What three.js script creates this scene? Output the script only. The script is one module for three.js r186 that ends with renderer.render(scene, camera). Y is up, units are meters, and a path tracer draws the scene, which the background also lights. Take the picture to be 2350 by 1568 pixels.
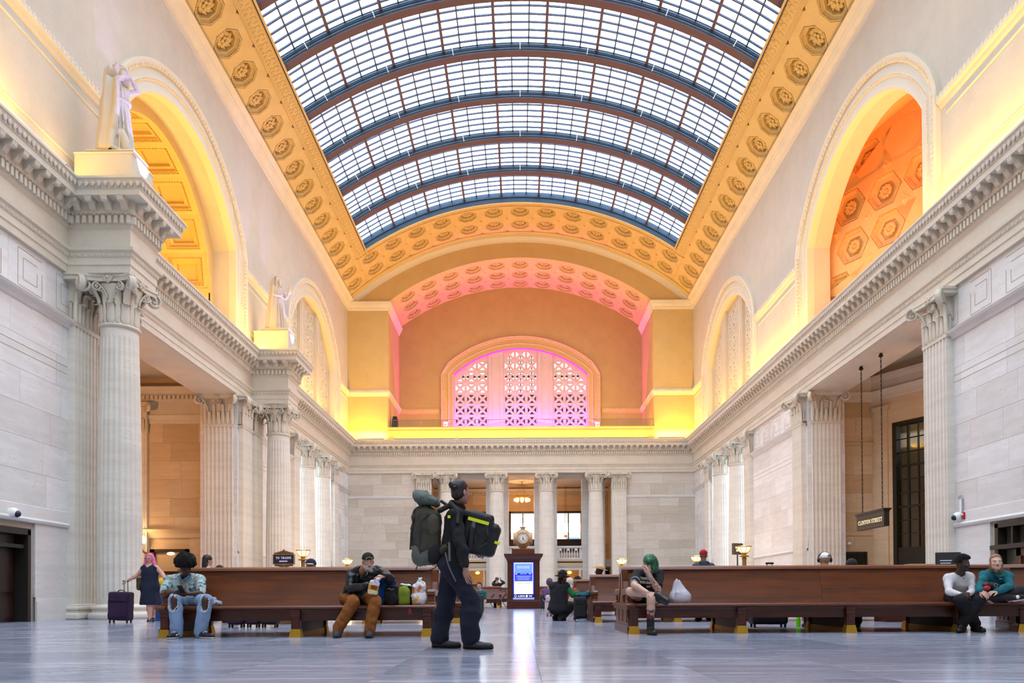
import * as THREE from 'three';
import { mergeGeometries, toCreasedNormals } from 'three/addons/utils/BufferGeometryUtils.js';
import { RoundedBoxGeometry } from 'three/addons/geometries/RoundedBoxGeometry.js';

// ---------------------------------------------------------------- camera, sky, lights, exposure
const W = 2350, H = 1568, FOC = 1720;
const scene = new THREE.Scene();
const camera = new THREE.PerspectiveCamera(2 * Math.atan(H / 2 / FOC) * 180 / Math.PI, W / H, 0.1, 400);
camera.position.set(-0.15, 0.6, 0);
camera.rotation.order = 'YXZ';
camera.rotation.set(0.0117, 0, -0.0053);
camera.setViewOffset(W, H, -18, -563, W, H);          // shift lens: verticals stay upright
camera.updateProjectionMatrix(); camera.updateMatrixWorld(true);
scene.background = new THREE.Color(4.3, 5.0, 5.9);  // bright overcast sky
const renderer = new THREE.WebGLRenderer({ antialias: true });
renderer.toneMapping = THREE.LinearToneMapping;
renderer.toneMappingExposure = 1.0;
renderer.shadowMap.enabled = true;

const AMBER = new THREE.Color(1.0, 0.53, 0.035), REDL = new THREE.Color(1.0, 0.12, 0.05), MAG = new THREE.Color(1.0, 0.05, 0.80), WARM = new THREE.Color(1.0, 0.62, 0.30);
const lampMesh = [];
// an uplight strip: glowing housing plus an area light of its size just before the glowing face
function uplight(parent, name, x, y, z, len, along, tilt, color, power, glow = 1) {
  const g = new THREE.Group(); g.name = name; g.position.set(x, y, z); parent.add(g);
  const l = new THREE.RectAreaLight(color, power, len, 0.1);
  const dir = new THREE.Vector3(along === 'z' ? Math.sin(tilt) : 0, Math.cos(tilt), along === 'x' ? Math.sin(tilt) : 0);
  l.name = 'uplight_source';
  const m = new THREE.Mesh(along === 'z' ? new THREE.BoxGeometry(0.12, 0.08, len) : new THREE.BoxGeometry(len, 0.08, 0.12), mat({ color: 0x8a8478, roughness: 0.6 })); m.name = 'housing';
  const e = new THREE.Mesh(along === 'z' ? new THREE.BoxGeometry(0.09, 0.02, len - 0.04) : new THREE.BoxGeometry(len - 0.04, 0.02, 0.09), mat({ color: 0xffffff, emissive: color, emissiveIntensity: glow })); e.name = 'glowing_lens'; e.position.y = 0.05;
  m.castShadow = e.castShadow = true; g.add(m, e);
  l.position.set(0, 0.07, 0).addScaledVector(dir, 0.01); g.add(l); g.updateMatrixWorld(true);
  l.up.set(along === 'z' ? 1 : 0, 0, along === 'z' ? 0 : 1);
  l.lookAt(l.getWorldPosition(V(0, 0, 0)).addScaledVector(dir, 5));
  return g;
}
function pointLamp(parent, x, y, z, color, power, dist = 0) {
  const l = new THREE.PointLight(color, power, dist, 2); l.position.set(x, y, z); l.castShadow = true; l.shadow.radius = 7; l.name = 'lamp_source'; parent.add(l); return l;
}

// ---------------------------------------------------------------- helpers
let seed = 12345;
const rnd = () => { seed = (seed + 0x6d2b79f5) | 0; let t = Math.imul(seed ^ (seed >>> 15), 1 | seed); t = (t + Math.imul(t ^ (t >>> 7), 61 | t)) ^ t; return ((t ^ (t >>> 14)) >>> 0) / 4294967296; };
const rr = (a, b) => a + (b - a) * rnd();
const V = (x, y, z) => new THREE.Vector3(x, y, z);
const lerp = (a, b, t) => a + (b - a) * t, clamp = (x, a = 0, b = 1) => Math.min(b, Math.max(a, x));
const ss = (a, b, x) => { const t = clamp((x - a) / (b - a)); return t * t * (3 - 2 * t); };
const names = {};
function num(n) { const k = names[n] ?? -1; names[n] = k + 1; return k < 0 ? n : n + '_' + String(k + 1).padStart(3, '0'); }
function ray(px, py) { return V(2 * px / W - 1, 1 - 2 * py / H, 0.5).unproject(camera).sub(camera.position); }
function at(px, py, d) { const r = ray(px, py); return r.multiplyScalar((-d - camera.position.z) / r.z).add(camera.position); }
function atX(px, py, X) { const r = ray(px, py); return r.multiplyScalar((X - camera.position.x) / r.x).add(camera.position); }
function onFloor(px, py, y = 0) { const r = ray(px, py); return r.multiplyScalar((y - camera.position.y) / r.y).add(camera.position); }
const matCache = new Map();
function mat(p) { return p.transmission || p.clearcoat || p.sheen ? new THREE.MeshPhysicalMaterial(p) : new THREE.MeshStandardMaterial(p); }
function mesh(name, geo, m, parent) {
  if (Array.isArray(geo)) geo = merge(geo);
  const o = new THREE.Mesh(geo, m); o.castShadow = o.receiveShadow = true;
  o.name = parent && parent !== scene ? name : num(name); (parent || scene).add(o); return o;
}
function thing(name, label, category, pos = [0, 0, 0], ry = 0, group) {
  const g = new THREE.Group(); g.name = num(name); g.position.set(...pos); g.rotation.y = ry; scene.add(g);
  g.userData = { label, category }; if (group) g.userData.group = group; return g;
}
function struct(name, pos = [0, 0, 0], label) { const g = new THREE.Group(); g.name = name; g.position.set(...pos); g.userData = { kind: 'structure' }; if (label) g.userData.label = label; scene.add(g); return g; }
function clean(g) { if (g.index) g = g.toNonIndexed(); for (const k of Object.keys(g.attributes)) if (!['position', 'normal', 'uv', 'color'].includes(k)) g.deleteAttribute(k); if (!g.attributes.normal) g.computeVertexNormals(); if (!g.attributes.uv) g.setAttribute('uv', new THREE.BufferAttribute(new Float32Array(g.attributes.position.count * 2), 2)); return g; }
function merge(list) {
  list = list.map(clean); const col = list.some((g) => g.attributes.color);
  for (const g of list) if (col && !g.attributes.color) { const a = new Float32Array(g.attributes.position.count * 3).fill(1); g.setAttribute('color', new THREE.BufferAttribute(a, 3)); }
  return list.length === 1 ? list[0] : mergeGeometries(list);
}
// uv in metres / s by the face's main direction
function planar(g, s = 2, ox = 0, oy = 0) {
  g = clean(g); const p = g.attributes.position, n = g.attributes.normal, uv = g.attributes.uv;
  for (let i = 0; i < p.count; i++) {
    const ax = Math.abs(n.getX(i)), ay = Math.abs(n.getY(i)), az = Math.abs(n.getZ(i));
    let u, v; if (ay > ax && ay > az) { u = p.getX(i); v = p.getZ(i); } else if (ax > az) { u = p.getZ(i); v = p.getY(i); } else { u = p.getX(i); v = p.getY(i); }
    uv.setXY(i, u / s + ox, v / s + oy);
  }
  return g;
}
const box = (w, h, d, x = 0, y = 0, z = 0) => new THREE.BoxGeometry(w, h, d).translate(x, y, z);
const span = (x0, x1, y0, y1, z0, z1) => box(x1 - x0, y1 - y0, z1 - z0, (x0 + x1) / 2, (y0 + y1) / 2, (z0 + z1) / 2);
const rbox = (w, h, d, r, x = 0, y = 0, z = 0, s = 2) => new RoundedBoxGeometry(w, h, d, s, r).translate(x, y, z);
const cyl = (r0, r1, h, n = 16, x = 0, y = 0, z = 0) => new THREE.CylinderGeometry(r0, r1, h, n).translate(x, y, z);
const ball = (r, x = 0, y = 0, z = 0, n = 12, sx = 1, sy = 1, sz = 1) => new THREE.SphereGeometry(r, n, Math.max(6, n * 0.7 | 0)).scale(sx, sy, sz).translate(x, y, z);
const lathe = (pts, n = 24) => new THREE.LatheGeometry(pts.map(([r, y]) => new THREE.Vector2(r, y)), n);
const tube = (pts, r, n = 24, m = 6, closed = false) => new THREE.TubeGeometry(new THREE.CatmullRomCurve3(pts.map((p) => p.isVector3 ? p : V(...p)), closed), n, r, m, closed);
const rod = (a, b, r, n = 8) => { const v = V().subVectors(b, a), g = new THREE.CylinderGeometry(r, r, v.length(), n); g.applyQuaternion(new THREE.Quaternion().setFromUnitVectors(V(0, 1, 0), v.clone().normalize())); return g.translate((a.x + b.x) / 2, (a.y + b.y) / 2, (a.z + b.z) / 2); };
function extrude(shape, depth, bevel = 0, seg = 6) { return new THREE.ExtrudeGeometry(shape, { depth, bevelEnabled: bevel > 0, bevelSize: bevel, bevelThickness: bevel, bevelSegments: 2, curveSegments: seg }); }
function poly(pts) { const s = new THREE.Shape(); pts.forEach(([x, y], i) => i ? s.lineTo(x, y) : s.moveTo(x, y)); s.closePath(); return s; }
// closed skin through rings of equal length
function rings(rs, caps = true, closedLoop = true) {
  const n = rs[0].length, pos = [], idx = [];
  rs.forEach((r) => r.forEach((p) => pos.push(p.x, p.y, p.z)));
  for (let i = 0; i < rs.length - 1; i++) for (let j = 0; j < (closedLoop ? n : n - 1); j++) { const a = i * n + j, b = i * n + (j + 1) % n; idx.push(a, b, a + n, b, b + n, a + n); }
  if (caps) for (const [k, f] of [[0, 1], [rs.length - 1, 0]]) { const c = V(); rs[k].forEach((p) => c.addScaledVector(p, 1 / n)); const q = pos.length / 3; pos.push(c.x, c.y, c.z); for (let j = 0; j < n; j++) { const a = k * n + j, b = k * n + (j + 1) % n; f ? idx.push(b, a, q) : idx.push(a, b, q); } }
  const g = new THREE.BufferGeometry(); g.setAttribute('position', new THREE.Float32BufferAttribute(pos, 3)); g.setIndex(idx); g.computeVertexNormals(); return g;
}
// moulding: profile [[out, h]...] carried along a plan path [[x, d]...] with mitres; the room lies on the right of the path
function moulding(profile, path, i0 = 0, i1 = path.length - 1) {
  const off = path.map((p, i) => {
    const d = (a, b) => { const x = b[0] - a[0], y = b[1] - a[1], l = Math.hypot(x, y) || 1; return [x / l, y / l]; };
    const a = i > 0 ? d(path[i - 1], p) : d(p, path[i + 1]), b = i < path.length - 1 ? d(p, path[i + 1]) : a;
    const n1 = [a[1], -a[0]], n2 = [b[1], -b[0]], k = 1 + n1[0] * n2[0] + n1[1] * n2[1]; return [(n1[0] + n2[0]) / k, (n1[1] + n2[1]) / k];
  });
  const pos = [], uv = [];
  for (let i = i0; i < i1; i++) {
    let len = 0;
    for (let k = 0; k < profile.length - 1; k++) {
      const P = (q, pr) => [path[q][0] + off[q][0] * pr[0], pr[1], -(path[q][1] + off[q][1] * pr[0])];
      const a = P(i, profile[k]), b = P(i + 1, profile[k]), c = P(i + 1, profile[k + 1]), e = P(i, profile[k + 1]);
      const L = Math.hypot(path[i + 1][0] - path[i][0], path[i + 1][1] - path[i][1]), s = Math.hypot(profile[k + 1][0] - profile[k][0], profile[k + 1][1] - profile[k][1]);
      const t = [0, len / 2, L / 2, len / 2, L / 2, (len + s) / 2, 0, (len + s) / 2]; len += s;
      for (const [v, j] of [[a, 0], [b, 1], [c, 2], [a, 0], [c, 2], [e, 3]]) { pos.push(...v); uv.push(t[j * 2], t[j * 2 + 1]); }
    }
  }
  const g = new THREE.BufferGeometry(); g.setAttribute('position', new THREE.Float32BufferAttribute(pos, 3)); g.setAttribute('uv', new THREE.Float32BufferAttribute(uv, 2)); g.computeVertexNormals(); return g;
}
// places along that path, offset `out` to the room: calls f(x, z, angle) with +z of the piece turned to the room
function along(path, i0, i1, out, step, f, dMin = -1e9) {
  for (let i = i0; i < i1; i++) {
    const a = path[i], b = path[i + 1], L = Math.hypot(b[0] - a[0], b[1] - a[1]), t = [(b[0] - a[0]) / L, (b[1] - a[1]) / L], n = [t[1], -t[0]];
    const turn = (p, q, r) => p && r ? Math.sign((q[0] - p[0]) * (r[1] - q[1]) - (q[1] - p[1]) * (r[0] - q[0])) : 0;
    const s0 = turn(path[i - 1], a, b), s1 = turn(a, b, path[i + 2]);   // +1 turns away from the room side (outer corner), -1 inner corner
    const from = -s0 * out, to = L + s1 * out, k = Math.max(1, Math.round((to - from) / step));
    for (let j = 0; j < k; j++) { const u = from + (j + 0.5) * (to - from) / k, x = a[0] + t[0] * u + n[0] * out, d = a[1] + t[1] * u + n[1] * out; if (d > dMin) f(x, -d, Math.atan2(n[0], -n[1])); }
  }
}
// ---------------------------------------------------------------- procedural textures and materials
function hash(x, y, s = 0) { let h = Math.imul(x | 0, 374761393) ^ Math.imul(y | 0, 668265263) ^ Math.imul(s | 0, 1274126177); h = Math.imul(h ^ (h >>> 13), 1274126177); return ((h ^ (h >>> 16)) >>> 0) / 4294967296; }
function vnoise(x, y, px, py, s) { const xi = Math.floor(x), yi = Math.floor(y), fx = x - xi, fy = y - yi, u = fx * fx * (3 - 2 * fx), v = fy * fy * (3 - 2 * fy), m = (a, b) => ((a % b) + b) % b; const g = (a, b) => hash(m(a, px), m(b, py), s); return lerp(lerp(g(xi, yi), g(xi + 1, yi), u), lerp(g(xi, yi + 1), g(xi + 1, yi + 1), u), v); }
function fbm(u, v, fx, fy, oct, s) { let a = 0.5, t = 0, n = 0; for (let i = 0; i < oct; i++) { t += a * vnoise(u * fx, v * fy, fx, fy, s + i); n += a; a *= 0.5; fx *= 2; fy *= 2; } return t / n; }
function tex(w, h, f, srgb = true) {
  const data = new Uint8Array(w * h * 4);
  for (let y = 0; y < h; y++) for (let x = 0; x < w; x++) { const c = f(x / w, y / h), o = (y * w + x) * 4; data[o] = clamp(c[0]) * 255; data[o + 1] = clamp(c[1]) * 255; data[o + 2] = clamp(c[2]) * 255; data[o + 3] = 255; }
  const t = new THREE.DataTexture(data, w, h); t.wrapS = t.wrapT = THREE.RepeatWrapping; t.magFilter = THREE.LinearFilter; t.minFilter = THREE.LinearMipmapLinearFilter; t.generateMipmaps = true; if (srgb) t.colorSpace = THREE.SRGBColorSpace; t.needsUpdate = true; return t;
}
function canvas(w, h, draw, srgb = true) { const c = document.createElement('canvas'); c.width = w; c.height = h; const x = c.getContext('2d'); draw(x, w, h); const t = new THREE.CanvasTexture(c); if (srgb) t.colorSpace = THREE.SRGBColorSpace; t.magFilter = THREE.LinearFilter; t.anisotropy = 8; return t; }
const travT = tex(512, 512, (u, v) => {
  const band = fbm(u, v, 2, 18, 4, 3), fine = fbm(u, v, 12, 90, 3, 9), cloud = fbm(u, v, 3, 3, 3, 21), pit = ss(0.76, 0.84, fbm(u, v, 24, 60, 2, 40)) * ss(0.5, 0.68, cloud);
  const k = 0.925 + 0.06 * (band - 0.5) + 0.04 * (fine - 0.5) + 0.06 * (cloud - 0.5) - 0.16 * pit, w = 0.04 * (band - 0.5);
  return [k + 0.004, k - 0.006 + w * 0.3, k - 0.026 + w];
});
const plasterT = tex(256, 256, (u, v) => { const k = 0.93 + 0.07 * (fbm(u, v, 4, 4, 4, 5) - 0.5) + 0.03 * (fbm(u, v, 50, 50, 2, 8) - 0.5); return [k, k, k]; });
const plasterB = tex(256, 256, (u, v) => { const k = fbm(u, v, 20, 20, 4, 55); return [k, k, k]; }, false);
const floorT = tex(1024, 1024, (u, v) => {
  const warp = 0.05 * (fbm(u, v, 3, 4, 3, 61) - 0.5), y = v + warp;
  const a = fbm(u, y, 2, 22, 4, 71), b = fbm(u, y, 4, 60, 3, 77), c = fbm(u, v, 5, 5, 3, 80);
  const vein = 1 - Math.abs(2 * a - 1), k = 0.78 + 0.26 * (a - 0.5) + 0.16 * (b - 0.5) + 0.08 * (c - 0.5) - 0.12 * ss(0.90, 0.99, vein);
  return [k * 0.95, k * 0.975, k * 1.06];
});
const woodT = tex(512, 512, (u, v) => {
  const g = fbm(u, v, 2, 30, 4, 101), f = fbm(u, v, 6, 160, 3, 107), c = fbm(u, v, 3, 4, 3, 111);
  const k = 0.31 + 0.16 * (g - 0.5) + 0.10 * (f - 0.5) + 0.10 * (c - 0.5); return [k * 1.26 + 0.01, k * 0.60, k * 0.14];
});
const cloudT = tex(256, 256, (u, v) => { const k = 0.90 + 0.2 * (fbm(u, v, 6, 6, 4, 131) - 0.5); return [k, k, k]; });
const clothB = tex(256, 256, (u, v) => { const k = fbm(u, v, 5, 7, 4, 151); return [k, k, k]; }, false);
const repeat = (t, x, y = x) => { const c = t.clone(); c.repeat.set(x, y); c.needsUpdate = true; return c; };
const M = {
  stone: [0xf2f4f8, 0xebedf0, 0xf6f8fd, 0xe8e8ea].map((c) => mat({ color: c, map: travT, roughness: 0.62 })),
  stoneFarDimmed: [0xdcd6cc, 0xd2cbbf, 0xe0dbd2].map((c) => mat({ color: c, map: travT, roughness: 0.62 })),  // same travertine, with the far end's dimmer, warmer light mixed into its colours
  plasterAmberLit: mat({ color: 0xddbf82, map: plasterT, roughness: 0.85, bumpMap: plasterB, bumpScale: 0.006 }),  // upper-wall plaster with the gold of the amber uplights put into its colour
  stoneLampTint: [0xdcc6a6, 0xd2ba98, 0xe2ceb0].map((c) => mat({ color: c, map: travT, roughness: 0.65 })),  // same travertine, tinted brown for the tungsten light of the side rooms
  column: mat({ color: 0xf1ece3, map: travT, roughness: 0.6 }),
  joint: mat({ color: 0xb5ab9c, roughness: 0.9 }),
  plaster: mat({ color: 0xd6cdbd, map: plasterT, roughness: 0.85, bumpMap: plasterB, bumpScale: 0.006 }),
  trim: mat({ color: 0xe6ddcb, map: plasterT, roughness: 0.7 }),
  niche: mat({ color: 0xcfae80, map: plasterT, roughness: 0.85, bumpMap: plasterB, bumpScale: 0.006 }),
  vault: mat({ color: 0xdcc083, map: plasterT, roughness: 0.75 }),
  floor: [0xdedfe4, 0xcfd1d8, 0xe8e8ec, 0xc6c9d2].map((c) => mat({ color: c, map: floorT, roughness: 0.16 })),
  grout: mat({ color: 0x9c9da6, roughness: 0.6 }),
  steel: mat({ color: 0x33495f, roughness: 0.45, metalness: 0.3 }),
  steelPipe: mat({ color: 0x6d8ba3, roughness: 0.35, metalness: 0.4 }),
  oxide: mat({ color: 0x574a55, roughness: 0.6 }),
  bar: mat({ color: 0x35486a, roughness: 0.5 }),
  glass: mat({ color: 0xffffff, roughness: 0.02, transmission: 1, thickness: 0, ior: 1.45 }),
  paneDark: mat({ color: 0xb9b3a4, roughness: 0.05, transmission: 1, thickness: 0, ior: 1.5 }),
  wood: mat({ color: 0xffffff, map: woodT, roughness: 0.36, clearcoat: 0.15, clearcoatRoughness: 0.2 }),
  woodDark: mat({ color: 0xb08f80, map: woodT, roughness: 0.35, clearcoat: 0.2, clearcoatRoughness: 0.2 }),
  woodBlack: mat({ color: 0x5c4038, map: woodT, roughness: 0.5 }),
  brass: mat({ color: 0xc79a35, roughness: 0.38, metalness: 0.75 }),
  brassDull: mat({ color: 0xa88545, roughness: 0.5, metalness: 0.6 }),
  black: mat({ color: 0x17181a, roughness: 0.55 }),
  blackMetal: mat({ color: 0x23231f, roughness: 0.5, metalness: 0.4 }),
  white: mat({ color: 0xf2f2f0, roughness: 0.45 }),
  statue: mat({ color: 0xcdc3b4, roughness: 0.42, map: plasterT }),
};
// ---------------------------------------------------------------- the hall's measures (metres; x across, y up, d = distance = -z)
const HW = 12.65, DE = 54.6, DB = -14, DN = 60, YC = 11.95, YS = 22.1, R = 18.6, YR = 8.3, ARCH = 9.55;
const arcY = (x) => YR + Math.sqrt(R * R - x * x);

// ashlar: every stone block a mesh of its own, joints recessed. axis 'x': a wall at x = at seen from the room, running along d; axis 'z': a wall at d = at
function ashlar(parent, axis, at, face, u0, u1, h0, h1, rowH, len, holes = [], mats = M.stone, gap = 0.007, dMin = -99) {
  const rows = Math.max(1, Math.round((h1 - h0) / rowH)), rh = (h1 - h0) / rows;
  for (let r = 0; r < rows; r++) {
    const y0 = h0 + r * rh, y1 = y0 + rh;
    let free = [[u0, u1]];
    for (const [a, b, c, e] of holes) if (c < y1 - 0.05 && e > y0 + 0.05) free = free.flatMap(([p, q]) => [[p, Math.min(q, a)], [Math.max(p, b), q]].filter(([m, n]) => n - m > 0.05));
    for (const [p, q] of free) {
      let u = p, first = true;
      while (u < q - 0.02) {
        let l = rr(len * 0.75, len * 1.25); if (first && r % 2) l *= 0.55; first = false; if (q - u - l < len * 0.4) l = q - u;
        const a = u + gap / 2, b = u + l - gap / 2, t = 0.06;
        const gg = axis === 'x' ? span(Math.min(at, at - t * face), Math.max(at, at - t * face), y0 + gap / 2, y1 - gap / 2, -b, -a) : span(a, b, y0 + gap / 2, y1 - gap / 2, Math.min(-at, -at - t * face), Math.max(-at, -at - t * face));
        mesh('stone_block', planar(gg, 2, rnd(), rnd()), mats[Math.floor(rnd() * mats.length)], parent);
        u += l;
      }
    }
  }
}

// ---------------------------------------------------------------- floor: slabs near the camera singly, the rest as one polished field
{
  const f = struct('floor');
  mesh('bed', planar(span(-40, 40, -0.3, -0.012, -70, 16), 4), M.grout, f);
  const tw = 1.22, td = 0.92; let zEnd = 0, first = 3.6;
  for (let r = 0; r < 17; r++) {
    const d0 = first + r * td, half = Math.min(14, 1.0 + (d0 + td) * 0.72); zEnd = d0 + td;
    const n = Math.ceil(2 * half / tw), s = (r % 2) * tw / 2;
    for (let i = 0; i < n; i++) { const x = -n * tw / 2 + i * tw + s; mesh('slab', planar(span(x + 0.0015, x + tw - 0.0015, -0.012, 0, -(d0 + td) + 0.0015, -d0 - 0.0015), 2.4, rnd(), rnd()), M.floor[Math.floor(rnd() * 4)], f); }
    const e = n * tw / 2; mesh('slab', merge([planar(span(-40, -e + s - 0.004, -0.012, 0, -(d0 + td), -d0), 2.4), planar(span(e + s + 0.004, 40, -0.012, 0, -(d0 + td), -d0), 2.4)]), M.floor[0], f);
  }
  mesh('slab', planar(span(-40, 40, -0.012, 0, -70, -zEnd - 0.003), 2.4), M.floor[0], f);
  mesh('slab', planar(span(-40, 40, -0.012, 0, -first + 0.003, 16), 2.4), M.floor[1], f);
}

// ---------------------------------------------------------------- columns and pilasters of the Corinthian order
function leafGeo(h, w, curl) {     // an acanthus leaf, foot at the origin, growing up and curling out to +z
  const rs = [], N = 9;
  for (let i = 0; i <= N; i++) {
    const t = i / N, a = t < 0.72 ? 0 : (t - 0.72) / 0.28, y = t < 0.72 ? h * t / 0.72 * 0.86 : h * (0.86 + 0.14 * Math.sin(a * Math.PI * 0.62)), z = 0.02 + 0.05 * h * t + curl * (1 - Math.cos(a * 1.9)) * 0.75;
    const yy = y - (a > 0.6 ? curl * (a - 0.6) * 0.9 : 0), ww = w * (0.34 + 0.16 * Math.sin(t * 9.5) * 0.5 + 0.22 * Math.sin(Math.PI * Math.min(1, t * 1.2))) * (t > 0.86 ? 1 - (t - 0.86) * 3 : 1), th = 0.035 * (1 - 0.5 * t) + 0.012;
    rs.push([V(-ww, yy, z - th), V(-ww * 0.5, yy, z + th * 0.2), V(0, yy, z + th), V(ww * 0.5, yy, z + th * 0.2), V(ww, yy, z - th), V(0, yy, z - th * 1.4)]);
  }
  return rings(rs);
}
function voluteGeo(s) {            // a scroll in the plane x = 0, rising from the origin out to +z and rolling up
  const pts = []; for (let i = 0; i <= 8; i++) { const t = i / 8; pts.push(V(0, s * 1.5 * t, s * 0.1 + s * 0.85 * t * t)); }
  const c = V(0, s * 1.16, s * 1.0); for (let i = 1; i <= 26; i++) { const a = Math.PI * 0.62 - i * 0.42, r = s * 0.5 * (1 - i / 29); pts.push(V(0, c.y + r * Math.sin(a), c.z + r * Math.cos(a))); }
  const g = tube(pts, s * 0.1, 64, 5); g.scale(2.4, 1, 1); return merge([g, ball(s * 0.12, 0, c.y, c.z, 8)]);
}
function capitalPieces(r, h, square, w, flatSides) {   // pieces at y 0..h; square: half width w of a pilaster front instead of radius r
  const core = [], leaves = [], vols = [], rt = r * 0.98;
  if (!square) {
    core.push(lathe([[r * 1.0, -0.1], [r * 1.12, -0.085], [r * 1.15, -0.05], [r * 1.12, -0.015], [r * 0.98, 0], [r * 0.95, h * 0.3], [r * 0.98, h * 0.6], [r * 1.16, h * 0.8], [r * 1.22, h * 0.86], [0.01, h * 0.86]], 28));
    for (let k = 0; k < 8; k++) { const a = k * Math.PI / 4; leaves.push(leafGeo(h * 0.44, r * 0.62, 0.13).translate(0, 0, r * 0.95).rotateY(a)); leaves.push(leafGeo(h * 0.70, r * 0.55, 0.16).translate(0, 0, r * 0.90).rotateY(a + Math.PI / 8)); }
    for (let k = 0; k < 4; k++) { const a = Math.PI / 4 + k * Math.PI / 2; vols.push(voluteGeo(h * 0.33).translate(0, h * 0.40, r * 0.98).rotateY(a)); for (const s of [-1, 1]) vols.push(voluteGeo(h * 0.2).translate(0, h * 0.52, r * 0.25).rotateY(s * 1.2).translate(s * -0.04, 0, r * 0.9).rotateY(k * Math.PI / 2)); }
  } else {
    core.push(span(-w * 1.06, w * 1.06, -0.1, 0, -0.3, r * 1.06), span(-w * 0.94, w * 0.94, 0, h * 0.86, -0.3, r * 0.94));
    for (let k = -1; k <= 1; k++) leaves.push(leafGeo(h * 0.44, w * 0.36, 0.13).translate(k * w * 0.66, 0, r * 0.95));
    for (let k = 0; k < 4; k++) leaves.push(leafGeo(h * 0.70, w * 0.32, 0.16).translate((k - 1.5) * w * 0.64, 0, r * 0.9));
    for (const s of [-1, 1]) { leaves.push(leafGeo(h * 0.44, Math.min(w, r) * 0.4, 0.13).rotateY(s * Math.PI / 2).translate(s * w * 0.95, 0, r * 0.45)); vols.push(voluteGeo(h * 0.33).rotateY(s * 0.8).translate(s * w * 0.72, h * 0.40, r * 0.72)); vols.push(voluteGeo(h * 0.2).rotateY(-s * 1.35).translate(s * w * 0.36, h * 0.52, r * 0.95)); }
  }
  // abacus: four hollow sides, cut corners
  const A = square ? w * 1.38 : r * 1.52, B = square ? r + w * 0.42 : A, pts = [];
  if (!square) for (let k = 0; k < 4; k++) { const a = k * Math.PI / 2, q = (x, y) => pts.push([x * Math.cos(a) - y * Math.sin(a), x * Math.sin(a) + y * Math.cos(a)]); q(A, -A + 0.1); for (let i = 1; i < 6; i++) { const t = i / 6 * 2 - 1; q(A * (0.80 + 0.2 * t * t), A * t * 0.92); } q(A, A - 0.1); }
  else { pts.push([-A, 0.3], [-A, -B + 0.06], [-A + 0.06, -B]); for (let i = 1; i < 6; i++) { const t = i / 6 * 2 - 1; pts.push([A * t * 0.92, -(B * (0.82 + 0.18 * t * t))]); } pts.push([A - 0.06, -B], [A, -B + 0.06], [A, 0.3]); }
  core.push(extrude(poly(pts), h * 0.085).rotateX(-Math.PI / 2).translate(0, h * 0.86, 0), extrude(poly(pts.map(([x, y]) => [x * 1.05, y * (y < 0 ? 1.05 : 1)])), h * 0.055).rotateX(-Math.PI / 2).translate(0, h * 0.945, 0));
  const fl = [0, 1, 2, 3].slice(0, square ? 1 : 4);
  for (const k of fl) { const f = []; for (let i = 0; i < 8; i++) f.push(ball(0.055, 0.09 * Math.cos(i * Math.PI / 4), 0.09 * Math.sin(i * Math.PI / 4), 0, 6)); f.push(ball(0.06, 0, 0, 0.03, 6)); vols.push(merge(f).translate(0, h * 0.93, (square ? B * 0.84 : A * 0.84)).rotateY(k * Math.PI / 2)); }
  return { core: merge(core), leaves, vols };
}
function shaftGeo(r0, r1, h, nf = 24) {
  const rs = [], ys = [0, 0.02, 0.03, 0.33, 0.6, 0.8, 0.96, 0.975, 1];
  for (const t of ys) {
    const rad = t < 0.33 ? r0 : lerp(r0, r1, ((t - 0.33) / 0.67) ** 1.4), ring = [], deep = t < 0.025 || t > 0.97 ? 0 : 0.32;
    for (let k = 0; k < nf; k++) for (const [u, dp] of [[0, 0], [0.2, 0], [0.32, 0.6], [0.6, 1], [0.88, 0.6]]) { const a = (k + u) / nf * 2 * Math.PI, q = rad * (1 - deep * dp * Math.PI / nf); ring.push(V(q * Math.sin(a), t * h, q * Math.cos(a))); }
    rs.push(ring);
  }
  const g = toCreasedNormals(rings(rs), 0.6), p = g.attributes.position, uv = new Float32Array(p.count * 2);
  for (let i = 0; i < p.count; i++) { uv[i * 2] = Math.atan2(p.getX(i), p.getZ(i)) * 0.29; uv[i * 2 + 1] = p.getY(i) / 2; }
  g.setAttribute('uv', new THREE.BufferAttribute(uv, 2)); return g;
}
function fluted(w, t, h, nf) {      // pilaster shaft: back at z = 0, front at z = t
  const s = new THREE.Shape(), f = 2 * w / nf; s.moveTo(-w, 0); s.lineTo(-w, -t);
  for (let k = 0; k < nf; k++) { const c = -w + (k + 0.5) * f; for (const b of [0, 0.25, 0.5, 0.75, 1]) s.lineTo(c - f * 0.34 * Math.cos(Math.PI * b), -t + f * 0.36 * Math.sin(Math.PI * b)); }
  s.lineTo(w, -t); s.lineTo(w, 0); s.closePath();
  return planar(extrude(s, h).rotateX(-Math.PI / 2), 2);
}
const flip = (g) => { g = clean(g); const p = g.attributes.position.array, n = g.attributes.normal.array, u = g.attributes.uv.array; for (let i = 0; i < p.length; i += 9) for (let k = 0; k < 3; k++) { [p[i + 3 + k], p[i + 6 + k]] = [p[i + 6 + k], p[i + 3 + k]]; } g.computeVertexNormals(); return g; };
const CB = 8.25, CH = ARCH - CB, CR0 = 0.58, CR1 = 0.49;

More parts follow.
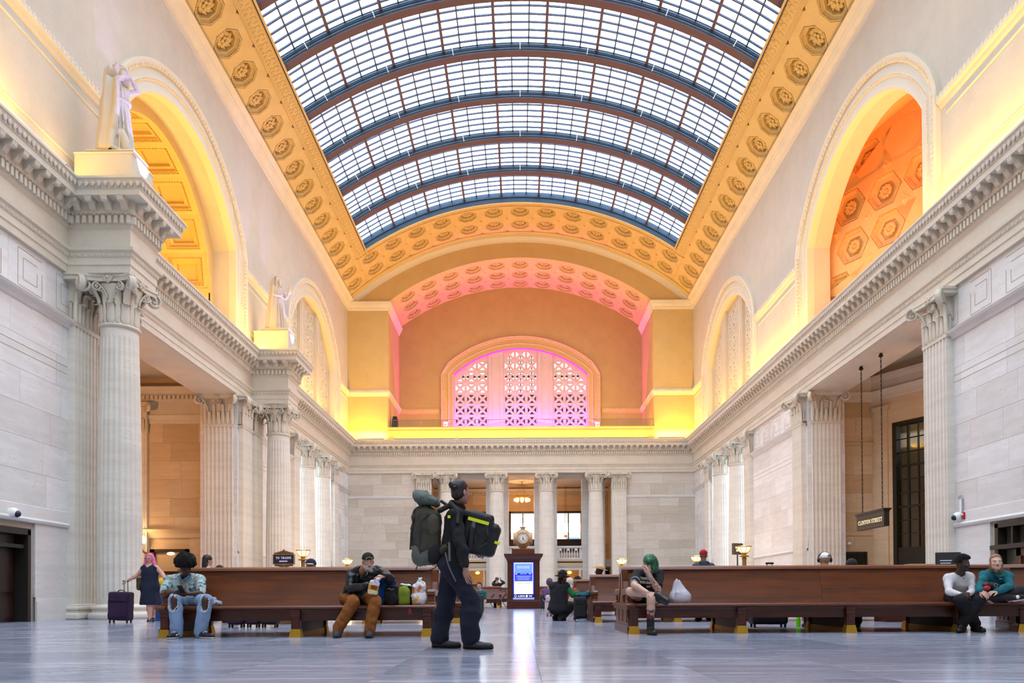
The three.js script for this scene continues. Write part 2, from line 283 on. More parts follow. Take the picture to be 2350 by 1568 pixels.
const CBH = 0.42, colBase = lathe([[0.76, 0], [0.79, 0.04], [0.79, 0.12], [0.76, 0.17], [0.70, 0.19], [0.68, 0.21], [0.67, 0.25], [0.69, 0.27], [0.72, 0.29], [0.73, 0.33], [0.70, 0.37], [0.64, 0.385], [0.60, 0.42], [0.01, 0.42]], 40);
const capR = capitalPieces(CR1, CH, false), capRAll = merge([capR.core.clone(), ...capR.leaves.map((g) => g.clone()), ...capR.vols.map((g) => g.clone())]);
const colShaft = shaftGeo(CR0, CR1, CB - 0.1 - CBH);
function column(x, d, label, group, fine) {
  const t = thing('column', label, 'column', [x, 0, -d], 0, group);
  mesh('base', colBase, M.column, t);
  const s = mesh('shaft', colShaft, M.column, t); s.position.y = CBH;
  const c = mesh('capital', fine ? capR.core : capRAll, M.trim, t); c.position.y = CB;
  if (fine) { for (const g of capR.leaves) mesh('acanthus_leaf', g, M.trim, c); for (const g of capR.vols) mesh('volute', g, M.trim, c); }
  return t;
}
const pilCache = {};
function pilaster(parent, x, d, w, ry, label, depth = 0.22, nf = 7) {   // x, d: middle of the back; ry 0 faces the camera (+z)
  const key = [w, depth, nf].join(), P = pilCache[key] ??= (() => {
    const c = capitalPieces(depth, CH, true, w), b = [[0.18, 0.18, 0], [0.1, 0.1, 0.17], [0.14, 0.1, 0.26], [0.05, 0.07, 0.35]].map(([o, hh, y]) => rbox(2 * (w + o), hh + 0.01, depth + o + 0.02, Math.min(0.06, hh * 0.45), 0, y + hh / 2, (depth + o) / 2));
    return { shaft: fluted(w, depth, CB - 0.1 - 0.4, nf).translate(0, 0.4, 0), base: merge(b), c, all: merge([c.core.clone(), ...c.leaves.map((g) => g.clone()), ...c.vols.map((g) => g.clone())]) };
  })();
  const t = mesh('pilaster', P.shaft, M.column, parent); t.position.set(x, 0, -d); t.rotation.y = ry; t.userData.label = label;
  mesh('base', P.base, M.column, t); mesh('capital', P.all, M.trim, t).position.y = CB;
  return t;
}
column(-11.5, 21.25, 'great free-standing fluted column carrying the nearer statue, nearest of the left side', undefined, true);
column(-11.5, 35.3, 'free-standing fluted column at left carrying the farther statue', undefined, true);
column(-12.75, 44.1, 'nearer of the two fluted columns in the left bay beyond the farther statue');
column(-12.75, 47.7, 'farther of the two fluted columns in the left bay beyond the farther statue');
column(12.75, 44.1, 'nearer of the two fluted columns in the right bay, behind the brass lamp');
column(12.75, 47.7, 'farther of the two fluted columns in the right bay beyond the hanging sign');
[-5.43, -1.82, 1.82, 5.43].forEach((x, i) => column(x, DE + 0.15, ['leftmost of the four fluted columns of the far end wall, beside the backpacker', 'second fluted column of the far end wall, left of the clock', 'third fluted column of the far end wall, right of the clock', 'rightmost of the four fluted columns of the far end wall'][i]));
// ---------------------------------------------------------------- lower walls
// openings of each side wall: [d0, d1, h0, h1]
const BIG = [23.3, 33.2], FAR = [42.0, 49.7];
function wallSide(side, name) {
  const s = side < 0 ? 1 : -1, x = side * HW, w = struct(name);     // s: direction to the room
  const door = side < 0 ? [15.2, 19.1, 0, 2.33] : [14.6, 20.15, 0, 2.45];
  const o = side * 0.06, back = [];
  const seg = (d0, d1, h0, h1, t = 1.6) => back.push(planar(span(Math.min(x + o, x + o + side * t), Math.max(x + o, x + o + side * t), h0, h1, -d1, -d0), 2));
  seg(DB, door[0], 0, ARCH); seg(door[0], door[1], door[3], ARCH); seg(door[1], BIG[0] - 0.07, 0, ARCH); seg(BIG[1] + 0.07, FAR[0] - 0.07, 0, ARCH); seg(FAR[1] + 0.07, DE + 0.1, 0, ARCH);
  for (const [a, b] of [BIG, FAR]) seg(a, b, ARCH, 10.3);
  seg(DB, DE + 6, 10.3, YC, 1.6);
  seg(DB, BIG[0], ARCH, 10.3); seg(BIG[1], FAR[0], ARCH, 10.3); seg(FAR[1], DE + 0.1, ARCH, 10.3);
  mesh('wall_core', back, M.joint, w);
  const hole = [[door[0] - 0.25, door[1] + 0.22, 0, door[3] + 0.08]];
  // plinth, door-head band, field, ledge and frieze panels
  for (const [a, b, near] of [[9, BIG[0], 1], [BIG[1], FAR[0], 0], [FAR[1], DE, 0]]) {
    const hs = near ? hole : [];
    ashlar(w, 'x', x, s, a, b, 0.62, 2.52, 1.9, 2.2, hs.concat(near ? [] : []));
    ashlar(w, 'x', x, s, a, b, 2.98, CB - 0.2, 0.88, 1.9);
    ashlar(w, 'x', x, s, a, b, CB + 0.06, ARCH, 1.24, 1.55);
    for (const [c, e] of near ? [[a, door[0] - 0.25], [door[1] + 0.22, b]] : [[a, b]]) mesh('plinth', [planar(span(Math.min(x, x + s * 0.06), Math.max(x, x + s * 0.06), 0, 0.5, -e, -c), 2), planar(span(Math.min(x, x + s * 0.03), Math.max(x, x + s * 0.03), 0.5, 0.62, -e, -c), 2)], M.stone[1], w);
    const P = side < 0 ? [[x, a], [x, b]] : [[x, b], [x, a]];
    mesh('band', moulding([[0, 2.52], [0.05, 2.54], [0.08, 2.6], [0.05, 2.64], [0.02, 2.66], [0.02, 2.96], [0, 2.98]], P), M.stone[0], w);
    mesh('ledge', moulding([[0, CB - 0.2], [0.05, CB - 0.18], [0.08, CB - 0.1], [0.2, CB - 0.04], [0.24, CB + 0.02], [0.0, CB + 0.06]], P), M.stone[0], w);
    // incised square fret panels of the frieze
    const fp = []; for (let d = a + 0.8; d < b - 0.6; d += 1.55) for (const q of [0.46, 0.26]) for (const [u0, u1, v0, v1] of [[-q, q, q, q + 0.02], [-q, q, -q - 0.02, -q], [-q - 0.02, -q, -q, q], [q, q + 0.02, -q, q * 0.3]]) fp.push(span(Math.min(x, x + s * 0.006), Math.max(x, x + s * 0.006), 8.93 + v0, 8.93 + v1, -(d + u1), -(d + u0)));
    mesh('fret_line', fp, M.joint, w);
    const fl = []; for (const q of [0.62, 0.82]) fl.push(span(Math.min(x, x + s * 0.005), Math.max(x, x + s * 0.005), 3.4, 7.6 - q, -(a + q + 0.02), -(a + q)), span(Math.min(x, x + s * 0.005), Math.max(x, x + s * 0.005), 3.4, 7.6 - q, -(b - q), -(b - q - 0.02)), span(Math.min(x, x + s * 0.005), Math.max(x, x + s * 0.005), 7.6 - q, 7.62 - q, -(b - q), -(a + q)));
    mesh('fret_line', fl, M.joint, w);
  }
  // jambs and soffit of the two openings
  for (const [a, b] of [BIG, FAR]) mesh('soffit', planar(span(Math.min(x, x + side * 1.66), Math.max(x, x + side * 1.66), ARCH - 0.02, ARCH + 0.04, -b, -a), 2), M.trim, w);
  for (const [a, f] of [[BIG[1], 1], [BIG[0], -1], [FAR[0], -1], [FAR[1], 1]]) { const lo = Math.min(x, x + side * 1.66), hi = Math.max(x, x + side * 1.66); ashlar(w, 'z', a, f > 0 ? 1 : -1, lo, hi, 0.6, ARCH, 0.88, 2.4); mesh('plinth', planar(span(lo, hi, 0, 0.6, -a - 0.03, -a + 0.03), 2), M.stone[1], w); }
  return w;
}
const wallL = wallSide(-1, 'wall_left'), wallR = wallSide(1, 'wall_right');

// ---------------------------------------------------------------- entablature round the hall
const PATH = [[-HW, DB], [-HW, 20.63], [-10.93, 20.63], [-10.93, 21.87], [-HW, 21.87], [-HW, 34.68], [-10.93, 34.68], [-10.93, 35.92], [-HW, 35.92], [-HW, DE], [HW, DE], [HW, DB]];
const ENT = [[0.0, 9.55], [0.10, 9.55], [0.10, 9.74], [0.13, 9.76], [0.13, 9.95], [0.16, 9.97], [0.18, 10.08], [0.24, 10.12], [0.25, 10.2], [0.10, 10.24], [0.10, 10.74], [0.13, 10.78], [0.16, 10.83], [0.17, 10.84], [0.17, 11.08], [0.20, 11.08], [0.27, 11.12], [0.28, 11.17], [0.28, 11.42], [0.62, 11.43], [0.62, 11.58], [0.64, 11.6], [0.66, 11.68], [0.72, 11.8], [0.75, 11.82], [0.75, 11.88], [0.70, 11.9], [0.0, 11.96]];
function egg(s) { return ball(s * 0.5, 0, 0, 0, 6, 0.8, 1, 0.7); }
const modGeo = (() => { const s = new THREE.Shape(); s.moveTo(0, 0); s.lineTo(0.31, 0); s.lineTo(0.31, -0.05); s.bezierCurveTo(0.31, -0.13, 0.22, -0.14, 0.19, -0.09); s.bezierCurveTo(0.15, -0.05, 0.12, -0.2, 0.05, -0.24); s.lineTo(0, -0.25); s.closePath(); return merge([extrude(s, 0.15, 0.012).translate(0, 0, -0.075).rotateY(-Math.PI / 2), span(-0.1, 0.1, -0.03, 0.004, 0, 0.33)]); })();
function entablature(n, i0, i1, ressaut) {
  const e = struct('trim_' + n);
  mesh('cornice_moulding', moulding(ENT, PATH, i0, i1), M.trim, e);
  for (const [a, b] of ressaut) mesh('soffit', span(PATH[a][0], PATH[a + 1][0], ARCH - 0.01, ARCH + 0.02, -PATH[a + 1][1] - 1.24, -PATH[a][1]), M.trim, e);
  along(PATH, i0, i1, 0.28, 0.42, (x, z, a) => { const m = mesh('modillion', modGeo, M.trim, e); m.position.set(x, 11.42, z); m.rotation.y = a; }, 15);
  const put = (list, g, out, step, y) => along(PATH, i0, i1, out, step, (x, z, a) => list.push(g.clone().rotateY(a).translate(x, y, z)), 15);
  const den = []; put(den, box(0.1, 0.2, 0.11), 0.21, 0.165, 10.96);
  const eg = []; put(eg, egg(0.075), 0.2, 0.11, 10.14); put(eg, egg(0.085), 0.25, 0.12, 11.12);
  const lf = []; put(lf, merge([ball(0.075, 0, 0, 0, 6, 0.9, 1.25, 0.5), ball(0.03, 0.075, 0.03, 0, 6, 1, 1.4, 0.6)]), 0.68, 0.17, 11.71); put(lf, merge([ball(0.055, 0, 0, 0, 6, 1.2, 0.9, 0.35), ball(0.03, 0.08, 0.02, 0, 6, 1, 1, 0.5)]), 0.165, 0.17, 10.02);
  for (const [nm, l] of [['dentils', den], ['egg_moulding', eg], ['leaf_moulding', lf]]) if (l.length) mesh(nm, l, M.trim, e).userData.kind = 'stuff';
  return e;
}
const trimL = entablature(1, 0, 9, [[1, 2], [5, 6]]), trimR = entablature(2, 10, 11, []), trimE = entablature(3, 9, 10, []);

// ---------------------------------------------------------------- upper walls with arches
const ARC = { c: [28.25, 45.9], half: 4.75, spring: 15.9, rise: 2.75 };
function segArc(s, cx, half, spring, rise, y0, hole = true) {     // a segmental-arched opening as a Path
  const r = (half * half + rise * rise) / (2 * rise), cy = spring + rise - r, a = Math.asin(half / r), p = new THREE.Path();
  p.moveTo(cx - half, y0); p.lineTo(cx - half, spring); for (let i = 1; i < 24; i++) { const t = -a + 2 * a * i / 24; p.lineTo(cx + r * Math.sin(t), cy + r * Math.cos(t)); } p.lineTo(cx + half, spring); p.lineTo(cx + half, y0); p.closePath();
  if (hole) s.holes.push(p); return p;
}
function archLine(half, spring, rise, y0, n = 28) {                 // points [u, h] up one side, over and down
  const r = (half * half + rise * rise) / (2 * rise), cy = spring + rise - r, a = Math.asin(half / r), o = [[-half, y0]];
  for (let i = 0; i <= n; i++) { const t = -a + 2 * a * i / n; o.push([r * Math.sin(t), cy + r * Math.cos(t)]); } o.push([half, y0]); return o;
}
// sweep a profile [[inset, out]...] along an arch line lying in the plane (u, h); inset grows outward from the opening
function archivolt(line, profile) {
  const rs = line.map((p, i) => {
    const a = line[Math.max(0, i - 1)], b = line[Math.min(line.length - 1, i + 1)], t = [b[0] - a[0], b[1] - a[1]], l = Math.hypot(...t); let n = [-t[1] / l, t[0] / l];
    if (i === 0 || i === line.length - 1) n = [i ? 1 : -1, 0];
    return profile.map(([k, o]) => V(p[0] + n[0] * k, p[1] + n[1] * k, o));
  });
  return toCreasedNormals(rings(rs, false, false), 0.5);
}
function lineBeads(line, inset, step, f) { let acc = step / 2; for (let i = 0; i < line.length - 1; i++) { const a = line[i], b = line[i + 1], L = Math.hypot(b[0] - a[0], b[1] - a[1]), n = [-(b[1] - a[1]) / L, (b[0] - a[0]) / L]; while (acc < L) { const t = acc / L; f(lerp(a[0], b[0], t) + n[0] * inset, lerp(a[1], b[1], t) + n[1] * inset, Math.atan2(b[1] - a[1], b[0] - a[0])); acc += step; } acc -= L; } }
function archFrame(parent, half, spring, rise, y0, place, m0 = M.trim) {         // the moulded band round an arched opening
  const line = archLine(half, spring, rise, y0, 40);
  place(mesh('archivolt', archivolt(line, [[-0.012, -0.3], [-0.012, 0.02], [0.06, 0.05], [0.1, 0.03], [0.34, 0.03], [0.36, 0.07], [0.42, 0.09], [0.46, 0.05], [0.74, 0.05], [0.76, 0.1], [0.86, 0.17], [0.95, 0.2], [1.0, 0.14], [1.02, 0.0]]), m0, parent));
  const g = []; lineBeads(line, 0.80, 0.17, (u, h, a) => g.push(ball(0.07, 0, 0, 0, 6, 0.8, 1.1, 0.9).rotateZ(a).translate(u, h, 0.14))); lineBeads(line, 0.4, 0.1, (u, h) => g.push(ball(0.035, u, h, 0.09, 5)));
  const m = mesh('bead_moulding', g, m0, parent); m.userData.kind = 'stuff'; place(m);
}
// pierced grille of three panels: cells with crossed bars
function grille(parent, half, spring, rise, y0, place, m) {
  const n = 3, gap = half * 0.215, pw = (2 * half - 2 * gap) / 3, cell = pw / 3.12, line = archLine(half, spring, rise, y0, 40), top = (u) => { const r = (half * half + rise * rise) / (2 * rise); return spring + rise - r + Math.sqrt(Math.max(0, r * r - u * u)); };
  for (let k = 0; k < 3; k++) {
    const u0 = -half + k * (pw + gap), u1 = u0 + pw, s = new THREE.Shape(); s.moveTo(u0, y0); for (let i = 0; i <= 14; i++) { const u = lerp(u0, u1, i / 14); s.lineTo(u, Math.abs(u) >= half - 1e-3 ? spring : top(u)); } s.lineTo(u1, y0); s.closePath();
    const boss = [];
    for (let r = 0; r < 9; r++) for (let c = 0; c < 3; c++) {
      const cx = u0 + cell * 0.06 + (c + 0.5) * cell, cy = y0 + 0.1 + (r + 0.5) * cell, q = cell * 0.385, w = cell * 0.125;
      for (const [ax, ay] of [[0, 1], [1, 0], [0, -1], [-1, 0]]) {
        const P = [[-q + w, q], [q - w, q], [0, w * 1.15]].map(([x, y]) => [cx + x * ay + y * ax, cy + y * ay - x * ax]);
        if (P.every(([x, y]) => y < top(x) - 0.1)) { const h = new THREE.Path(); h.moveTo(...P[0]); h.lineTo(...P[1]); h.lineTo(...P[2]); h.closePath(); s.holes.push(h); }
      }
      if (cy + q < top(cx) - 0.1) { boss.push(cyl(cell * 0.07, cell * 0.09, 0.05, 8).rotateX(Math.PI / 2).translate(cx, cy, 0.02)); if (c) boss.push(cyl(cell * 0.13, cell * 0.15, 0.06, 10).rotateX(Math.PI / 2).translate(cx - cell / 2, cy + cell / 2, 0.02)); }
    }
    place(mesh('grille_panel', planar(extrude(s, 0.22).translate(0, 0, -0.22), 2), m, parent));
    place(mesh('boss', boss, m, parent)).userData.kind = 'stuff';
  }
  for (const k of [0, 1]) { const u0 = -half + pw + k * (pw + gap), s = new THREE.Shape(); s.moveTo(u0, y0); s.lineTo(u0, top(u0)); s.lineTo(u0 + gap / 2, top(u0 + gap / 2)); s.lineTo(u0 + gap, top(u0 + gap)); s.lineTo(u0 + gap, y0); s.closePath(); place(mesh('mullion', planar(extrude(s, 0.42).translate(0, 0, -0.24), 2), m, parent)); const e = merge([span(u0 + gap * 0.2, u0 + gap * 0.24, y0, top(u0) - 0.2, 0.17, 0.2), span(u0 + gap * 0.76, u0 + gap * 0.8, y0, top(u0) - 0.2, 0.17, 0.2)]); place(mesh('mullion_bead', e, m, parent)); }
}
function upperWall(side, name) {
  const s = new THREE.Shape(); s.moveTo(DB, YC); s.lineTo(DE + 0.05, YC); s.lineTo(DE + 0.05, YS + 0.3); s.lineTo(DB, YS + 0.3); s.closePath();
  for (const c of [10.6, ...ARC.c]) segArc(s, c, ARC.half, ARC.spring, ARC.rise, YC + (c > 40 ? 0.55 : 0.02));
  const w = struct(name), X = side * HW;
  // shape is in (d, h); turn it so that d runs to -z and thickness outward
  const put = (o, c, off = 0) => { o.rotation.y = side < 0 ? Math.PI / 2 : -Math.PI / 2; o.position.set(X - side * off, 0, -c); return o; };
  const g = extrude(s, 1.0, 0, 4); const a = g.attributes.position; for (let i = 0; i < a.count; i++) { const d = a.getX(i), h = a.getY(i), t = a.getZ(i); a.setXYZ(i, X + side * t, h, -d); }
  mesh('wall_face', planar(side > 0 ? (g.computeVertexNormals(), g) : flip(g), 3), M.plaster, w);
  ARC.c.forEach((c, i) => archFrame(w, ARC.half, ARC.spring, ARC.rise, YC, (o) => put(o, c)));
  // panel mouldings of the string course and plinth
  const P = (a, b) => side < 0 ? [[X, a], [X, b]] : [[X, b], [X, a]], e = ARC.half + 1.02;
  for (const [a, b] of [[16.5, 28.25 - e], [28.25 + e, 45.9 - e], [45.9 + e, DE]]) {
    mesh('string_course', moulding([[0, 15.2], [0.05, 15.24], [0.08, 15.34], [0.14, 15.38], [0.16, 15.46], [0.12, 15.6], [0.05, 15.68], [0, 15.7]], P(a, b)), M.trim, w);
    const g = []; for (let d = a + 0.1; d < b; d += 0.2) g.push(egg(0.13).translate(X - side * 0.14, 15.53, -d)); mesh('egg_moulding', g, M.trim, w).userData.kind = 'stuff';
    mesh('base_moulding', moulding([[0.1, YC], [0.1, 12.5], [0.06, 12.56], [0.04, 12.62], [0, 12.66]], P(a, b)), M.trim, w);
    mesh('panel_moulding', moulding([[0, 12.86], [0.03, 12.88], [0.03, 12.92], [0, 12.94]], P(a + 0.3, b - 0.3)), M.trim, w);
    mesh('panel_moulding', moulding([[0, 14.9], [0.03, 14.92], [0.03, 14.96], [0, 14.98]], P(a + 0.3, b - 0.3)), M.trim, w);
  }
  mesh('crown_moulding', moulding([[0, 21.55], [0.05, 21.6], [0.07, 21.7], [0.12, 21.76], [0.22, 21.86], [0.26, 21.95], [0.30, 22.0], [0.30, 22.06], [0.5, 22.2], [0.0, 22.3]], P(DB, DE)), M.trim, w);
  return w;
}
const upL = upperWall(-1, 'wall_upper_left'), upR = upperWall(1, 'wall_upper_right');
function sideWindow(side, n) {
  const w = struct('window_' + n), X = side * HW, put = (o) => { o.rotation.y = side < 0 ? Math.PI / 2 : -Math.PI / 2; o.position.set(X + side * 0.45, 0, -45.9); return o; };
  grille(w, ARC.half - 0.02, ARC.spring, ARC.rise, YC + 0.55, put, M.plaster);
  put(mesh('glass', new THREE.PlaneGeometry(2 * ARC.half, 7).translate(0, 15.5, -0.5), M.glass, w));
  return w;
}
sideWindow(-1, 1); sideWindow(1, 2);

// ---------------------------------------------------------------- the end wall: pier faces, tall niche with a coffered vault, window
const wallN = struct('wall_niche'), wallE = struct('wall_end'), NW = 9.73, NS = 22.1, NRISE = 3.25;
{
  const w = wallE;
  const s = new THREE.Shape(); s.moveTo(-HW, YC); s.lineTo(-HW, YS); for (let i = 0; i <= 40; i++) { const x = lerp(-HW, HW, i / 40); s.lineTo(x, arcY(Math.min(HW, Math.abs(x))) + 0.35); } s.lineTo(HW, YC); s.closePath();
  segArc(s, 0, NW, NS, NRISE, YC + 0.02);
  mesh('wall_face', planar(extrude(s, 0.6).translate(0, 0, -DE - 0.6), 3), M.plasterAmberLit, w);
  // lower part: flanks and lintel
  mesh('wall_core', [planar(span(-HW - 1.6, -6.55, 0, YC, -DE - 0.7, -DE - 0.06), 2), planar(span(6.55, HW + 1.6, 0, YC, -DE - 0.7, -DE - 0.06), 2), planar(span(-6.56, 6.56, ARCH, YC, -DE - 0.75, -DE - 0.06), 2)], M.joint, w);
  for (const k of [-1, 1]) {
    const u0 = k < 0 ? -HW : 6.55, u1 = k < 0 ? -6.55 : HW;
    ashlar(w, 'z', DE, 1, u0, u1, 0.62, 2.6, 1.0, 1.5, [], M.stoneFarDimmed); ashlar(w, 'z', DE, 1, u0, u1, 2.75, 7.7, 0.62, 1.5, [], M.stoneFarDimmed); ashlar(w, 'z', DE, 1, u0, u1, 7.9, ARCH, 0.82, 1.5, [], M.stoneFarDimmed);
    mesh('plinth', planar(span(u0, u1, 0, 0.62, -DE - 0.04, -DE + 0.05), 2), M.stone[1], w);
    const P = [[u0, DE], [u1, DE]];
    mesh('band', moulding([[0, 2.6], [0.06, 2.63], [0.06, 2.72], [0, 2.75]], P), M.stone[0], w); mesh('band', moulding([[0, 7.7], [0.06, 7.74], [0.1, 7.84], [0, 7.9]], P), M.stone[0], w);
  }
  // string course and crown of the two piers, wrapped into the niche
  for (const k of [-1, 1]) {
    const P = k < 0 ? [[-HW, DE], [-NW, DE], [-NW, DN]] : [[NW, DN], [NW, DE], [HW, DE]];
    mesh('crown_moulding', moulding([[0, 21.5], [0.06, 21.56], [0.1, 21.7], [0.2, 21.84], [0.24, 21.95], [0.28, 22.05], [0.28, 22.1], [0, 22.14]], P), M.trim, w);
    mesh('string_course', moulding([[0, 15.2], [0.05, 15.24], [0.08, 15.34], [0.14, 15.38], [0.16, 15.46], [0.12, 15.6], [0.05, 15.68], [0, 15.7]], P), M.trim, w);
    const g = []; for (let x = NW; x < HW; x += 0.2) g.push(egg(0.13).translate(k * x, 15.53, -DE + 0.14)); for (let d = DE; d < DN; d += 0.2) g.push(egg(0.13).translate(k * (NW - 0.14), 15.53, -d)); mesh('egg_moulding', g, M.trim, w).userData.kind = 'stuff';
    mesh('base_moulding', moulding([[0.1, YC], [0.1, 12.5], [0.06, 12.56], [0, 12.66]], P.slice(0, 3)), M.trim, w);
  }
  mesh('parapet', [planar(span(-NW, NW, YC - 0.1, 12.8, -DE - 0.4, -DE + 0.12), 3), planar(span(-NW, NW, 12.8, 12.9, -DE - 0.45, -DE + 0.18), 3), planar(span(-NW, NW, 12.6, 12.66, -DE, -DE + 0.15), 3)], M.plasterAmberLit, w);
  // arch moulding under the great vault
  const line = []; for (let i = 0; i <= 60; i++) { const x = lerp(-12.3, 12.3, i / 60); line.push([x, arcY(x) - 0.42]); }
  mesh('arch_moulding', archivolt(line, [[0, 0], [0.02, 0.06], [0.1, 0.08], [0.12, 0.14], [0.24, 0.2], [0.26, 0.26], [0.36, 0.3], [0.42, 0.3]]).translate(0, 0, -DE), M.trim, w);
}
{
  const w = wallN;
  for (const k of [-1, 1]) mesh('side_wall', planar(span(Math.min(k * NW, k * (NW + 0.4)), Math.max(k * NW, k * (NW + 0.4)), 12, NS + 0.2, -DN - 0.3, -DE - 0.58), 3), M.niche, w);
  const s = new THREE.Shape(); s.moveTo(-16, 9.7); s.lineTo(-16, 28); s.lineTo(16, 28); s.lineTo(16, 9.7); s.closePath();
  segArc(s, 0, 5.42, 18.35, 2.1, 13.2);
  mesh('wall_face', planar(extrude(s, 0.7).translate(0, 0, -DN - 0.7), 3), M.niche, w);
  mesh('niche_floor', planar(span(-NW, NW, 12.1, 12.3, -DN, -DE - 0.4), 3), M.stone[1], w);
  const put = (o) => { o.position.z = -DN; return o; };
  archFrame(w, 5.42, 18.35, 2.1, 12.3, put, M.vault);
  const P = [[-NW, DN], [-6.5, DN]], Q = [[6.5, DN], [NW, DN]];
  for (const p of [P, Q]) { mesh('string_course', moulding([[0, 15.2], [0.05, 15.24], [0.08, 15.34], [0.14, 15.38], [0.16, 15.46], [0.12, 15.6], [0.05, 15.68], [0, 15.7]], p), M.vault, w); const g = []; for (let x = p[0][0]; x < p[1][0]; x += 0.2) g.push(egg(0.13).translate(x, 15.53, -DN + 0.14)); mesh('egg_moulding', g, M.vault, w).userData.kind = 'stuff'; }
  const win = struct('window_3');
  grille(win, 5.4, 18.35, 2.1, 13.2, (o) => { o.position.z = -DN - 0.28; return o; }, M.plaster);
  mesh('glass', new THREE.PlaneGeometry(10.8, 8).translate(0, 17, -DN - 0.62), M.glass, win);
  const ln = archLine(5.36, 18.35, 2.07, 13.25, 40); mesh('light_strip', tube(ln.slice(1, -1).map(([u, h]) => V(u, h, -DN + 0.02)), 0.05, 80, 6), mat({ color: 0xff30d8, emissive: MAG, emissiveIntensity: 1.1 }), win);
  const bars = []; for (let i = -6; i <= 6; i++) bars.push(span(i * 0.9 - 0.05, i * 0.9 + 0.05, 13.2, 20.6, -DN - 0.75, -DN - 0.66)); for (const y of [15.6, 16.9, 18.4, 19.7]) bars.push(span(-5.4, 5.4, y - 0.09, y + 0.09, -DN - 0.77, -DN - 0.66));
  mesh('glazing_bar', bars, M.steel, win);
}

const L = Math.PI / 2, Rr = -Math.PI / 2;   // facing +x (left wall) and -x (right wall)
pilaster(wallL, -HW, 21.25, 0.56, L, 'fluted pilaster on the left wall just behind the nearer statue column');
pilaster(wallL, -HW, 22.75, 0.5, L, 'narrow fluted pilaster on the near jamb of the left opening');
pilaster(wallL, -HW, 33.85, 0.56, L, 'fluted pilaster on the far pier of the left opening, facing the hall');
pilaster(wallL, -HW, 35.3, 0.5, L, 'fluted pilaster on the left wall behind the farther statue column');
pilaster(wallL, -13.45, 33.2, 0.62, 0, 'fluted pilaster on the left pier facing the camera inside the opening', 0.12);
pilaster(wallL, -HW, 41.4, 0.5, L, 'fluted pilaster at the near edge of the far left bay of columns');
pilaster(wallL, -HW, 50.3, 0.5, L, 'fluted pilaster at the far edge of the far left bay of columns');
pilaster(wallR, HW, 22.6, 0.62, Rr, 'broad fluted pilaster on the right wall nearest the camera, left of the wooden door');
pilaster(wallR, HW, 33.9, 0.56, Rr, 'fluted pilaster on the right pier of the sign opening, facing the hall');
pilaster(wallR, 13.45, 33.2, 0.62, 0, 'fluted pilaster on the right pier facing the camera behind the hanging sign', 0.12);
pilaster(wallR, HW, 41.4, 0.5, Rr, 'fluted pilaster at the near edge of the far right bay of columns');
pilaster(wallR, HW, 50.3, 0.5, Rr, 'fluted pilaster at the far edge of the far right bay of columns');
pilaster(wallE, -7.1, DE, 0.52, 0, 'fluted pilaster at the left edge of the far opening, above the backpack');
pilaster(wallE, 7.1, DE, 0.52, 0, 'fluted pilaster at the right edge of the far opening, behind a brass lamp');

const recessL = struct('ceiling_recess_left'), recessR = struct('ceiling_recess_right');
// ---------------------------------------------------------------- the great vault: coffered strips round the skylight
const OCT = (a) => { const p = [], r = a / Math.cos(Math.PI / 8); for (let i = 0; i < 8; i++) { const t = Math.PI / 8 + i * Math.PI / 4; p.push([r * Math.cos(t), r * Math.sin(t)]); } return p; };
function ngon(n, a, rot = 0) { const p = [], r = a / Math.cos(Math.PI / n); for (let i = 0; i < n; i++) { const t = rot + i * 2 * Math.PI / n; p.push([r * Math.cos(t), r * Math.sin(t)]); } return p; }
// one cell of the vault in the plane z = 0 seen from +z: panel, stepped recess, dentil border, corner notches
function cofferCell(w, l, outline, levels, notch, bead) {
  const s = new THREE.Shape(), x = w / 2, y = l / 2, q = notch, parts = [];
  const c = q ? [[-x + q, -y], [x - q, -y], [x, -y + q], [x, y - q], [x - q, y], [-x + q, y], [-x, y - q], [-x, -y + q]] : [[-x, -y], [x, -y], [x, y], [-x, y]];
  c.forEach(([a, b], i) => i ? s.lineTo(a, b) : s.moveTo(a, b)); s.closePath();
  const hole = new THREE.Path(), o = outline(levels[0][0]); o.forEach(([a, b], i) => i ? hole.lineTo(a, b) : hole.moveTo(a, b)); hole.closePath(); s.holes.push(hole);
  parts.push(new THREE.ShapeGeometry(s));
  if (q) for (const [sx, sy] of [[-1, -1], [1, -1], [1, 1], [-1, 1]]) { const A = V(sx * (x - q), sy * y, 0), B = V(sx * x, sy * (y - q), 0), C = V(sx * x, sy * y, -0.14), g = new THREE.BufferGeometry(); const t = sx * sy > 0 ? [A, C, B] : [A, B, C]; g.setFromPoints(t); g.computeVertexNormals(); parts.push(g); }
  const rs = levels.map(([a, z]) => outline(a).map(([u, v]) => V(u, v, z)));
  const well = rings([...rs].reverse(), false).toNonIndexed(); well.computeVertexNormals(); parts.push(well);
  const back = new THREE.ShapeGeometry(poly(outline(levels.at(-1)[0]))); back.translate(0, 0, levels.at(-1)[1]); parts.push(back);
  if (bead) { const [a, z, size, n] = bead, p = outline(a); p.forEach((u, i) => { const v = p[(i + 1) % p.length]; for (let k = 0; k < n; k++) { const t = (k + 0.5) / n; parts.push(box(size, size, 0.05).rotateZ(Math.atan2(v[1] - u[1], v[0] - u[0])).translate(lerp(u[0], v[0], t), lerp(u[1], v[1], t), z)); } }); }
  return planar(merge(parts), 3);
}
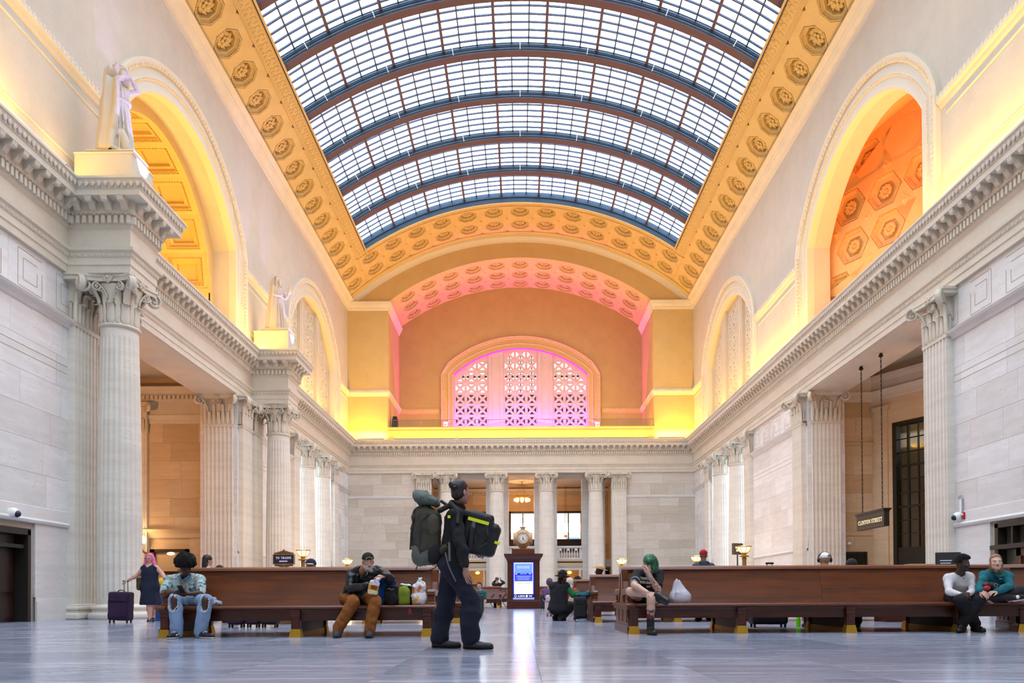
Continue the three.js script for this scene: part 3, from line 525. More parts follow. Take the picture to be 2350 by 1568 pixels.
function rosette(r, n, n2) {
  const g = [];
  for (let i = 0; i < n; i++) { const a = i / n * 2 * Math.PI; g.push(ball(r * 0.33, 0, 0, 0, 8, 1, 0.95, 0.45).rotateX(0).translate(r * 0.68, 0, 0.02).rotateZ(a), ball(r * 0.13, r * 0.9, 0, 0.05, 6).rotateZ(a + 0.2)); }
  for (let i = 0; i < n2; i++) { const a = (i + 0.5) / n2 * 2 * Math.PI; g.push(ball(r * 0.24, 0, 0, 0, 7, 1, 0.9, 0.5).translate(r * 0.33, 0, r * 0.24).rotateZ(a)); }
  g.push(ball(r * 0.15, 0, 0, r * 0.38, 8), cyl(r * 0.3, r * 0.62, 0.12, 10).rotateX(Math.PI / 2).translate(0, 0, -0.02)); return merge(g);
}
const octLevels = [[0.62, 0], [0.61, -0.05], [0.52, -0.06], [0.50, -0.13], [0.44, -0.14], [0.42, -0.36]];
const ros = rosette(0.36, 8, 5);
const ceil = struct('ceiling');
const onVault = (o, th, d, r = R, yc = YR) => { const s = Math.sin(th), c = Math.cos(th); o.matrixAutoUpdate = false; o.matrix.makeBasis(V(-c, s, 0), V(0, 0, -1), V(-s, -c, 0)).setPosition(r * s, yc + r * c, -d); o.matrix.decompose(o.position, o.quaternion, o.scale); o.matrixAutoUpdate = true; return o; };
function coffer(parent, geo, th, d, r, yc, m = M.vault) { const c = onVault(mesh('coffer', geo, m, parent), th, d, r, yc); const q = mesh('rosette', ros, m, c); q.position.z = -0.26; return c; }
const TH = Math.asin(11.72 / R), CW = 2 * TH / 14, A1 = TH + 0.0512, A0 = TH - 0.0512, ASK = Math.asin(10.3 / R), AWALL = Math.asin((HW + 0.2) / R);
{
  const sideCell = cofferCell(R * 0.1024 + 0.01, 1.78, OCT, octLevels, 0.13, [0.565, -0.02, 0.055, 6]), endCell = cofferCell(R * CW + 0.015, 1.78, OCT, octLevels, 0.13, [0.565, -0.02, 0.055, 6]);
  for (const k of [-1, 1]) for (let i = 0; i < 17; i++) coffer(ceil, sideCell, k * TH, 52.88 - i * 1.78);
  for (let row = 0; row < 2; row++) for (let i = 1; i < 14; i++) coffer(ceil, endCell, -TH + i * CW, 52.88 - row * 1.78);
  // plain strips: along a range of angles and distances
  const sheet = (a0, a1, d0, d1, n = 1, rr0 = R, rr1 = rr0) => { const g = new THREE.PlaneGeometry(1, 1, n, 1), p = g.attributes.position; for (let i = 0; i < p.count; i++) { const t = p.getX(i) + 0.5, a = lerp(a0, a1, t), r = lerp(rr0, rr1, t), d = lerp(d0, d1, p.getY(i) + 0.5); p.setXYZ(i, r * Math.sin(a), YR + r * Math.cos(a), -d); } g.computeVertexNormals(); return g; };
  const dN = 52.88 - 16 * 1.78 - 0.89, e = [];
  for (const k of [-1, 1]) { e.push(sheet(k * A0, k * A1, DB, dN), sheet(k * ASK, k * A0, DB, 50.21, 2), sheet(k * A1, k * AWALL, DB, DE, 1), sheet(k * A0, k * A1, 53.77, DE, 1)); }
  e.push(sheet(-A0 + CW * 0 , A0, 53.77, DE + 0.05, 40), sheet(-ASK, ASK, 49.7, 50.21, 40));
  const fillA = TH - CW * 0.5; for (const k of [-1, 1]) e.push(sheet(k * fillA, k * A0, 50.21, 53.77, 1));
  mesh('plain_band', planar(merge(e), 3), M.vault, ceil);
  // mouldings beside the coffers and round the skylight opening
  for (const k of [-1, 1]) for (const [a, w, o] of [[A1 + 0.004, 0.07, 0.1], [A0 - 0.006, 0.05, 0.05], [ASK + 0.003, 0.09, 0.12]]) { const p = k * a, e = a > A1 ? DE : 50.2; mesh('vault_moulding', [box(w, o, e - DB).rotateZ(-p).translate((R - o * 0.3) * Math.sin(p), YR + (R - o * 0.3) * Math.cos(p), -(e + DB) / 2)], M.vault, ceil); }
  const arcRib = (r, a, d, w, h, n = 48) => { const rs = []; for (let i = 0; i <= n; i++) { const t = lerp(-a, a, i / n), q = (rad, z) => V(rad * Math.sin(t), YR + rad * Math.cos(t), -z); rs.push([q(r, d - w / 2), q(r, d + w / 2), q(r + h, d + w / 2), q(r + h, d - w / 2)]); } const g = rings(rs).toNonIndexed(); g.computeVertexNormals(); return g; };
  mesh('vault_moulding', arcRib(R - 0.1, ASK, 49.78, 0.12, 0.3), M.vault, ceil); mesh('vault_moulding', arcRib(R - 0.05, A0, 50.25, 0.06, 0.1), M.vault, ceil); mesh('vault_moulding', arcRib(R - 0.06, A1, 53.82, 0.08, 0.1), M.vault, ceil);
  // leaf scrolls of the inner band
  const lf = [], leaf = merge([ball(0.15, 0, 0, 0, 7, 1, 0.8, 0.35), ball(0.08, 0.2, 0.1, 0, 6, 1, 1, 0.5), ball(0.08, 0.2, -0.12, 0, 6, 1.3, 0.7, 0.5), ball(0.06, -0.05, 0.2, 0, 6, 1.6, 0.7, 0.5)]);
  const o = new THREE.Object3D(), put = (th, d) => { onVault(o, th, d); o.updateMatrix(); lf.push(leaf.clone().applyMatrix4(o.matrix)); };
  for (const k of [-1, 1]) for (let d = 24; d < 50; d += 0.46) put(k * (ASK + A0) / 2, d); for (let a = -ASK; a < ASK; a += 0.5 / R) { put(a, 49.98); }
  mesh('leaf_scrolls', lf, M.vault, ceil).userData.kind = 'stuff';

  // ------------------------------------------------------------ skylight: ribs, purlins, glazing bars, panes
  const sky = struct('skylight'), RG = 19.2, RB = 18.72;
  const seg = 9, pane = 3, NP = seg * pane, ag = ASK + 0.002, D1 = 49.7, STEP = 3.45, ribs = []; for (let d = 46.6; d > -12; d -= STEP) ribs.push(d);
  const P = (r, a, d) => V(r * Math.sin(a), YR + r * Math.cos(a), -d);
  for (const d of ribs) {
    const r = mesh('rib', arcRib(RB + 0.04, ag, d - 0.12, 0.05, RG - RB - 0.04), M.steel, sky);
    mesh('flange', arcRib(RB, ag, d, 0.42, 0.05), M.oxide, r);
    if (d > 22) {
      for (let i = 0; i < 4; i++) mesh('conduit', tube(Array.from({ length: 25 }, (_, k) => P(RB + 0.13 + i * 0.09, lerp(-ag, ag, k / 24), d - 0.22)), 0.022, 48, 5), i % 2 ? M.steel : M.steelPipe, r);
      for (let k = -3; k <= 3; k++) { const a = k * ag / 3.4; mesh('hanger', rod(P(RB + 0.06, a, d - 0.25), P(RG - 0.02, a, d - 0.25), 0.02, 5), M.white, r); }
    }
  }
  for (let i = 0; i <= NP; i++) { const a = lerp(-ag, ag, i / NP), major = i % pane === 0, w = major ? 0.13 : 0.065, h = major ? 0.2 : 0.08; mesh(major ? 'purlin' : 'glazing_bar', box(w, h, D1 - DB).rotateZ(-a).translate((RG - h / 2) * Math.sin(a), YR + (RG - h / 2) * Math.cos(a), -(D1 + DB) / 2), major ? M.oxide : M.bar, sky); }
  const rows = [], edges = [...ribs.slice().reverse(), D1]; let k0 = DB;
  for (const e of edges) { const n = Math.max(1, Math.round((e - k0) / 0.493)); for (let i = 0; i < n; i++) rows.push([lerp(k0, e, i / n), lerp(k0, e, (i + 1) / n), i > 0]); k0 = e; }
  for (const [d0, , inner] of rows) if (inner && d0 > 10) mesh('glazing_bar', arcRib(RG - 0.07, ag, d0, 0.065, 0.07, 27), M.bar, sky);
  const quad = (i, d0, d1) => { const a = lerp(-ag, ag, i / NP), b = lerp(-ag, ag, (i + 1) / NP), g = new THREE.BufferGeometry(); g.setFromPoints([P(RG + 0.03, a, d0), P(RG + 0.03, a, d1), P(RG + 0.03, b, d1), P(RG + 0.03, a, d0), P(RG + 0.03, b, d1), P(RG + 0.03, b, d0)]); g.computeVertexNormals(); return g; };
  const rest = []; let made = 0;
  for (const [d0, d1] of rows.slice().sort((a, b) => a[0] - b[0])) for (let i = 0; i < NP; i++) { if (d0 > 28.2 && made < 300 && Math.abs(i - 13) < 11) { mesh('pane', quad(i, d0, d1), M.glass, sky); made++; } else rest.push(quad(i, d0, d1)); }
  mesh('far_panes', rest, M.glass, sky).userData.kind = 'stuff';
  // curb round the opening
  const curb = [arcRib(R - 0.02, ag, D1 + 0.06, 0.1, RG - R + 0.06), arcRib(R + 0.28, ag, D1 - 0.02, 0.06, 0.04)];
  for (const k of [-1, 1]) { const a = k * (ag + 0.003); curb.push(box(0.1, 0.72, D1 - DB).rotateZ(-a).translate((R + 0.3) * Math.sin(a), YR + (R + 0.3) * Math.cos(a), -(D1 + DB) / 2)); }
  mesh('curb', curb, M.steel, sky);
}
// niche vault over the end window
{
  const v = struct('ceiling_niche'), r = (NW * NW + NRISE * NRISE) / (2 * NRISE), yc = NS + NRISE - r, a = Math.asin(NW / r), n = 11, ca = 1.77 / r;
  const cell = cofferCell(1.785, 1.70, OCT, octLevels, 0.12, [0.565, -0.02, 0.055, 6]);
  for (let k = 0; k < 3; k++) for (let i = 0; i < n; i++) coffer(v, cell, (i - 5) * ca, 55.82 + k * 1.70, r, yc);
  const e = [], sh = (a0, a1, d0, d1, m) => { const g = new THREE.PlaneGeometry(1, 1, m, 1), p = g.attributes.position; for (let i = 0; i < p.count; i++) { const t = lerp(a0, a1, p.getX(i) + 0.5), d = lerp(d0, d1, p.getY(i) + 0.5); p.setXYZ(i, r * Math.sin(t), yc + r * Math.cos(t), -d); } g.computeVertexNormals(); e.push(g); };
  sh(-a, a, DE - 0.02, 54.975, 40); sh(-a, a, 60.06, DN + 0.4, 40); for (const k of [-1, 1]) sh(k * 5.5 * ca, k * (a + 0.01), 54.97, 60.08, 3);
  mesh('plain_band', planar(merge(e), 3), M.vault, v);
  // roof slabs close the building above and beside the vaults
  const roof = struct('roof');
  const shell = (a0, a1, d0, d1, r, m) => { const q = []; for (let i = 0; i <= m; i++) { const t = lerp(a0, a1, i / m), P = (rr, d) => V(rr * Math.sin(t), YR + rr * Math.cos(t), -d); q.push([P(r, d0), P(r, d1), P(r + 0.2, d1), P(r + 0.2, d0)]); } return rings(q); };
  mesh('roof_slab', [shell(-AWALL - 0.03, AWALL + 0.03, 49.85, 63, R + 0.42, 40), shell(ASK + 0.012, AWALL + 0.03, DB, 49.9, R + 0.42, 4), shell(-ASK - 0.012, -AWALL - 0.03, DB, 49.9, R + 0.42, 4)].map((g) => planar(g, 4)), M.plaster, roof);
  const back = struct('wall_back'); mesh('wall_face', [planar(span(-30, 30, 0, 29, 14, 14.5), 3)], M.plaster, back);
  const ou = struct('wall_outer'); for (const k of [-1, 1]) mesh('wall_face', [span(Math.min(k * 25, k * 25.4), Math.max(k * 25, k * 25.4), 0, 28, -22, 15), span(Math.min(k * 13.7, k * 25.4), Math.max(k * 13.7, k * 25.4), 0, 28, -22, -21.6), span(Math.min(k * 13.7, k * 25.4), Math.max(k * 13.7, k * 25.4), 0, 28, -36.4, -36), span(Math.min(k * 13.7, k * 25.4), Math.max(k * 13.7, k * 25.4), YS + 0.2, 22.6, -62, 15)].map((g) => planar(g, 3)), M.plaster, ou);
}
// ---------------------------------------------------------------- left side: room behind the opening, coffered upper recess
{
  const w = struct('wall_alcove_left');
  mesh('wall_core', [span(-25, -14.25, 0, 10.8, -34.9, -34.56), span(-25, -24.6, 0, 28, -36, -21.5), span(-25, -14.25, 0, 10.8, -22, -21.6)].map((g) => planar(g, 2)), M.stoneLampTint[1], w);
  ashlar(w, 'z', 34.5, 1, -24, -14.26, 0, 8.6, 0.86, 1.7, [[-17.2, -15.35, 0, 2.85]], M.stoneLampTint);
  mesh('cornice', moulding([[0, 8.6], [0.06, 8.62], [0.06, 8.8], [0.12, 8.86], [0.16, 8.98], [0.04, 9.0], [0.04, 9.6], [0.1, 9.64], [0.12, 9.9], [0.3, 9.94], [0.34, 10.1], [0.42, 10.2], [0.42, 10.24], [0, 10.3]], [[-24.6, 22], [-24.6, 34.5], [-14.26, 34.5]]), M.trim, w);
  const dn = []; for (let x = -22; x < -14.4; x += 0.2) dn.push(box(0.12, 0.17, 0.14, x, 9.8, -34.36)); mesh('dentils', dn, M.trim, w).userData.kind = 'stuff';
  mesh('lintel_moulding', moulding([[0, 3.3], [0.06, 3.35], [0.06, 3.55], [0.14, 3.65], [0.22, 3.72], [0.0, 3.8]], [[-18, 34.5], [-14.3, 34.5]]), M.stoneLampTint[0], w);
  const c = struct('ceiling_alcove_left'); mesh('ceiling_plate', planar(span(-25, -14.2, 10.75, 12.1, -36, -21.6), 3), M.plaster, c);
  pilaster(w, -17.75, 34.5, 0.5, 0, 'fluted pilaster deep in the left room behind the nearest great column', 0.16);
  // upper recess: barrel vault across
  const v = recessL, r = 4.35, yc = 13.9, dc = 28.25, step = 19.5 * Math.PI / 180;
  const SQ = (a) => [[a, a * 0.82], [-a, a * 0.82], [-a, -a * 0.82], [a, -a * 0.82]];
  const cell = cofferCell(1.9, r * step + 0.02, SQ, [[0.72, 0], [0.71, -0.05], [0.6, -0.06], [0.58, -0.14], [0.44, -0.15], [0.42, -0.28]], 0, [0.655, -0.02, 0.05, 12]);
  for (let k = -4; k <= 4; k++) for (let i = 0; i < 3; i++) { const a = k * step, o = mesh('coffer', cell, M.vault, v); o.position.set(-14.62 - i * 1.9, yc + r * Math.cos(a), -dc - r * Math.sin(a)); o.quaternion.setFromRotationMatrix(new THREE.Matrix4().makeBasis(V(1, 0, 0), V(0, Math.sin(a), Math.cos(a)), V(0, -Math.cos(a), Math.sin(a)))); }
  const side = []; for (const s of [-1, 1]) side.push(span(-20, -13.6, 12, 14.1, s > 0 ? -dc - r - 0.3 : -dc + r, s > 0 ? -dc - r : -dc + r + 0.3)); side.push(span(-20.3, -19.9, 12, 19, -33.5, -23));
  for (let x of [-13.62]) { const s = new THREE.Shape(); s.moveTo(-6, 12); s.lineTo(-6, 20); s.lineTo(6, 20); s.lineTo(6, 12); s.closePath(); const h = new THREE.Path(); h.moveTo(-r, 12.01); h.lineTo(-r, yc); for (let i = 1; i < 24; i++) { const t = -Math.PI / 2 + Math.PI * i / 24; h.lineTo(r * Math.sin(t), yc + r * Math.cos(t)); } h.lineTo(r, yc); h.lineTo(r, 12.01); h.closePath(); s.holes.push(h); side.push(extrude(s, 0.06).rotateY(Math.PI / 2).translate(x - 0.06, 0, -dc)); }
  mesh('recess_wall', side.map((g) => planar(g, 3)), M.vault, v);
}
// ---------------------------------------------------------------- right side: slanting window room, red-lit coffered recess
const slant = (x, y, z) => V(15.9 + 0.5 * x - 0.866 * z, y, -34 + 0.866 * x + 0.5 * z);
{
  const w = struct('wall_alcove_right');
  ashlar(w, 'z', 34, 1, 14.26, 15.9, 0, 8.6, 0.86, 1.7, [], M.stoneLampTint);
  mesh('wall_core', [span(14.2, 17, 0, 10.8, -34.5, -34.06), span(14.2, 25, 0, 10.8, -22, -21.6)].map((g) => planar(g, 2)), M.stoneLampTint[1], w);
  const pr = [[0, 9.3], [0.06, 9.34], [0.08, 9.5], [0.2, 9.6], [0.26, 9.7], [0.14, 9.74], [0.14, 10.1], [0.2, 10.14], [0.3, 10.24], [0.34, 10.36], [0, 10.4]], pb = [[0, 7.3], [0.06, 7.35], [0.12, 7.45], [0, 7.5]];
  const path = [[14.26, 34], [15.9, 34], [21.5, 24.3]]; mesh('cornice', moulding(pr, path), M.trim, w); mesh('band', moulding(pb, path.slice(0, 2)), M.stoneLampTint[0], w);
  mesh('band', moulding([[0, 3.2], [0.05, 3.24], [0.05, 3.3], [0, 3.34]], path.slice(0, 2)), M.stoneLampTint[0], w);
  // slanting wall with the tall window, built in its own axes
  const g = new THREE.Group(); g.name = 'slanting_wall'; g.position.set(15.9, 0, -34); g.rotation.y = -Math.PI / 3; w.add(g);
  const wx0 = 1.0, wx1 = 4.6, wt = 8.15;
  mesh('pier', [span(-0.2, wx0, 0, 10.8, -0.5, 0), span(wx1, 12, 0, 10.8, -0.5, 0), span(wx0, wx1, wt, 10.8, -0.5, 0), span(0.18, 0.8, 0, 8.9, 0, 0.08), span(0.1, 0.88, 8.8, 9.0, 0, 0.14)].map((q) => planar(q, 2)), M.stoneLampTint[2], g);
  const win = struct('window_4'); win.position.copy(g.position); win.rotation.copy(g.rotation);
  const fr = [span(wx0, wx0 + 0.18, 1.5, wt, -0.3, 0.03), span(wx1 - 0.18, wx1, 1.5, wt, -0.3, 0.03), span(wx0, wx1, wt - 0.16, wt, -0.3, 0.03), span(wx0, wx1, 1.5, 2.62, -0.3, -0.02)]; mesh('window_frame', fr, M.blackMetal, win);
  mesh('apron_panel', rbox(wx1 - wx0 - 0.5, 0.8, 0.06, 0.02, (wx0 + wx1) / 2, 2.05, 0), M.blackMetal, win);
  const nx = 7, ny = 9, pw = (wx1 - wx0 - 0.36) / nx, ph = (wt - 0.16 - 2.62) / ny;
  for (let i = 1; i < nx; i++) mesh('mullion', span(wx0 + 0.18 + i * pw - (i % 3 === 1 ? 0.045 : 0.018), wx0 + 0.18 + i * pw + (i % 3 === 1 ? 0.045 : 0.018), 2.62, wt - 0.16, -0.2, -0.1), M.blackMetal, win);
  for (let j = 1; j < ny; j++) mesh('transom', span(wx0 + 0.18, wx1 - 0.18, 2.62 + j * ph - (j % 3 === 0 ? 0.05 : 0.018), 2.62 + j * ph + (j % 3 === 0 ? 0.05 : 0.018), -0.2, -0.1), M.blackMetal, win);
  for (let i = 0; i < nx; i++) for (let j = 0; j < ny; j++) mesh('pane', new THREE.PlaneGeometry(pw, ph).translate(wx0 + 0.18 + (i + 0.5) * pw, 2.62 + (j + 0.5) * ph, -0.15), M.paneDark, win);
  const c = struct('ceiling_alcove_right'); mesh('ceiling_plate', planar(span(14.2, 25, 10.75, 12.1, -36, -21.6), 3), M.plaster, c);
  const yard = struct('wall_courtyard'); mesh('wall_face', [planar(span(-0.5, 12, 0, 7.6, -3.4, -3), 3), planar(span(-0.5, 12, 8.3, 10.8, -3.4, -3), 3)], M.stoneLampTint[1], yard); yard.position.copy(g.position); yard.rotation.copy(g.rotation);
  // upper recess
  const v = recessR, q = new THREE.Group(); q.name = 'coffered_slope'; q.position.set(13.7, 0, -33.45); q.rotation.y = -Math.PI / 3; v.add(q);
  const HEX = (a) => ngon(6, a, 0), SQd = (a) => ngon(4, a, 0), hr = rosette(0.28, 10, 0), s = new THREE.Shape(); s.moveTo(-0.4, 12); s.lineTo(12, 12); s.lineTo(12, 22); s.lineTo(-0.4, 22); s.closePath();
  const lev = [[0.70, 0], [0.69, -0.06], [0.56, -0.08], [0.55, -0.16], [0.38, -0.17], [0.37, -0.26]];
  const spots = [[1.15, 17.45], [2.8, 17.4], [4.45, 17.5], [6.1, 17.5], [2.05, 19.15], [3.6, 19.25], [5.2, 19.3], [1.3, 15.7], [2.95, 15.75], [4.6, 15.8], [6.2, 15.8], [0.6, 14.0], [2.2, 14.0], [3.8, 14.0], [5.4, 14.0]];
  for (const [x, y] of spots) { const h = new THREE.Path(), o = HEX(lev[0][0]); o.forEach(([a, b], i) => i ? h.lineTo(x + a, y + b) : h.moveTo(x + a, y + b)); h.closePath(); s.holes.push(h); }
  mesh('slope_face', planar(new THREE.ShapeGeometry(s), 3), M.vault, q);
  const cg = (() => { const rs = lev.map(([a, z]) => HEX(a).map(([u, w2]) => V(u, w2, z))); const b = rings([...rs].reverse(), false).toNonIndexed(); b.computeVertexNormals(); const k = [b, new THREE.ShapeGeometry(poly(HEX(0.37))).translate(0, 0, -0.26)]; const p = HEX(0.63); p.forEach((u, i) => { const w2 = p[(i + 1) % 6]; for (let m = 0; m < 9; m++) k.push(box(0.045, 0.045, 0.05).translate(lerp(u[0], w2[0], (m + 0.5) / 9), lerp(u[1], w2[1], (m + 0.5) / 9), -0.04)); }); return planar(merge(k), 3); })();
  for (const [x, y] of spots) { const o = mesh('coffer', cg, M.vault, q); o.position.set(x, y, 0); const f = mesh('rosette', hr, M.vault, o); f.position.z = -0.16; }
  const dm = merge([new THREE.ConeGeometry(0.2, 0.1, 4).rotateX(Math.PI / 2).translate(0, 0, 0.04), box(0.34, 0.34, 0.05).rotateZ(Math.PI / 4)]);
  for (const [x, y] of [[2.0, 16.6], [3.7, 16.6], [5.3, 16.6], [2.9, 18.4], [4.4, 18.4], [2.1, 14.9], [3.75, 14.9], [0.5, 16.5], [0.5, 18.2]]) { const o = mesh('lozenge', dm, M.vault, q); o.position.set(x, y, 0); }
  // smooth vault from the arch to the slope
  const top = []; const A = (x, h, d) => V(x, h, -d);
  const rib = []; for (let i = 0; i <= 10; i++) { const t = i / 10, d = lerp(33.4, 23.2, t); rib.push([A(13.62, 18.9, d), A(14.6 + 2.2 * t, 20.2, d), A(15.5 + 4 * t, 21.2, d), A(18 + 4 * t, 21.9, d)]); }
  mesh('smooth_vault', planar(rings(rib, false, false), 3), M.vault, v);
  mesh('recess_wall', [planar(span(13.6, 25, 12, 22, -34, -33.5), 3), planar(span(13.6, 25, 12, 22, -22.6, -22.2), 3)], M.vault, v);
}
// ---------------------------------------------------------------- beyond the far columns: piers, gallery and its windows
{
  const w = struct('wall_vestibule'), d0 = 62;
  const wins = [[-6.2, -2.55], [-1.0, 1.25], [2.75, 5.05]];
  for (const k of [-1, 1]) mesh('side_wall', planar(span(Math.min(k * 7.2, k * 7.6), Math.max(k * 7.2, k * 7.6), 0, 10, -62.4, -55.2), 2), M.stoneLampTint[0], w);
  ashlar(w, 'z', d0, 1, -7.3, 7.3, 3.3, 8.9, 0.8, 1.7, wins.map(([a, b]) => [a, b, 4.1, 7.55]), M.stoneLampTint, 0.01);
  mesh('wall_core', [span(-7.4, -6.2, 0, 10, -62.3, -62.05), span(-2.55, -1.0, 0, 10, -62.3, -62.05), span(1.25, 2.75, 0, 10, -62.3, -62.05), span(5.05, 7.4, 0, 10, -62.3, -62.05), span(-7.4, 7.4, 7.55, 10, -62.3, -62.05), span(-7.4, 7.4, 0, 4.1, -62.3, -62.05)].map((g) => planar(g, 2)), M.stoneLampTint[1], w);
  mesh('cornice', moulding([[0, 8.9], [0.1, 8.95], [0.1, 9.1], [0.3, 9.2], [0.34, 9.4], [0, 9.5]], [[-7.2, d0], [7.2, d0]]), M.trim, w);
  const dn = []; for (let x = -7; x < 7; x += 0.24) dn.push(box(0.13, 0.2, 0.14, x, 9.02, -61.84)); mesh('dentils', dn, M.trim, w).userData.kind = 'stuff';
  mesh('ceiling_plate', [planar(span(-9.5, 9.5, 9.5, 9.75, -66, -55.2), 2)], M.plaster, w);
  mesh('added_canopy', span(-9, 9, 7.9, 8.05, -76, -62.5), M.stoneLampTint[1], w); mesh('added_canopy_post', [-8.5, 8.5].map((x) => span(x - 0.2, x + 0.2, 0, 7.9, -75.8, -75.4)), M.stoneLampTint[1], w);  // added slab on posts: its dim underside stands for a reflection in the upper panes
  mesh('gallery_floor', planar(span(-7.4, 7.4, 2.75, 3.3, -62, -56.4), 2), M.stoneLampTint[0], w);
  [-5.43, -1.82, 1.82, 5.43].forEach((x) => { mesh('pier', [planar(span(x - 0.85, x + 0.85, 0, 9.5, -57.4, -56.3), 2), planar(span(x - 0.95, x + 0.95, 0, 0.5, -57.5, -56.2), 2)], M.stone[1], w); });
  for (const [a, b] of [[-4.58, -2.67], [-0.97, 0.97], [2.67, 4.58]]) {
    mesh('gallery_front', [planar(span(a, b, 2.5, 3.05, -56.9, -56.5), 2), planar(span(a, b, 3.05, 3.14, -56.95, -56.4), 2), planar(span(a, b, 3.14, 3.42, -56.9, -56.55), 2), planar(span(a, a + 0.22, 3.42, 4.2, -56.85, -56.6), 2), planar(span(b - 0.22, b, 3.42, 4.2, -56.85, -56.6), 2), planar(span(a, b, 4.18, 4.33, -56.95, -56.5), 2), planar(span(a + 0.12, a + 0.24, 0, 2.5, -57, -56.5), 2), planar(span(b - 0.24, b - 0.12, 0, 2.5, -57, -56.5), 2)], M.stone[0], w);
    const bg = lathe([[0.08, 0], [0.08, 0.06], [0.05, 0.1], [0.09, 0.26], [0.07, 0.42], [0.04, 0.56], [0.05, 0.66], [0.08, 0.7], [0.08, 0.78], [0.0, 0.78]], 10);
    for (let i = 0; i < 7; i++) { const o = mesh('baluster', bg, M.stone[1], w); o.position.set(lerp(a + 0.36, b - 0.36, i / 6), 3.42, -56.72); }
    mesh('room_back', planar(span(a - 1.6, b + 1.6, 0, 2.8, -61, -60.8), 2), M.stoneLampTint[1], w);
  }
  wins.forEach(([a, b], i) => {
    const n = struct('window_' + (5 + i)), z = -62.1;
    mesh('window_frame', [span(a, a + 0.14, 4.1, 7.55, z - 0.1, z + 0.2), span(b - 0.14, b, 4.1, 7.55, z - 0.1, z + 0.2), span(a, b, 7.4, 7.55, z - 0.1, z + 0.2), span(a, b, 4.1, 5.25, z - 0.08, z + 0.1), span((a + b) / 2 - 0.04, (a + b) / 2 + 0.04, 5.25, 7.4, z - 0.1, z + 0.1)], M.woodBlack, n);
    mesh('pane', new THREE.PlaneGeometry((b - a) / 2, 2.2).translate(a + (b - a) / 4, 6.35, z), M.glass, n); mesh('pane', new THREE.PlaneGeometry((b - a) / 2, 2.2).translate(a + (b - a) * 0.75, 6.35, z), M.glass, n);
    for (let k = 0; k < 3; k++) mesh('small_light', span(a + 0.3 + k * 0.7, a + 0.52 + k * 0.7, 4.3, 4.6, z + 0.05, z + 0.12), mat({ color: 0xdde6ee, emissive: 0xdde6ee, emissiveIntensity: 0.7 }), n);
  });
  // the building across the street
  const b = thing('street_building', 'pale street building seen through the far window above the clock', 'building', [0, 0, -86]);
  mesh('facade', planar(span(-30, 30, 0, 7.8, -1, 0), 3), M.stoneLampTint[1], b); for (let i = -9; i < 10; i++) for (let j = 0; j < 3; j++) mesh('window', span(i * 3 - 0.8, i * 3 + 0.8, 1 + j * 2.4, 2.4 + j * 2.4, 0, 0.05), M.steelPipe, b);
  const rf = thing('roof_block', 'dark rooftop structure outside, behind the lower rows of the end grille', 'building', [0, 0, -64]); mesh('parapet', planar(span(-9, 9, 9.76, 17.8, -1.5, 0), 3), mat({ color: 0x6b4a3c, roughness: 0.9 }), rf); mesh('coping', span(-9, 9, 17.8, 17.95, -1.6, 0.1), M.stoneLampTint[1], rf);
}
// ---------------------------------------------------------------- coloured uplights on the cornice ledge and in the recesses
const GOLD = new THREE.Color(1, 0.46, 0.02);
for (const k of [-1, 1]) for (let i = 0; i < 9; i++) { const d = 16.4 + i * 4.5; if (k < 0 && Math.abs(d - 21.25) < 1.5) continue; uplight(k < 0 ? trimL : trimR, 'uplight_strip', k * (HW - 0.52), YC + 0.04, -d, i === 8 ? 3.2 : 4.1, 'z', -k * 0.4, AMBER, 180); }
for (const x of [-10.9, 10.9]) uplight(trimE, 'uplight_strip', x, YC + 0.03, -DE + 0.42, 1.9, 'x', -0.1, AMBER, 250);
for (const x of [-7, -2.35, 2.35, 7]) uplight(trimE, 'uplight_strip', x, YC + 0.03, -DE + 0.42, 4.4, 'x', 0.05, AMBER, 95);
for (const x of [-3.9, 0, 3.9]) uplight(wallN, 'uplight_bar', x, 12.6, -DN + 0.4, 3.4, 'x', -0.6, MAG, 820);
mesh('added_light_baffle', span(-6, 6, 12.3, 13.15, -DN + 0.62, -DN + 0.66), M.black, wallN);  // added board, unseen from the hall, that stops the magenta spilling forward
for (const x of [-7.3, -2.4, 2.4, 7.3]) uplight(wallN, 'uplight_bar', x, 12.4, -DE - 0.9, 4.2, 'x', -0.5, AMBER, 105);
for (const z of [-26, -31]) uplight(recessL, 'uplight_bar', -15.2, 12.25, z, 4, 'z', 0, GOLD, 210);
for (const z of [-25, -29]) uplight(recessR, 'uplight_bar', 15.8, 12.25, z, 3.6, 'z', 0.2, REDL, 900);
uplight(recessR, 'uplight_bar', 14.1, 12.25, -28, 5, 'z', -0.15, GOLD, 50);
for (const d of [19.75, 33.85]) uplight(trimL, 'uplight_strip', -12.33, YC + 0.1, -d, 0.5, 'x', -0.55, AMBER, 150);
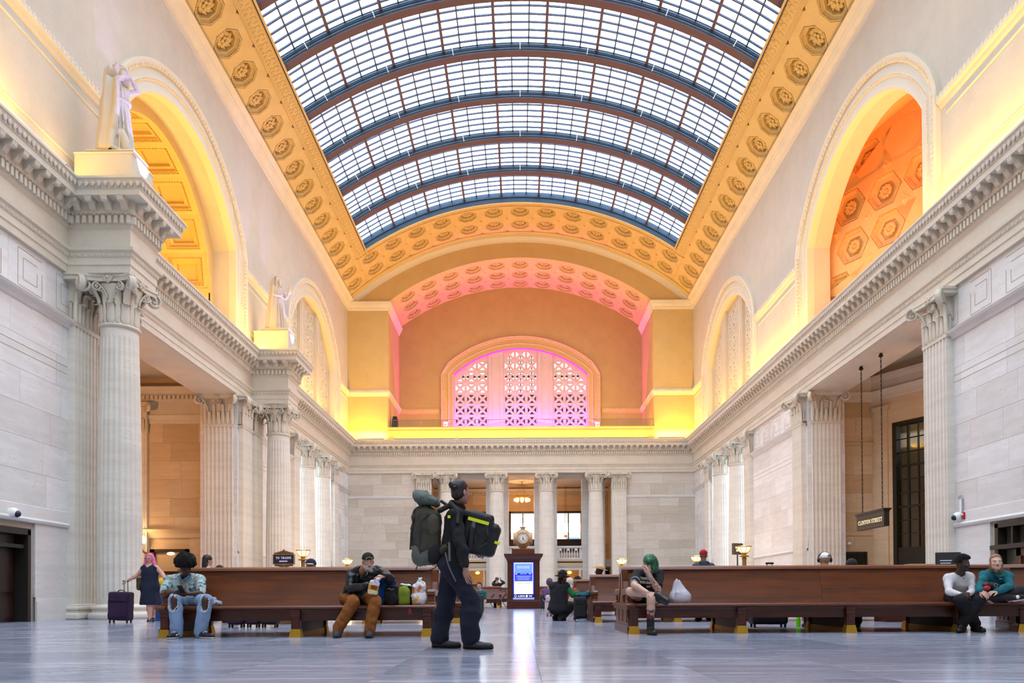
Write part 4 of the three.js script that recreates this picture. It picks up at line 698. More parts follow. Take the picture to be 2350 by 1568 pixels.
// ---------------------------------------------------------------- benches
const exX = (pts, x0, x1, bev = 0) => extrude(poly(pts.map(([z, y]) => [-z, y])), x1 - x0 - 2 * bev, bev).rotateY(Math.PI / 2).translate(x0 + bev, 0, 0);
const wood = (g, s = 1.5) => planar(Array.isArray(g) ? merge(g) : g, s, rnd(), rnd());
function bench(label, xl, xr, dFront, legs, ends, ry = 0, joints = [], name = 'station_bench') {   // xl, xr: world ends; dFront: distance of the front feet
  const cx = (xl + xr) / 2, half = (xr - xl) / 2, t = thing(name, label, 'bench', [cx, 0, -(dFront + 0.82)], ry, undefined), M1 = M.wood, sections = [-half, ...joints.map((j) => j - cx), half];
  for (let i = 0; i < sections.length - 1; i++) {
    const a = sections[i], b = sections[i + 1];
    for (const s of [1, -1]) {
      const seat = [[0.20, 0.395], [0.74, 0.415], [0.80, 0.405], [0.84, 0.42], [0.85, 0.445], [0.83, 0.465], [0.74, 0.468], [0.5, 0.45], [0.26, 0.44], [0.20, 0.45]].map(([z, y]) => [s * z, y]);
      mesh('seat', wood(toCreasedNormals(exX(s > 0 ? seat : seat.reverse(), a + 0.002, b - 0.002), 0.7)), M1, t);
      const back = [[0.25, 0.44], [0.30, 0.44], [0.24, 0.60], [0.165, 0.82], [0.13, 0.99], [0.06, 0.99], [0.08, 0.7]].map(([z, y]) => [s * z, y]);
      mesh('backrest', wood(toCreasedNormals(exX(back, a + 0.002, b - 0.002), 0.5)), M1, t);
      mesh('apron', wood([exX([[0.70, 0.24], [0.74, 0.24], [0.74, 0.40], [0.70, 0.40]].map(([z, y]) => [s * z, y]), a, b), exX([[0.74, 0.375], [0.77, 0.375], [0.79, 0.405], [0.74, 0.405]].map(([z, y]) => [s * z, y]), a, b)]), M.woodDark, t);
    }
    mesh('top_rail', wood([exX([[-0.15, 0.985], [-0.17, 1.01], [-0.15, 1.045], [-0.07, 1.07], [0.07, 1.07], [0.15, 1.045], [0.17, 1.01], [0.15, 0.985]], a, b), exX([[-0.14, 0.955], [0.14, 0.955], [0.145, 0.985], [-0.145, 0.985]], a, b)]), M1, t);
  }
  const E = (x, k) => {         // end frame; k = +1 right end
    const o = [];
    o.push(exX([[-0.13, 0.43], [-0.3, 0.44], [-0.27, 0.62], [-0.185, 0.82], [-0.17, 1.0], [0.17, 1.0], [0.185, 0.82], [0.27, 0.62], [0.3, 0.44], [0.13, 0.43]], x - 0.045, x + 0.045, 0.008));
    o.push(exX([[-0.72, 0.1], [0.72, 0.1], [0.72, 0.42], [-0.72, 0.42]], x - 0.04, x + 0.04));
    const e = mesh('end_panel', wood(o, 1.0), M1, t);
    mesh('plinth', wood([exX([[-0.78, 0], [0.78, 0], [0.78, 0.1], [0.76, 0.13], [-0.76, 0.13], [-0.78, 0.1]], x - 0.06, x + 0.06)], 1), M.woodDark, e);
    mesh('raised_panel', wood([-1, 0, 1].map((q) => rbox(0.02, 0.2, 0.36, 0.008, x + k * 0.045, 0.265, q * 0.45)), 1), M1, e);
    mesh('cap_moulding', wood([exX([[-0.86, 0.42], [0.86, 0.42], [0.88, 0.44], [0.86, 0.475], [-0.86, 0.475], [-0.88, 0.44]], x - 0.08, x + 0.08), exX([[-0.8, 0.375], [0.8, 0.375], [0.84, 0.42], [-0.84, 0.42]], x - 0.065, x + 0.065)], 1), M1, e);
    for (const s of [-1, 1]) { const z = s * 0.5; mesh('armrest', wood([rbox(0.1, 0.17, 0.13, 0.02, x, 0.56, s * 0.63), exX([[0.24, 0.6], [0.6, 0.62], [0.68, 0.6], [0.72, 0.625], [0.72, 0.66], [0.68, 0.69], [0.6, 0.69], [0.24, 0.68]].map(([q, y]) => [s * q, y]), x - 0.06, x + 0.06, 0.012), rbox(0.12, 0.05, 0.18, 0.02, x, 0.485, s * 0.63), exX([[0.26, 0.47], [0.6, 0.47], [0.6, 0.62], [0.26, 0.62]].map(([q, y]) => [s * q, y]), x - 0.025, x + 0.025)], 1), M1, t); }
  };
  if (ends.includes('l')) E(-half + 0.06, -1); if (ends.includes('r')) E(half - 0.06, 1);
  for (const lx of legs) {
    const x = lx - cx;
    for (const s of [1, -1]) {
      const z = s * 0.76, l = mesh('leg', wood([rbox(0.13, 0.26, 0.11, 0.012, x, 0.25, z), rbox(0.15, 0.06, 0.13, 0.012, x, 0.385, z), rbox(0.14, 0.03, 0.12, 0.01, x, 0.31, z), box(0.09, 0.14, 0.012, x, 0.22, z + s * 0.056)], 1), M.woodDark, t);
      const f = new THREE.CylinderGeometry(0.095, 0.125, 0.12, 4, 1).rotateY(Math.PI / 4).scale(1, 1, 0.85).translate(x, 0.06, z); mesh('brass_shoe', toCreasedNormals(f, 0.3), M.brass, l);
    }
    const cut = [[-0.7, 0.05], [0.7, 0.05], [0.7, 0.38], [0.62, 0.38], [0.5, 0.30], [0.3, 0.25], [0, 0.23], [-0.3, 0.25], [-0.5, 0.30], [-0.62, 0.38], [-0.7, 0.38]];
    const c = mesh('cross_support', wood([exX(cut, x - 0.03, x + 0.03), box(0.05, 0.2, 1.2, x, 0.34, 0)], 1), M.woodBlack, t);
    mesh('brass_base', exX([[-0.7, 0], [0.7, 0], [0.7, 0.07], [-0.7, 0.07]], x - 0.045, x + 0.045, 0.01), M.brassDull, c);
  }
  return t;
}
const BL = -5.52, BR = -1.42, RL = 1.5;
bench('long dark wooden bench in front at left, with the old man and bags on it', BL, BR, 11.1, [-5.42, -3.48, -1.53], 'lr', 0.0);
bench('long wooden bench in front at right, running out of the frame', RL, 7.6, 11.5, [1.6, 3.26, 4.93, 6.62], 'l', 0, [4.72]);
{ const b = bench('short bench section joining the right front bench at the frame edge', 8.3, 11.1, 11.5, [8.5, 10.9], 'l', -0.45); b.position.set(9.05, 0, -11.75); }
bench('wooden bench in the second row at left, behind the standing backpacker', -5.6, -1.42, 16.3, [-5.5, -3.5, -1.53], 'lr');
bench('wooden bench in the second row at right, behind the crouching man and his suitcase', RL - 0.05, 8.0, 16.35, [1.56, 3.3, 5.0, 6.7], 'l');
bench('third wooden bench back on the right, small behind the second', RL - 0.08, 8.0, 21.4, [1.52, 4, 6.5], 'l');
bench('fourth wooden bench back on the left beside the green suitcase', -5.6, -1.5, 26.4, [-5.5, -3.5, -1.6], 'lr');
bench('fourth wooden bench back on the right, hidden behind the others', RL - 0.05, 8.0, 26.6, [1.56, 4, 6.5], 'l');
bench('far small bench left of the clock kiosk, next to the bicycle', -4.2, -1.06, 36.6, [-4, -1.2], 'lr');
bench('far small bench right of the clock kiosk', 0.72, 4.4, 37.2, [0.85, 4.2], 'l');
bench('farthest bench back at left behind the bicycle', -4.2, -0.62, 41.5, [-4, -0.8], 'lr');

// ---------------------------------------------------------------- clock kiosk with its screen
{
  const t = thing('clock_kiosk', 'dark wooden kiosk with a lit blue screen standing in the middle of the hall', 'kiosk', [0.02, 0, -34.5]);
  const w = 1.45, d = 1.4, f = d / 2;
  mesh('plinth', wood([rbox(w + 0.06, 0.36, d + 0.06, 0.02, 0, 0.18, 0), rbox(w + 0.02, 0.05, d + 0.02, 0.015, 0, 0.38, 0)]), M.woodDark, t);
  mesh('frame', wood([box(w, 0.04, d, 0, 0.4, 0), span(-w / 2, -0.5, 0.38, 2.2, -f, f), span(0.5, w / 2, 0.38, 2.2, -f, f), span(-0.5, 0.5, 2.1, 2.2, -f, f), span(-0.5, 0.5, 0.38, 0.42, -f, f), span(-0.5, 0.5, 0.38, 2.15, -f, f - 0.08)]), M.woodDark, t);
  const cor = [[0.0, 2.18], [0.03, 2.18], [0.05, 2.26], [0.13, 2.36], [0.15, 2.42], [0.15, 2.48], [0, 2.48]];
  mesh('cornice', wood(cor.slice(0, -1).map((c, i) => { const n = cor[i + 1], A = (o, y) => [V(-w / 2 - o, y, f + o), V(w / 2 + o, y, f + o), V(w / 2 + o, y, -f - o), V(-w / 2 - o, y, -f - o)]; const g = rings([A(...c), A(...n)], true).toNonIndexed(); g.computeVertexNormals(); return g; })), M.woodDark, t);
  const top = mesh('clock_base', wood([rbox(1.02, 0.24, 1.02, 0.015, 0, 2.6, 0)]), M.wood, t);
  const scr = canvas(512, 928, (x, W0, H0) => {
    x.fillStyle = '#1418c8'; x.fillRect(0, 0, W0, H0); x.fillStyle = '#e8eeff'; x.fillRect(24, 14, 462, 776); x.fillStyle = '#6f9bf2'; x.fillRect(38, 34, 434, 238);
    x.fillStyle = '#101ec0'; x.fillRect(38, 272, 434, 52); x.fillStyle = '#3d52f0'; x.fillRect(38, 324, 434, 148); x.fillStyle = '#f2dd70'; x.fillRect(30, 474, 450, 24);
    const g = x.createRadialGradient(255, 640, 60, 255, 640, 300); g.addColorStop(0, '#ffffff'); g.addColorStop(0.6, '#f2f4ff'); g.addColorStop(1, '#8f9cf0'); x.fillStyle = g; x.fillRect(38, 498, 434, 276);
    x.fillStyle = '#e6ecff'; x.textAlign = 'center'; x.font = 'bold 26px sans-serif'; x.fillText('WELCOME TO THE STATION', 255, 120, 290); x.fillText('GREAT HALL INFORMATION', 255, 152, 300); x.font = 'bold 24px sans-serif'; x.fillText('TRAIN STATUS', 255, 300, 200); 
    x.fillRect(56, 284, 50, 14); x.beginPath(); x.moveTo(48, 291); x.lineTo(76, 312); x.lineTo(104, 291); x.fill(); x.fillRect(380, 284, 60, 14);
    x.font = 'bold 22px sans-serif'; x.fillText('ATTENTION METRO CUSTOMERS', 255, 356, 420); x.font = '20px sans-serif'; x.fillText('boarding begins thirty minutes', 255, 388, 280); x.fillText('before each scheduled departure', 255, 414, 330); x.fillText('please have your ticket ready', 255, 440, 300);
    x.fillStyle = '#5a5f86'; x.font = 'bold 32px serif'; x.fillText('Upgrades Available', 255, 540, 320); x.fillStyle = '#8a8fa8'; x.font = '26px serif'; x.fillText('Business Car', 275, 590, 190); x.fillText('Economy Coach', 265, 625, 230); x.fillText('Now on all trains', 255, 700, 220); x.fillText('Ask a gate agent', 255, 738, 230);
    x.fillStyle = '#0c0c50'; x.fillRect(0, 800, W0, 76); x.strokeStyle = '#fff'; x.lineWidth = 10; x.beginPath(); x.arc(58, 838, 24, 0, 7); x.stroke(); x.fillStyle = '#fff'; x.font = 'bold 54px sans-serif'; x.fillText('6:25PM', 200, 858, 170); x.beginPath(); x.arc(330, 838, 28, 0, 7); x.fill(); x.fillText('74F', 420, 858, 100);
    x.fillStyle = '#8f9af8'; x.fillRect(0, 876, W0, 52);
  });
  const pl = new THREE.PlaneGeometry(0.96, 1.7); mesh('screen', pl.translate(0, 1.26, f - 0.055), new THREE.MeshStandardMaterial({ color: 0x05060a, roughness: 0.2, emissive: 0xffffff, emissiveMap: scr, emissiveIntensity: 1.35 }), t);
  mesh('screen_bezel', [span(-0.51, -0.48, 0.4, 2.12, f - 0.06, f - 0.03), span(0.48, 0.51, 0.4, 2.12, f - 0.06, f - 0.03), span(-0.51, 0.51, 2.1, 2.13, f - 0.06, f - 0.03)], M.black, t);
  const l = new THREE.RectAreaLight(new THREE.Color(0.35, 0.42, 1), 3.2, 0.94, 1.68); l.position.set(0, 1.26, f + 0.02); l.rotation.y = Math.PI; l.name = 'screen_glow'; t.add(l);
}
{
  const t = thing('station_clock', 'cream four-faced clock with roman numerals standing on top of the wooden kiosk', 'clock', [0.0, 2.72, -34.5]);
  const body = mesh('case', [lathe([[0.0, 0], [0.12, 0], [0.13, 0.05], [0.18, 0.09], [0.30, 0.2], [0.37, 0.36], [0.385, 0.5], [0.36, 0.68], [0.28, 0.82], [0.17, 0.89], [0.11, 0.92], [0.1, 0.98], [0.14, 1.0], [0.14, 1.04], [0, 1.05]], 28)], mat({ color: 0xb99a72, roughness: 0.45 }), t);
  const face = canvas(256, 256, (x) => { x.fillStyle = '#f4f2ea'; x.fillRect(0, 0, 256, 256); x.translate(128, 128); x.fillStyle = '#15161a'; x.font = 'bold 38px serif'; x.textAlign = 'center'; x.textBaseline = 'middle'; ['XII', 'I', 'II', 'III', 'IIII', 'V', 'VI', 'VII', 'VIII', 'IX', 'X', 'XI'].forEach((n, i) => { x.save(); x.rotate(i * Math.PI / 6); x.fillText(n, 0, -96); x.restore(); }); x.lineWidth = 3; x.strokeStyle = '#15161a'; x.beginPath(); x.arc(0, 0, 122, 0, 7); x.stroke(); });
  for (let k = 0; k < 4; k++) {
    const a = k * Math.PI / 2, q = new THREE.Group(); 
    const dr = mesh('clock_face', [cyl(0.235, 0.235, 0.02, 32).rotateX(Math.PI / 2).translate(0, 0.5, 0.40)], mat({ color: 0xf2f0e8, roughness: 0.4 }), t); dr.rotation.y = a;
    const disc = mesh('dial', new THREE.CircleGeometry(0.225, 32).translate(0, 0.5, 0.4115), mat({ color: 0xffffff, map: face, roughness: 0.35 }), dr);
    mesh('bezel', [new THREE.TorusGeometry(0.25, 0.035, 8, 36).translate(0, 0.5, 0.40), cyl(0.27, 0.3, 0.14, 32).rotateX(Math.PI / 2).translate(0, 0.5, 0.32)], mat({ color: 0xc2a47c, roughness: 0.45 }), dr);
    const hand = (len, w, ang) => box(w, len, 0.006).translate(0, len / 2 - 0.04, 0).rotateZ(-ang).translate(0, 0.5, 0.418);
    mesh('hand', hand(0.15, 0.026, Math.PI * 1.03), M.black, dr); mesh('hand', hand(0.2, 0.018, Math.PI * 25 / 30), M.black, dr);
  }
}
// ---------------------------------------------------------------- brass bowl lamps
function torchere(px, d, label) {
  const x = at(px, 1300, d).x, t = thing('floor_lamp', label, 'lamp', [x, 0, -d]);
  mesh('base', [lathe([[0.3, 0], [0.3, 0.08], [0.24, 0.12], [0.2, 0.3], [0.14, 0.4], [0.12, 0.5], [0, 0.5]], 8)], M.brassDull, t);
  mesh('pole', [lathe([[0.11, 0.45], [0.095, 1.2], [0.085, 2.0], [0.1, 2.03], [0.1, 2.06], [0.08, 2.1], [0.0, 2.1]], 8)], M.brassDull, t);
  mesh('collar', [lathe([[0, 2.1], [0.16, 2.12], [0.2, 2.15], [0.2, 2.17], [0.1, 2.19], [0.08, 2.22], [0.12, 2.27], [0.1, 2.3], [0, 2.3]], 20)], M.brass, t);
  const b = mesh('glass_bowl', lathe([[0.1, 2.29], [0.18, 2.33], [0.24, 2.4], [0.27, 2.47], [0.275, 2.53], [0.265, 2.53], [0.23, 2.41], [0.17, 2.34], [0.1, 2.3]], 28), mat({ color: 0xfff2dc, roughness: 0.6, emissive: 0xffd9a0, emissiveIntensity: 1.5 }), t);
  const r = [lathe([[0.285, 2.52], [0.3, 2.54], [0.3, 2.56], [0.27, 2.565], [0.27, 2.53], [0.285, 2.52]], 28)];
  for (let k = 0; k < 8; k++) { const a = k * Math.PI / 4; r.push(tube([[0.12 * Math.sin(a), 2.29, 0.12 * Math.cos(a)], [0.205 * Math.sin(a), 2.345, 0.205 * Math.cos(a)], [0.27 * Math.sin(a), 2.44, 0.27 * Math.cos(a)], [0.287 * Math.sin(a), 2.53, 0.287 * Math.cos(a)]], 0.01, 8, 5)); }
  mesh('bowl_ribs', r, M.brass, t);
  pointLamp(t, 0, 2.66, 0, WARM, 16);
}
torchere(695.5, 31.5, 'brass bowl lamp on a post beside the TO TRAINS sign'); torchere(797, 39.5, 'brass bowl lamp on a post just left of the seated old man');
torchere(1708, 30.5, 'brass bowl lamp standing before the far right columns'); torchere(1598.7, 38.2, 'brass bowl lamp just left of the man in the red cap');
torchere(1427, 41, 'brass bowl lamp before the far wall, above the straw hat'); torchere(975, 41, 'brass bowl lamp before the far wall, hidden behind the backpack');

// ---------------------------------------------------------------- signs
const SERIF = 'bold {}px serif';
{
  const p = at(651.5, 1278, 30), t = thing('direction_sign', 'ornate gilt standing sign reading TO TRAINS with an arrow', 'sign', [p.x, 0, p.z]);
  mesh('post', [rod(V(0, 0.02, 0), V(0, 1.85, 0), 0.035, 10), lathe([[0.2, 0], [0.2, 0.03], [0.08, 0.08], [0.04, 0.3], [0, 0.3]], 16), cyl(0.055, 0.055, 0.05, 12, 0, 1.6, 0)], M.brassDull, t);
  mesh('frame', [rbox(0.88, 0.42, 0.1, 0.015, 0, 2.1, 0)], M.brassDull, t);
  const tx = canvas(512, 224, (x) => { x.fillStyle = '#1a1533'; x.fillRect(0, 0, 512, 224); x.fillStyle = '#f4f0ff'; x.font = 'bold 78px serif'; x.textAlign = 'center'; x.fillText('TO  TRAINS', 256, 104, 400); x.fillRect(160, 152, 196, 22); x.beginPath(); x.moveTo(140, 163); x.lineTo(172, 142); x.lineTo(172, 184); x.fill(); });
  mesh('lettered_panel', new THREE.PlaneGeometry(0.8, 0.35).translate(0, 2.1, 0.053), new THREE.MeshStandardMaterial({ color: 0x14102a, map: tx, emissive: 0xffffff, emissiveMap: tx, emissiveIntensity: 0.85, roughness: 0.3 }), t);
  const o = []; for (let k = -4; k <= 4; k++) { o.push(ball(0.05 + 0.02 * (4 - Math.abs(k)) / 4, k * 0.085, 2.33 + 0.05 * (1 - Math.abs(k) / 4), 0, 7, 1.1, 1, 0.6), ball(0.045, k * 0.08, 1.87 - 0.03 * (1 - Math.abs(k) / 5), 0, 7, 1.2, 1, 0.6)); } o.push(ball(0.06, 0, 2.44, 0, 8), tube([[-0.3, 2.32, 0], [-0.15, 2.4, 0], [0, 2.42, 0], [0.15, 2.4, 0], [0.3, 2.32, 0]], 0.025, 16, 6), tube([[-0.3, 1.88, 0], [-0.1, 1.8, 0], [0, 1.78, 0], [0.1, 1.8, 0], [0.3, 1.88, 0]], 0.03, 16, 6));
  mesh('scroll_ornament', o, mat({ color: 0x7a5c34, roughness: 0.5, metalness: 0.5 }), t);
}
{
  const a = atX(1967, 1198, 13.2), b = atX(2030, 1185, 13.2), L0 = a.distanceTo(b), t = thing('hanging_sign', 'black box sign reading CLINTON STREET hung on two chains', 'sign', [13.28, 0, (a.z + b.z) / 2]); t.rotation.y = -Math.PI / 2;
  const y0 = 3.08, y1 = 3.66, yc = (y0 + y1) / 2, th = 0.2;
  mesh('box', [rbox(L0, y1 - y0, th, 0.01, 0, yc, 0), rbox(L0 + 0.12, 0.05, th + 0.12, 0.01, 0, y1 + 0.05, 0), rbox(L0 + 0.06, 0.05, th + 0.06, 0.01, 0, y1 + 0.01, 0), ...[-1, 1].flatMap((s) => [span(-L0 / 2, L0 / 2, y0 + 0.03, y0 + 0.045, s * (th / 2) - 0.008, s * (th / 2) + 0.008), span(-L0 / 2, L0 / 2, y1 - 0.06, y1 - 0.045, s * (th / 2) - 0.008, s * (th / 2) + 0.008)])], mat({ color: 0x2c2927, roughness: 0.5 }), t);
  const tx = canvas(1024, 256, (x) => { x.fillStyle = '#000'; x.fillRect(0, 0, 1024, 256); x.fillStyle = '#ffe0b0'; x.font = 'bold 150px serif'; x.textAlign = 'center'; x.fillText('CLINTON STREET', 512, 180, 960); });
  mesh('lettering', new THREE.PlaneGeometry(L0 * 0.94, 0.36).translate(0, yc - 0.02, th / 2 + 0.004), new THREE.MeshStandardMaterial({ color: 0x1a1816, emissive: 0xffffff, emissiveMap: tx, emissiveIntensity: 1.5, roughness: 0.5 }), t);
  for (const k of [-1, 1]) { const x = k * L0 * 0.36, c = []; c.push(cyl(0.05, 0.09, 0.12, 10, x, ARCH - 0.1, 0)); for (let y = y1 + 0.1, i = 0; y < ARCH - 0.15; y += 0.09, i++) c.push(new THREE.TorusGeometry(0.034, 0.011, 4, 8).scale(0.7, 1.6, 1).rotateY(i % 2 ? Math.PI / 2 : 0).translate(x, y + 0.045, 0)); mesh('chain', c, M.blackMetal, t); }
}
{
  const p = at(1690, 1260, 33), t = thing('street_sign_box', 'dark box sign with two lit lines behind the right brass lamp', 'sign', [p.x, 0, p.z]); t.rotation.y = 0.35;
  mesh('box', rbox(0.5, 0.5, 0.12, 0.01, 0.05, 2.6, 0), mat({ color: 0x4a4440, roughness: 0.6 }), t); mesh('post', rod(V(0.05, 0, 0), V(0.05, 2.4, 0), 0.03), M.blackMetal, t); mesh('foot', cyl(0.2, 0.22, 0.03, 16, 0.05, 0.015, 0), M.blackMetal, t);
  for (const [y, w, x] of [[2.66, 0.34, 0.08], [2.53, 0.3, 0.1]]) mesh('lit_line', box(w, 0.085, 0.01, x, y, 0.066), mat({ color: 0xffe2b8, emissive: 0xffcf98, emissiveIntensity: 0.9 }), t);
}
{
  const p = at(2172, 1285, 15), t = thing('information_panel', 'dark angled information panel with white lines behind the right bench', 'sign', [p.x, 0, p.z]); t.rotation.y = -0.3;
  mesh('board', [rbox(0.4, 1.0, 0.05, 0.01, 0, 0.92, 0), rbox(0.12, 1.0, 0.4, 0.01, 0.2, 0.92, -0.2)], mat({ color: 0x35312f, roughness: 0.6 }), t); mesh('stand', [rbox(0.4, 0.4, 0.05, 0.01, 0, 0.22, 0), rbox(0.5, 0.04, 0.5, 0.01, 0.05, 0.02, -0.1)], M.blackMetal, t);
  const tx = canvas(256, 256, (x) => { x.fillStyle = '#35312f'; x.fillRect(0, 0, 256, 256); x.fillStyle = '#e8e6f2'; for (let i = 0; i < 7; i++) x.fillRect(40 + (i % 3) * 8, 60 + i * 26, 150 - (i % 2) * 18, 9); });
  mesh('printed_sheet', new THREE.PlaneGeometry(0.36, 0.5).translate(0, 1.13, 0.027), new THREE.MeshStandardMaterial({ map: tx, roughness: 0.6 }), t);
  const q = at(2114, 1294, 16), s = thing('ticket_desk', 'low wooden desk top seen just over the right bench', 'desk', [q.x - 0.2, 0, q.z]); mesh('top', wood([rbox(1.5, 0.05, 0.6, 0.01, 0, 1.17, 0)]), M.wood, s); mesh('body', wood([box(1.4, 1.14, 0.5, 0, 0.57, 0)]), M.woodDark, s); mesh('tray', rbox(0.5, 0.03, 0.3, 0.01, 0.15, 1.21, 0), mat({ color: 0xc9a070, roughness: 0.5 }), s);
}
// ---------------------------------------------------------------- doors, vent, cameras and small wall fittings
{
  const d = struct('door_1'), x = -HW - 0.1, m = mat({ color: 0x1d1712, roughness: 0.6 });
  mesh('door_frame', [span(x - 0.3, x + 0.14, 0, 2.33, -19.1, -18.98), span(x - 0.3, x + 0.14, 2.2, 2.36, -19.1, -15.2), span(x - 0.3, x + 0.06, 1.86, 1.95, -19.1, -15.2), span(x - 0.3, x + 0.14, 0, 2.33, -15.3, -15.2)], m, d);
  for (let k = 0; k < 3; k++) { const z0 = -15.3 - k * 1.23, z1 = z0 - 1.2; mesh('door_leaf', [span(x - 0.28, x - 0.2, 0, 1.86, z1, z0), span(x - 0.2, x - 0.16, 0.1, 0.62, z1 + 0.1, z0 - 0.1), span(x - 0.2, x - 0.16, 0.75, 1.76, z1 + 0.1, z0 - 0.1)], M.woodBlack, d); mesh('transom_panel', span(x - 0.26, x - 0.2, 1.95, 2.2, z1, z0), mat({ color: 0x4b463d, roughness: 0.5 }), d); }
}
{
  const d = struct('door_2'), x = HW + 0.12, z0 = -20.15, fr = mat({ color: 0x23201c, roughness: 0.55 });
  mesh('door_frame', [span(x - 0.14, x + 0.3, 0, 2.45, z0, z0 + 0.14), span(x - 0.14, x + 0.3, 2.34, 2.48, z0, -14.6), span(x - 0.2, x + 0.3, 1.76, 1.88, z0 - 0.12, -14.6), span(x - 0.1, x + 0.3, 1.88, 2.34, z0 + 0.62, z0 + 0.68), span(x - 0.14, x + 0.3, 0, 2.45, -14.74, -14.6)], fr, d);
  mesh('transom_glass', span(x + 0.1, x + 0.14, 1.88, 2.34, z0 + 0.1, -14.7), mat({ color: 0x4a4a44, roughness: 0.3 }), d); mesh('side_light', span(x + 0.1, x + 0.14, 0, 1.76, z0 + 0.1, z0 + 0.66), mat({ color: 0x575a4c, roughness: 0.3 }), d);
  const leafM = mat({ color: 0xb0633c, map: woodT, roughness: 0.4 }), L1 = (a, b) => { const l = mesh('door_leaf', wood([span(x, x + 0.1, 0, 1.76, a, a + 0.18), span(x, x + 0.1, 0, 1.76, b - 0.18, b), span(x, x + 0.1, 1.56, 1.76, a, b), span(x, x + 0.1, 0, 0.3, a, b)]), mat({ color: 0xd9b39c, map: woodT, roughness: 0.4 }), d); mesh('door_glass', span(x + 0.04, x + 0.06, 0.3, 1.56, a + 0.18, b - 0.18), mat({ color: 0x3a3d33, roughness: 0.15 }), l); mesh('door_handle', span(x - 0.04, x, 0.9, 1.2, b - 0.12, b - 0.08), M.brass, l); };
  L1(z0 + 0.66, z0 + 1.76); L1(z0 + 1.78, z0 + 2.88);
}
{
  const p = at(1950, 1290, 33.9), t = thing('vent_grille', 'black pierced metal ventilation grille low on the wall behind the white cap', 'vent', [p.x, 0, -33.98]), s = new THREE.Shape(); s.moveTo(-0.75, 1.3); s.lineTo(0.75, 1.3); s.lineTo(0.75, 2.45); s.lineTo(-0.75, 2.45); s.closePath();
  for (let i = 0; i < 12; i++) for (let j = 0; j < 9; j++) { const h = new THREE.Path(), x = -0.66 + i * 0.12, y = 1.38 + j * 0.12; h.moveTo(x, y - 0.045); h.lineTo(x + 0.045, y); h.lineTo(x, y + 0.045); h.lineTo(x - 0.045, y); h.closePath(); s.holes.push(h); }
  mesh('pierced_plate', extrude(s, 0.03).translate(0, 0, 0.03), M.blackMetal, t); mesh('frame', [span(-0.78, 0.78, 2.43, 2.5, 0, 0.09), span(-0.8, -0.74, 1.26, 2.5, 0, 0.09), span(0.74, 0.8, 1.26, 2.5, 0, 0.09), span(-0.78, 0.78, 1.26, 1.32, 0, 0.09), span(-0.75, 0.75, 1.3, 2.45, 0, 0.015)], M.black, t);
}
function dome(pos, ry, label) { const t = thing('security_camera', label, 'camera', [pos.x, pos.y, pos.z], ry); mesh('housing', [ball(0.125, 0, 0, 0.1, 16), cyl(0.1, 0.12, 0.12, 16).rotateX(Math.PI / 2).translate(0, 0, 0.03)], M.white, t); mesh('lens_dome', ball(0.085, 0, -0.03, 0.19, 12), mat({ color: 0x14203c, roughness: 0.1 }), t); return t; }
function strobe(pos, ry, label) { const t = thing('fire_alarm', label, 'alarm', [pos.x, pos.y, pos.z], ry); mesh('body', rbox(0.12, 0.2, 0.06, 0.015, 0, 0, 0.03), mat({ color: 0xb01f2a, roughness: 0.4 }), t); mesh('lens', rbox(0.07, 0.05, 0.03, 0.01, 0, 0.04, 0.07), M.white, t); return t; }
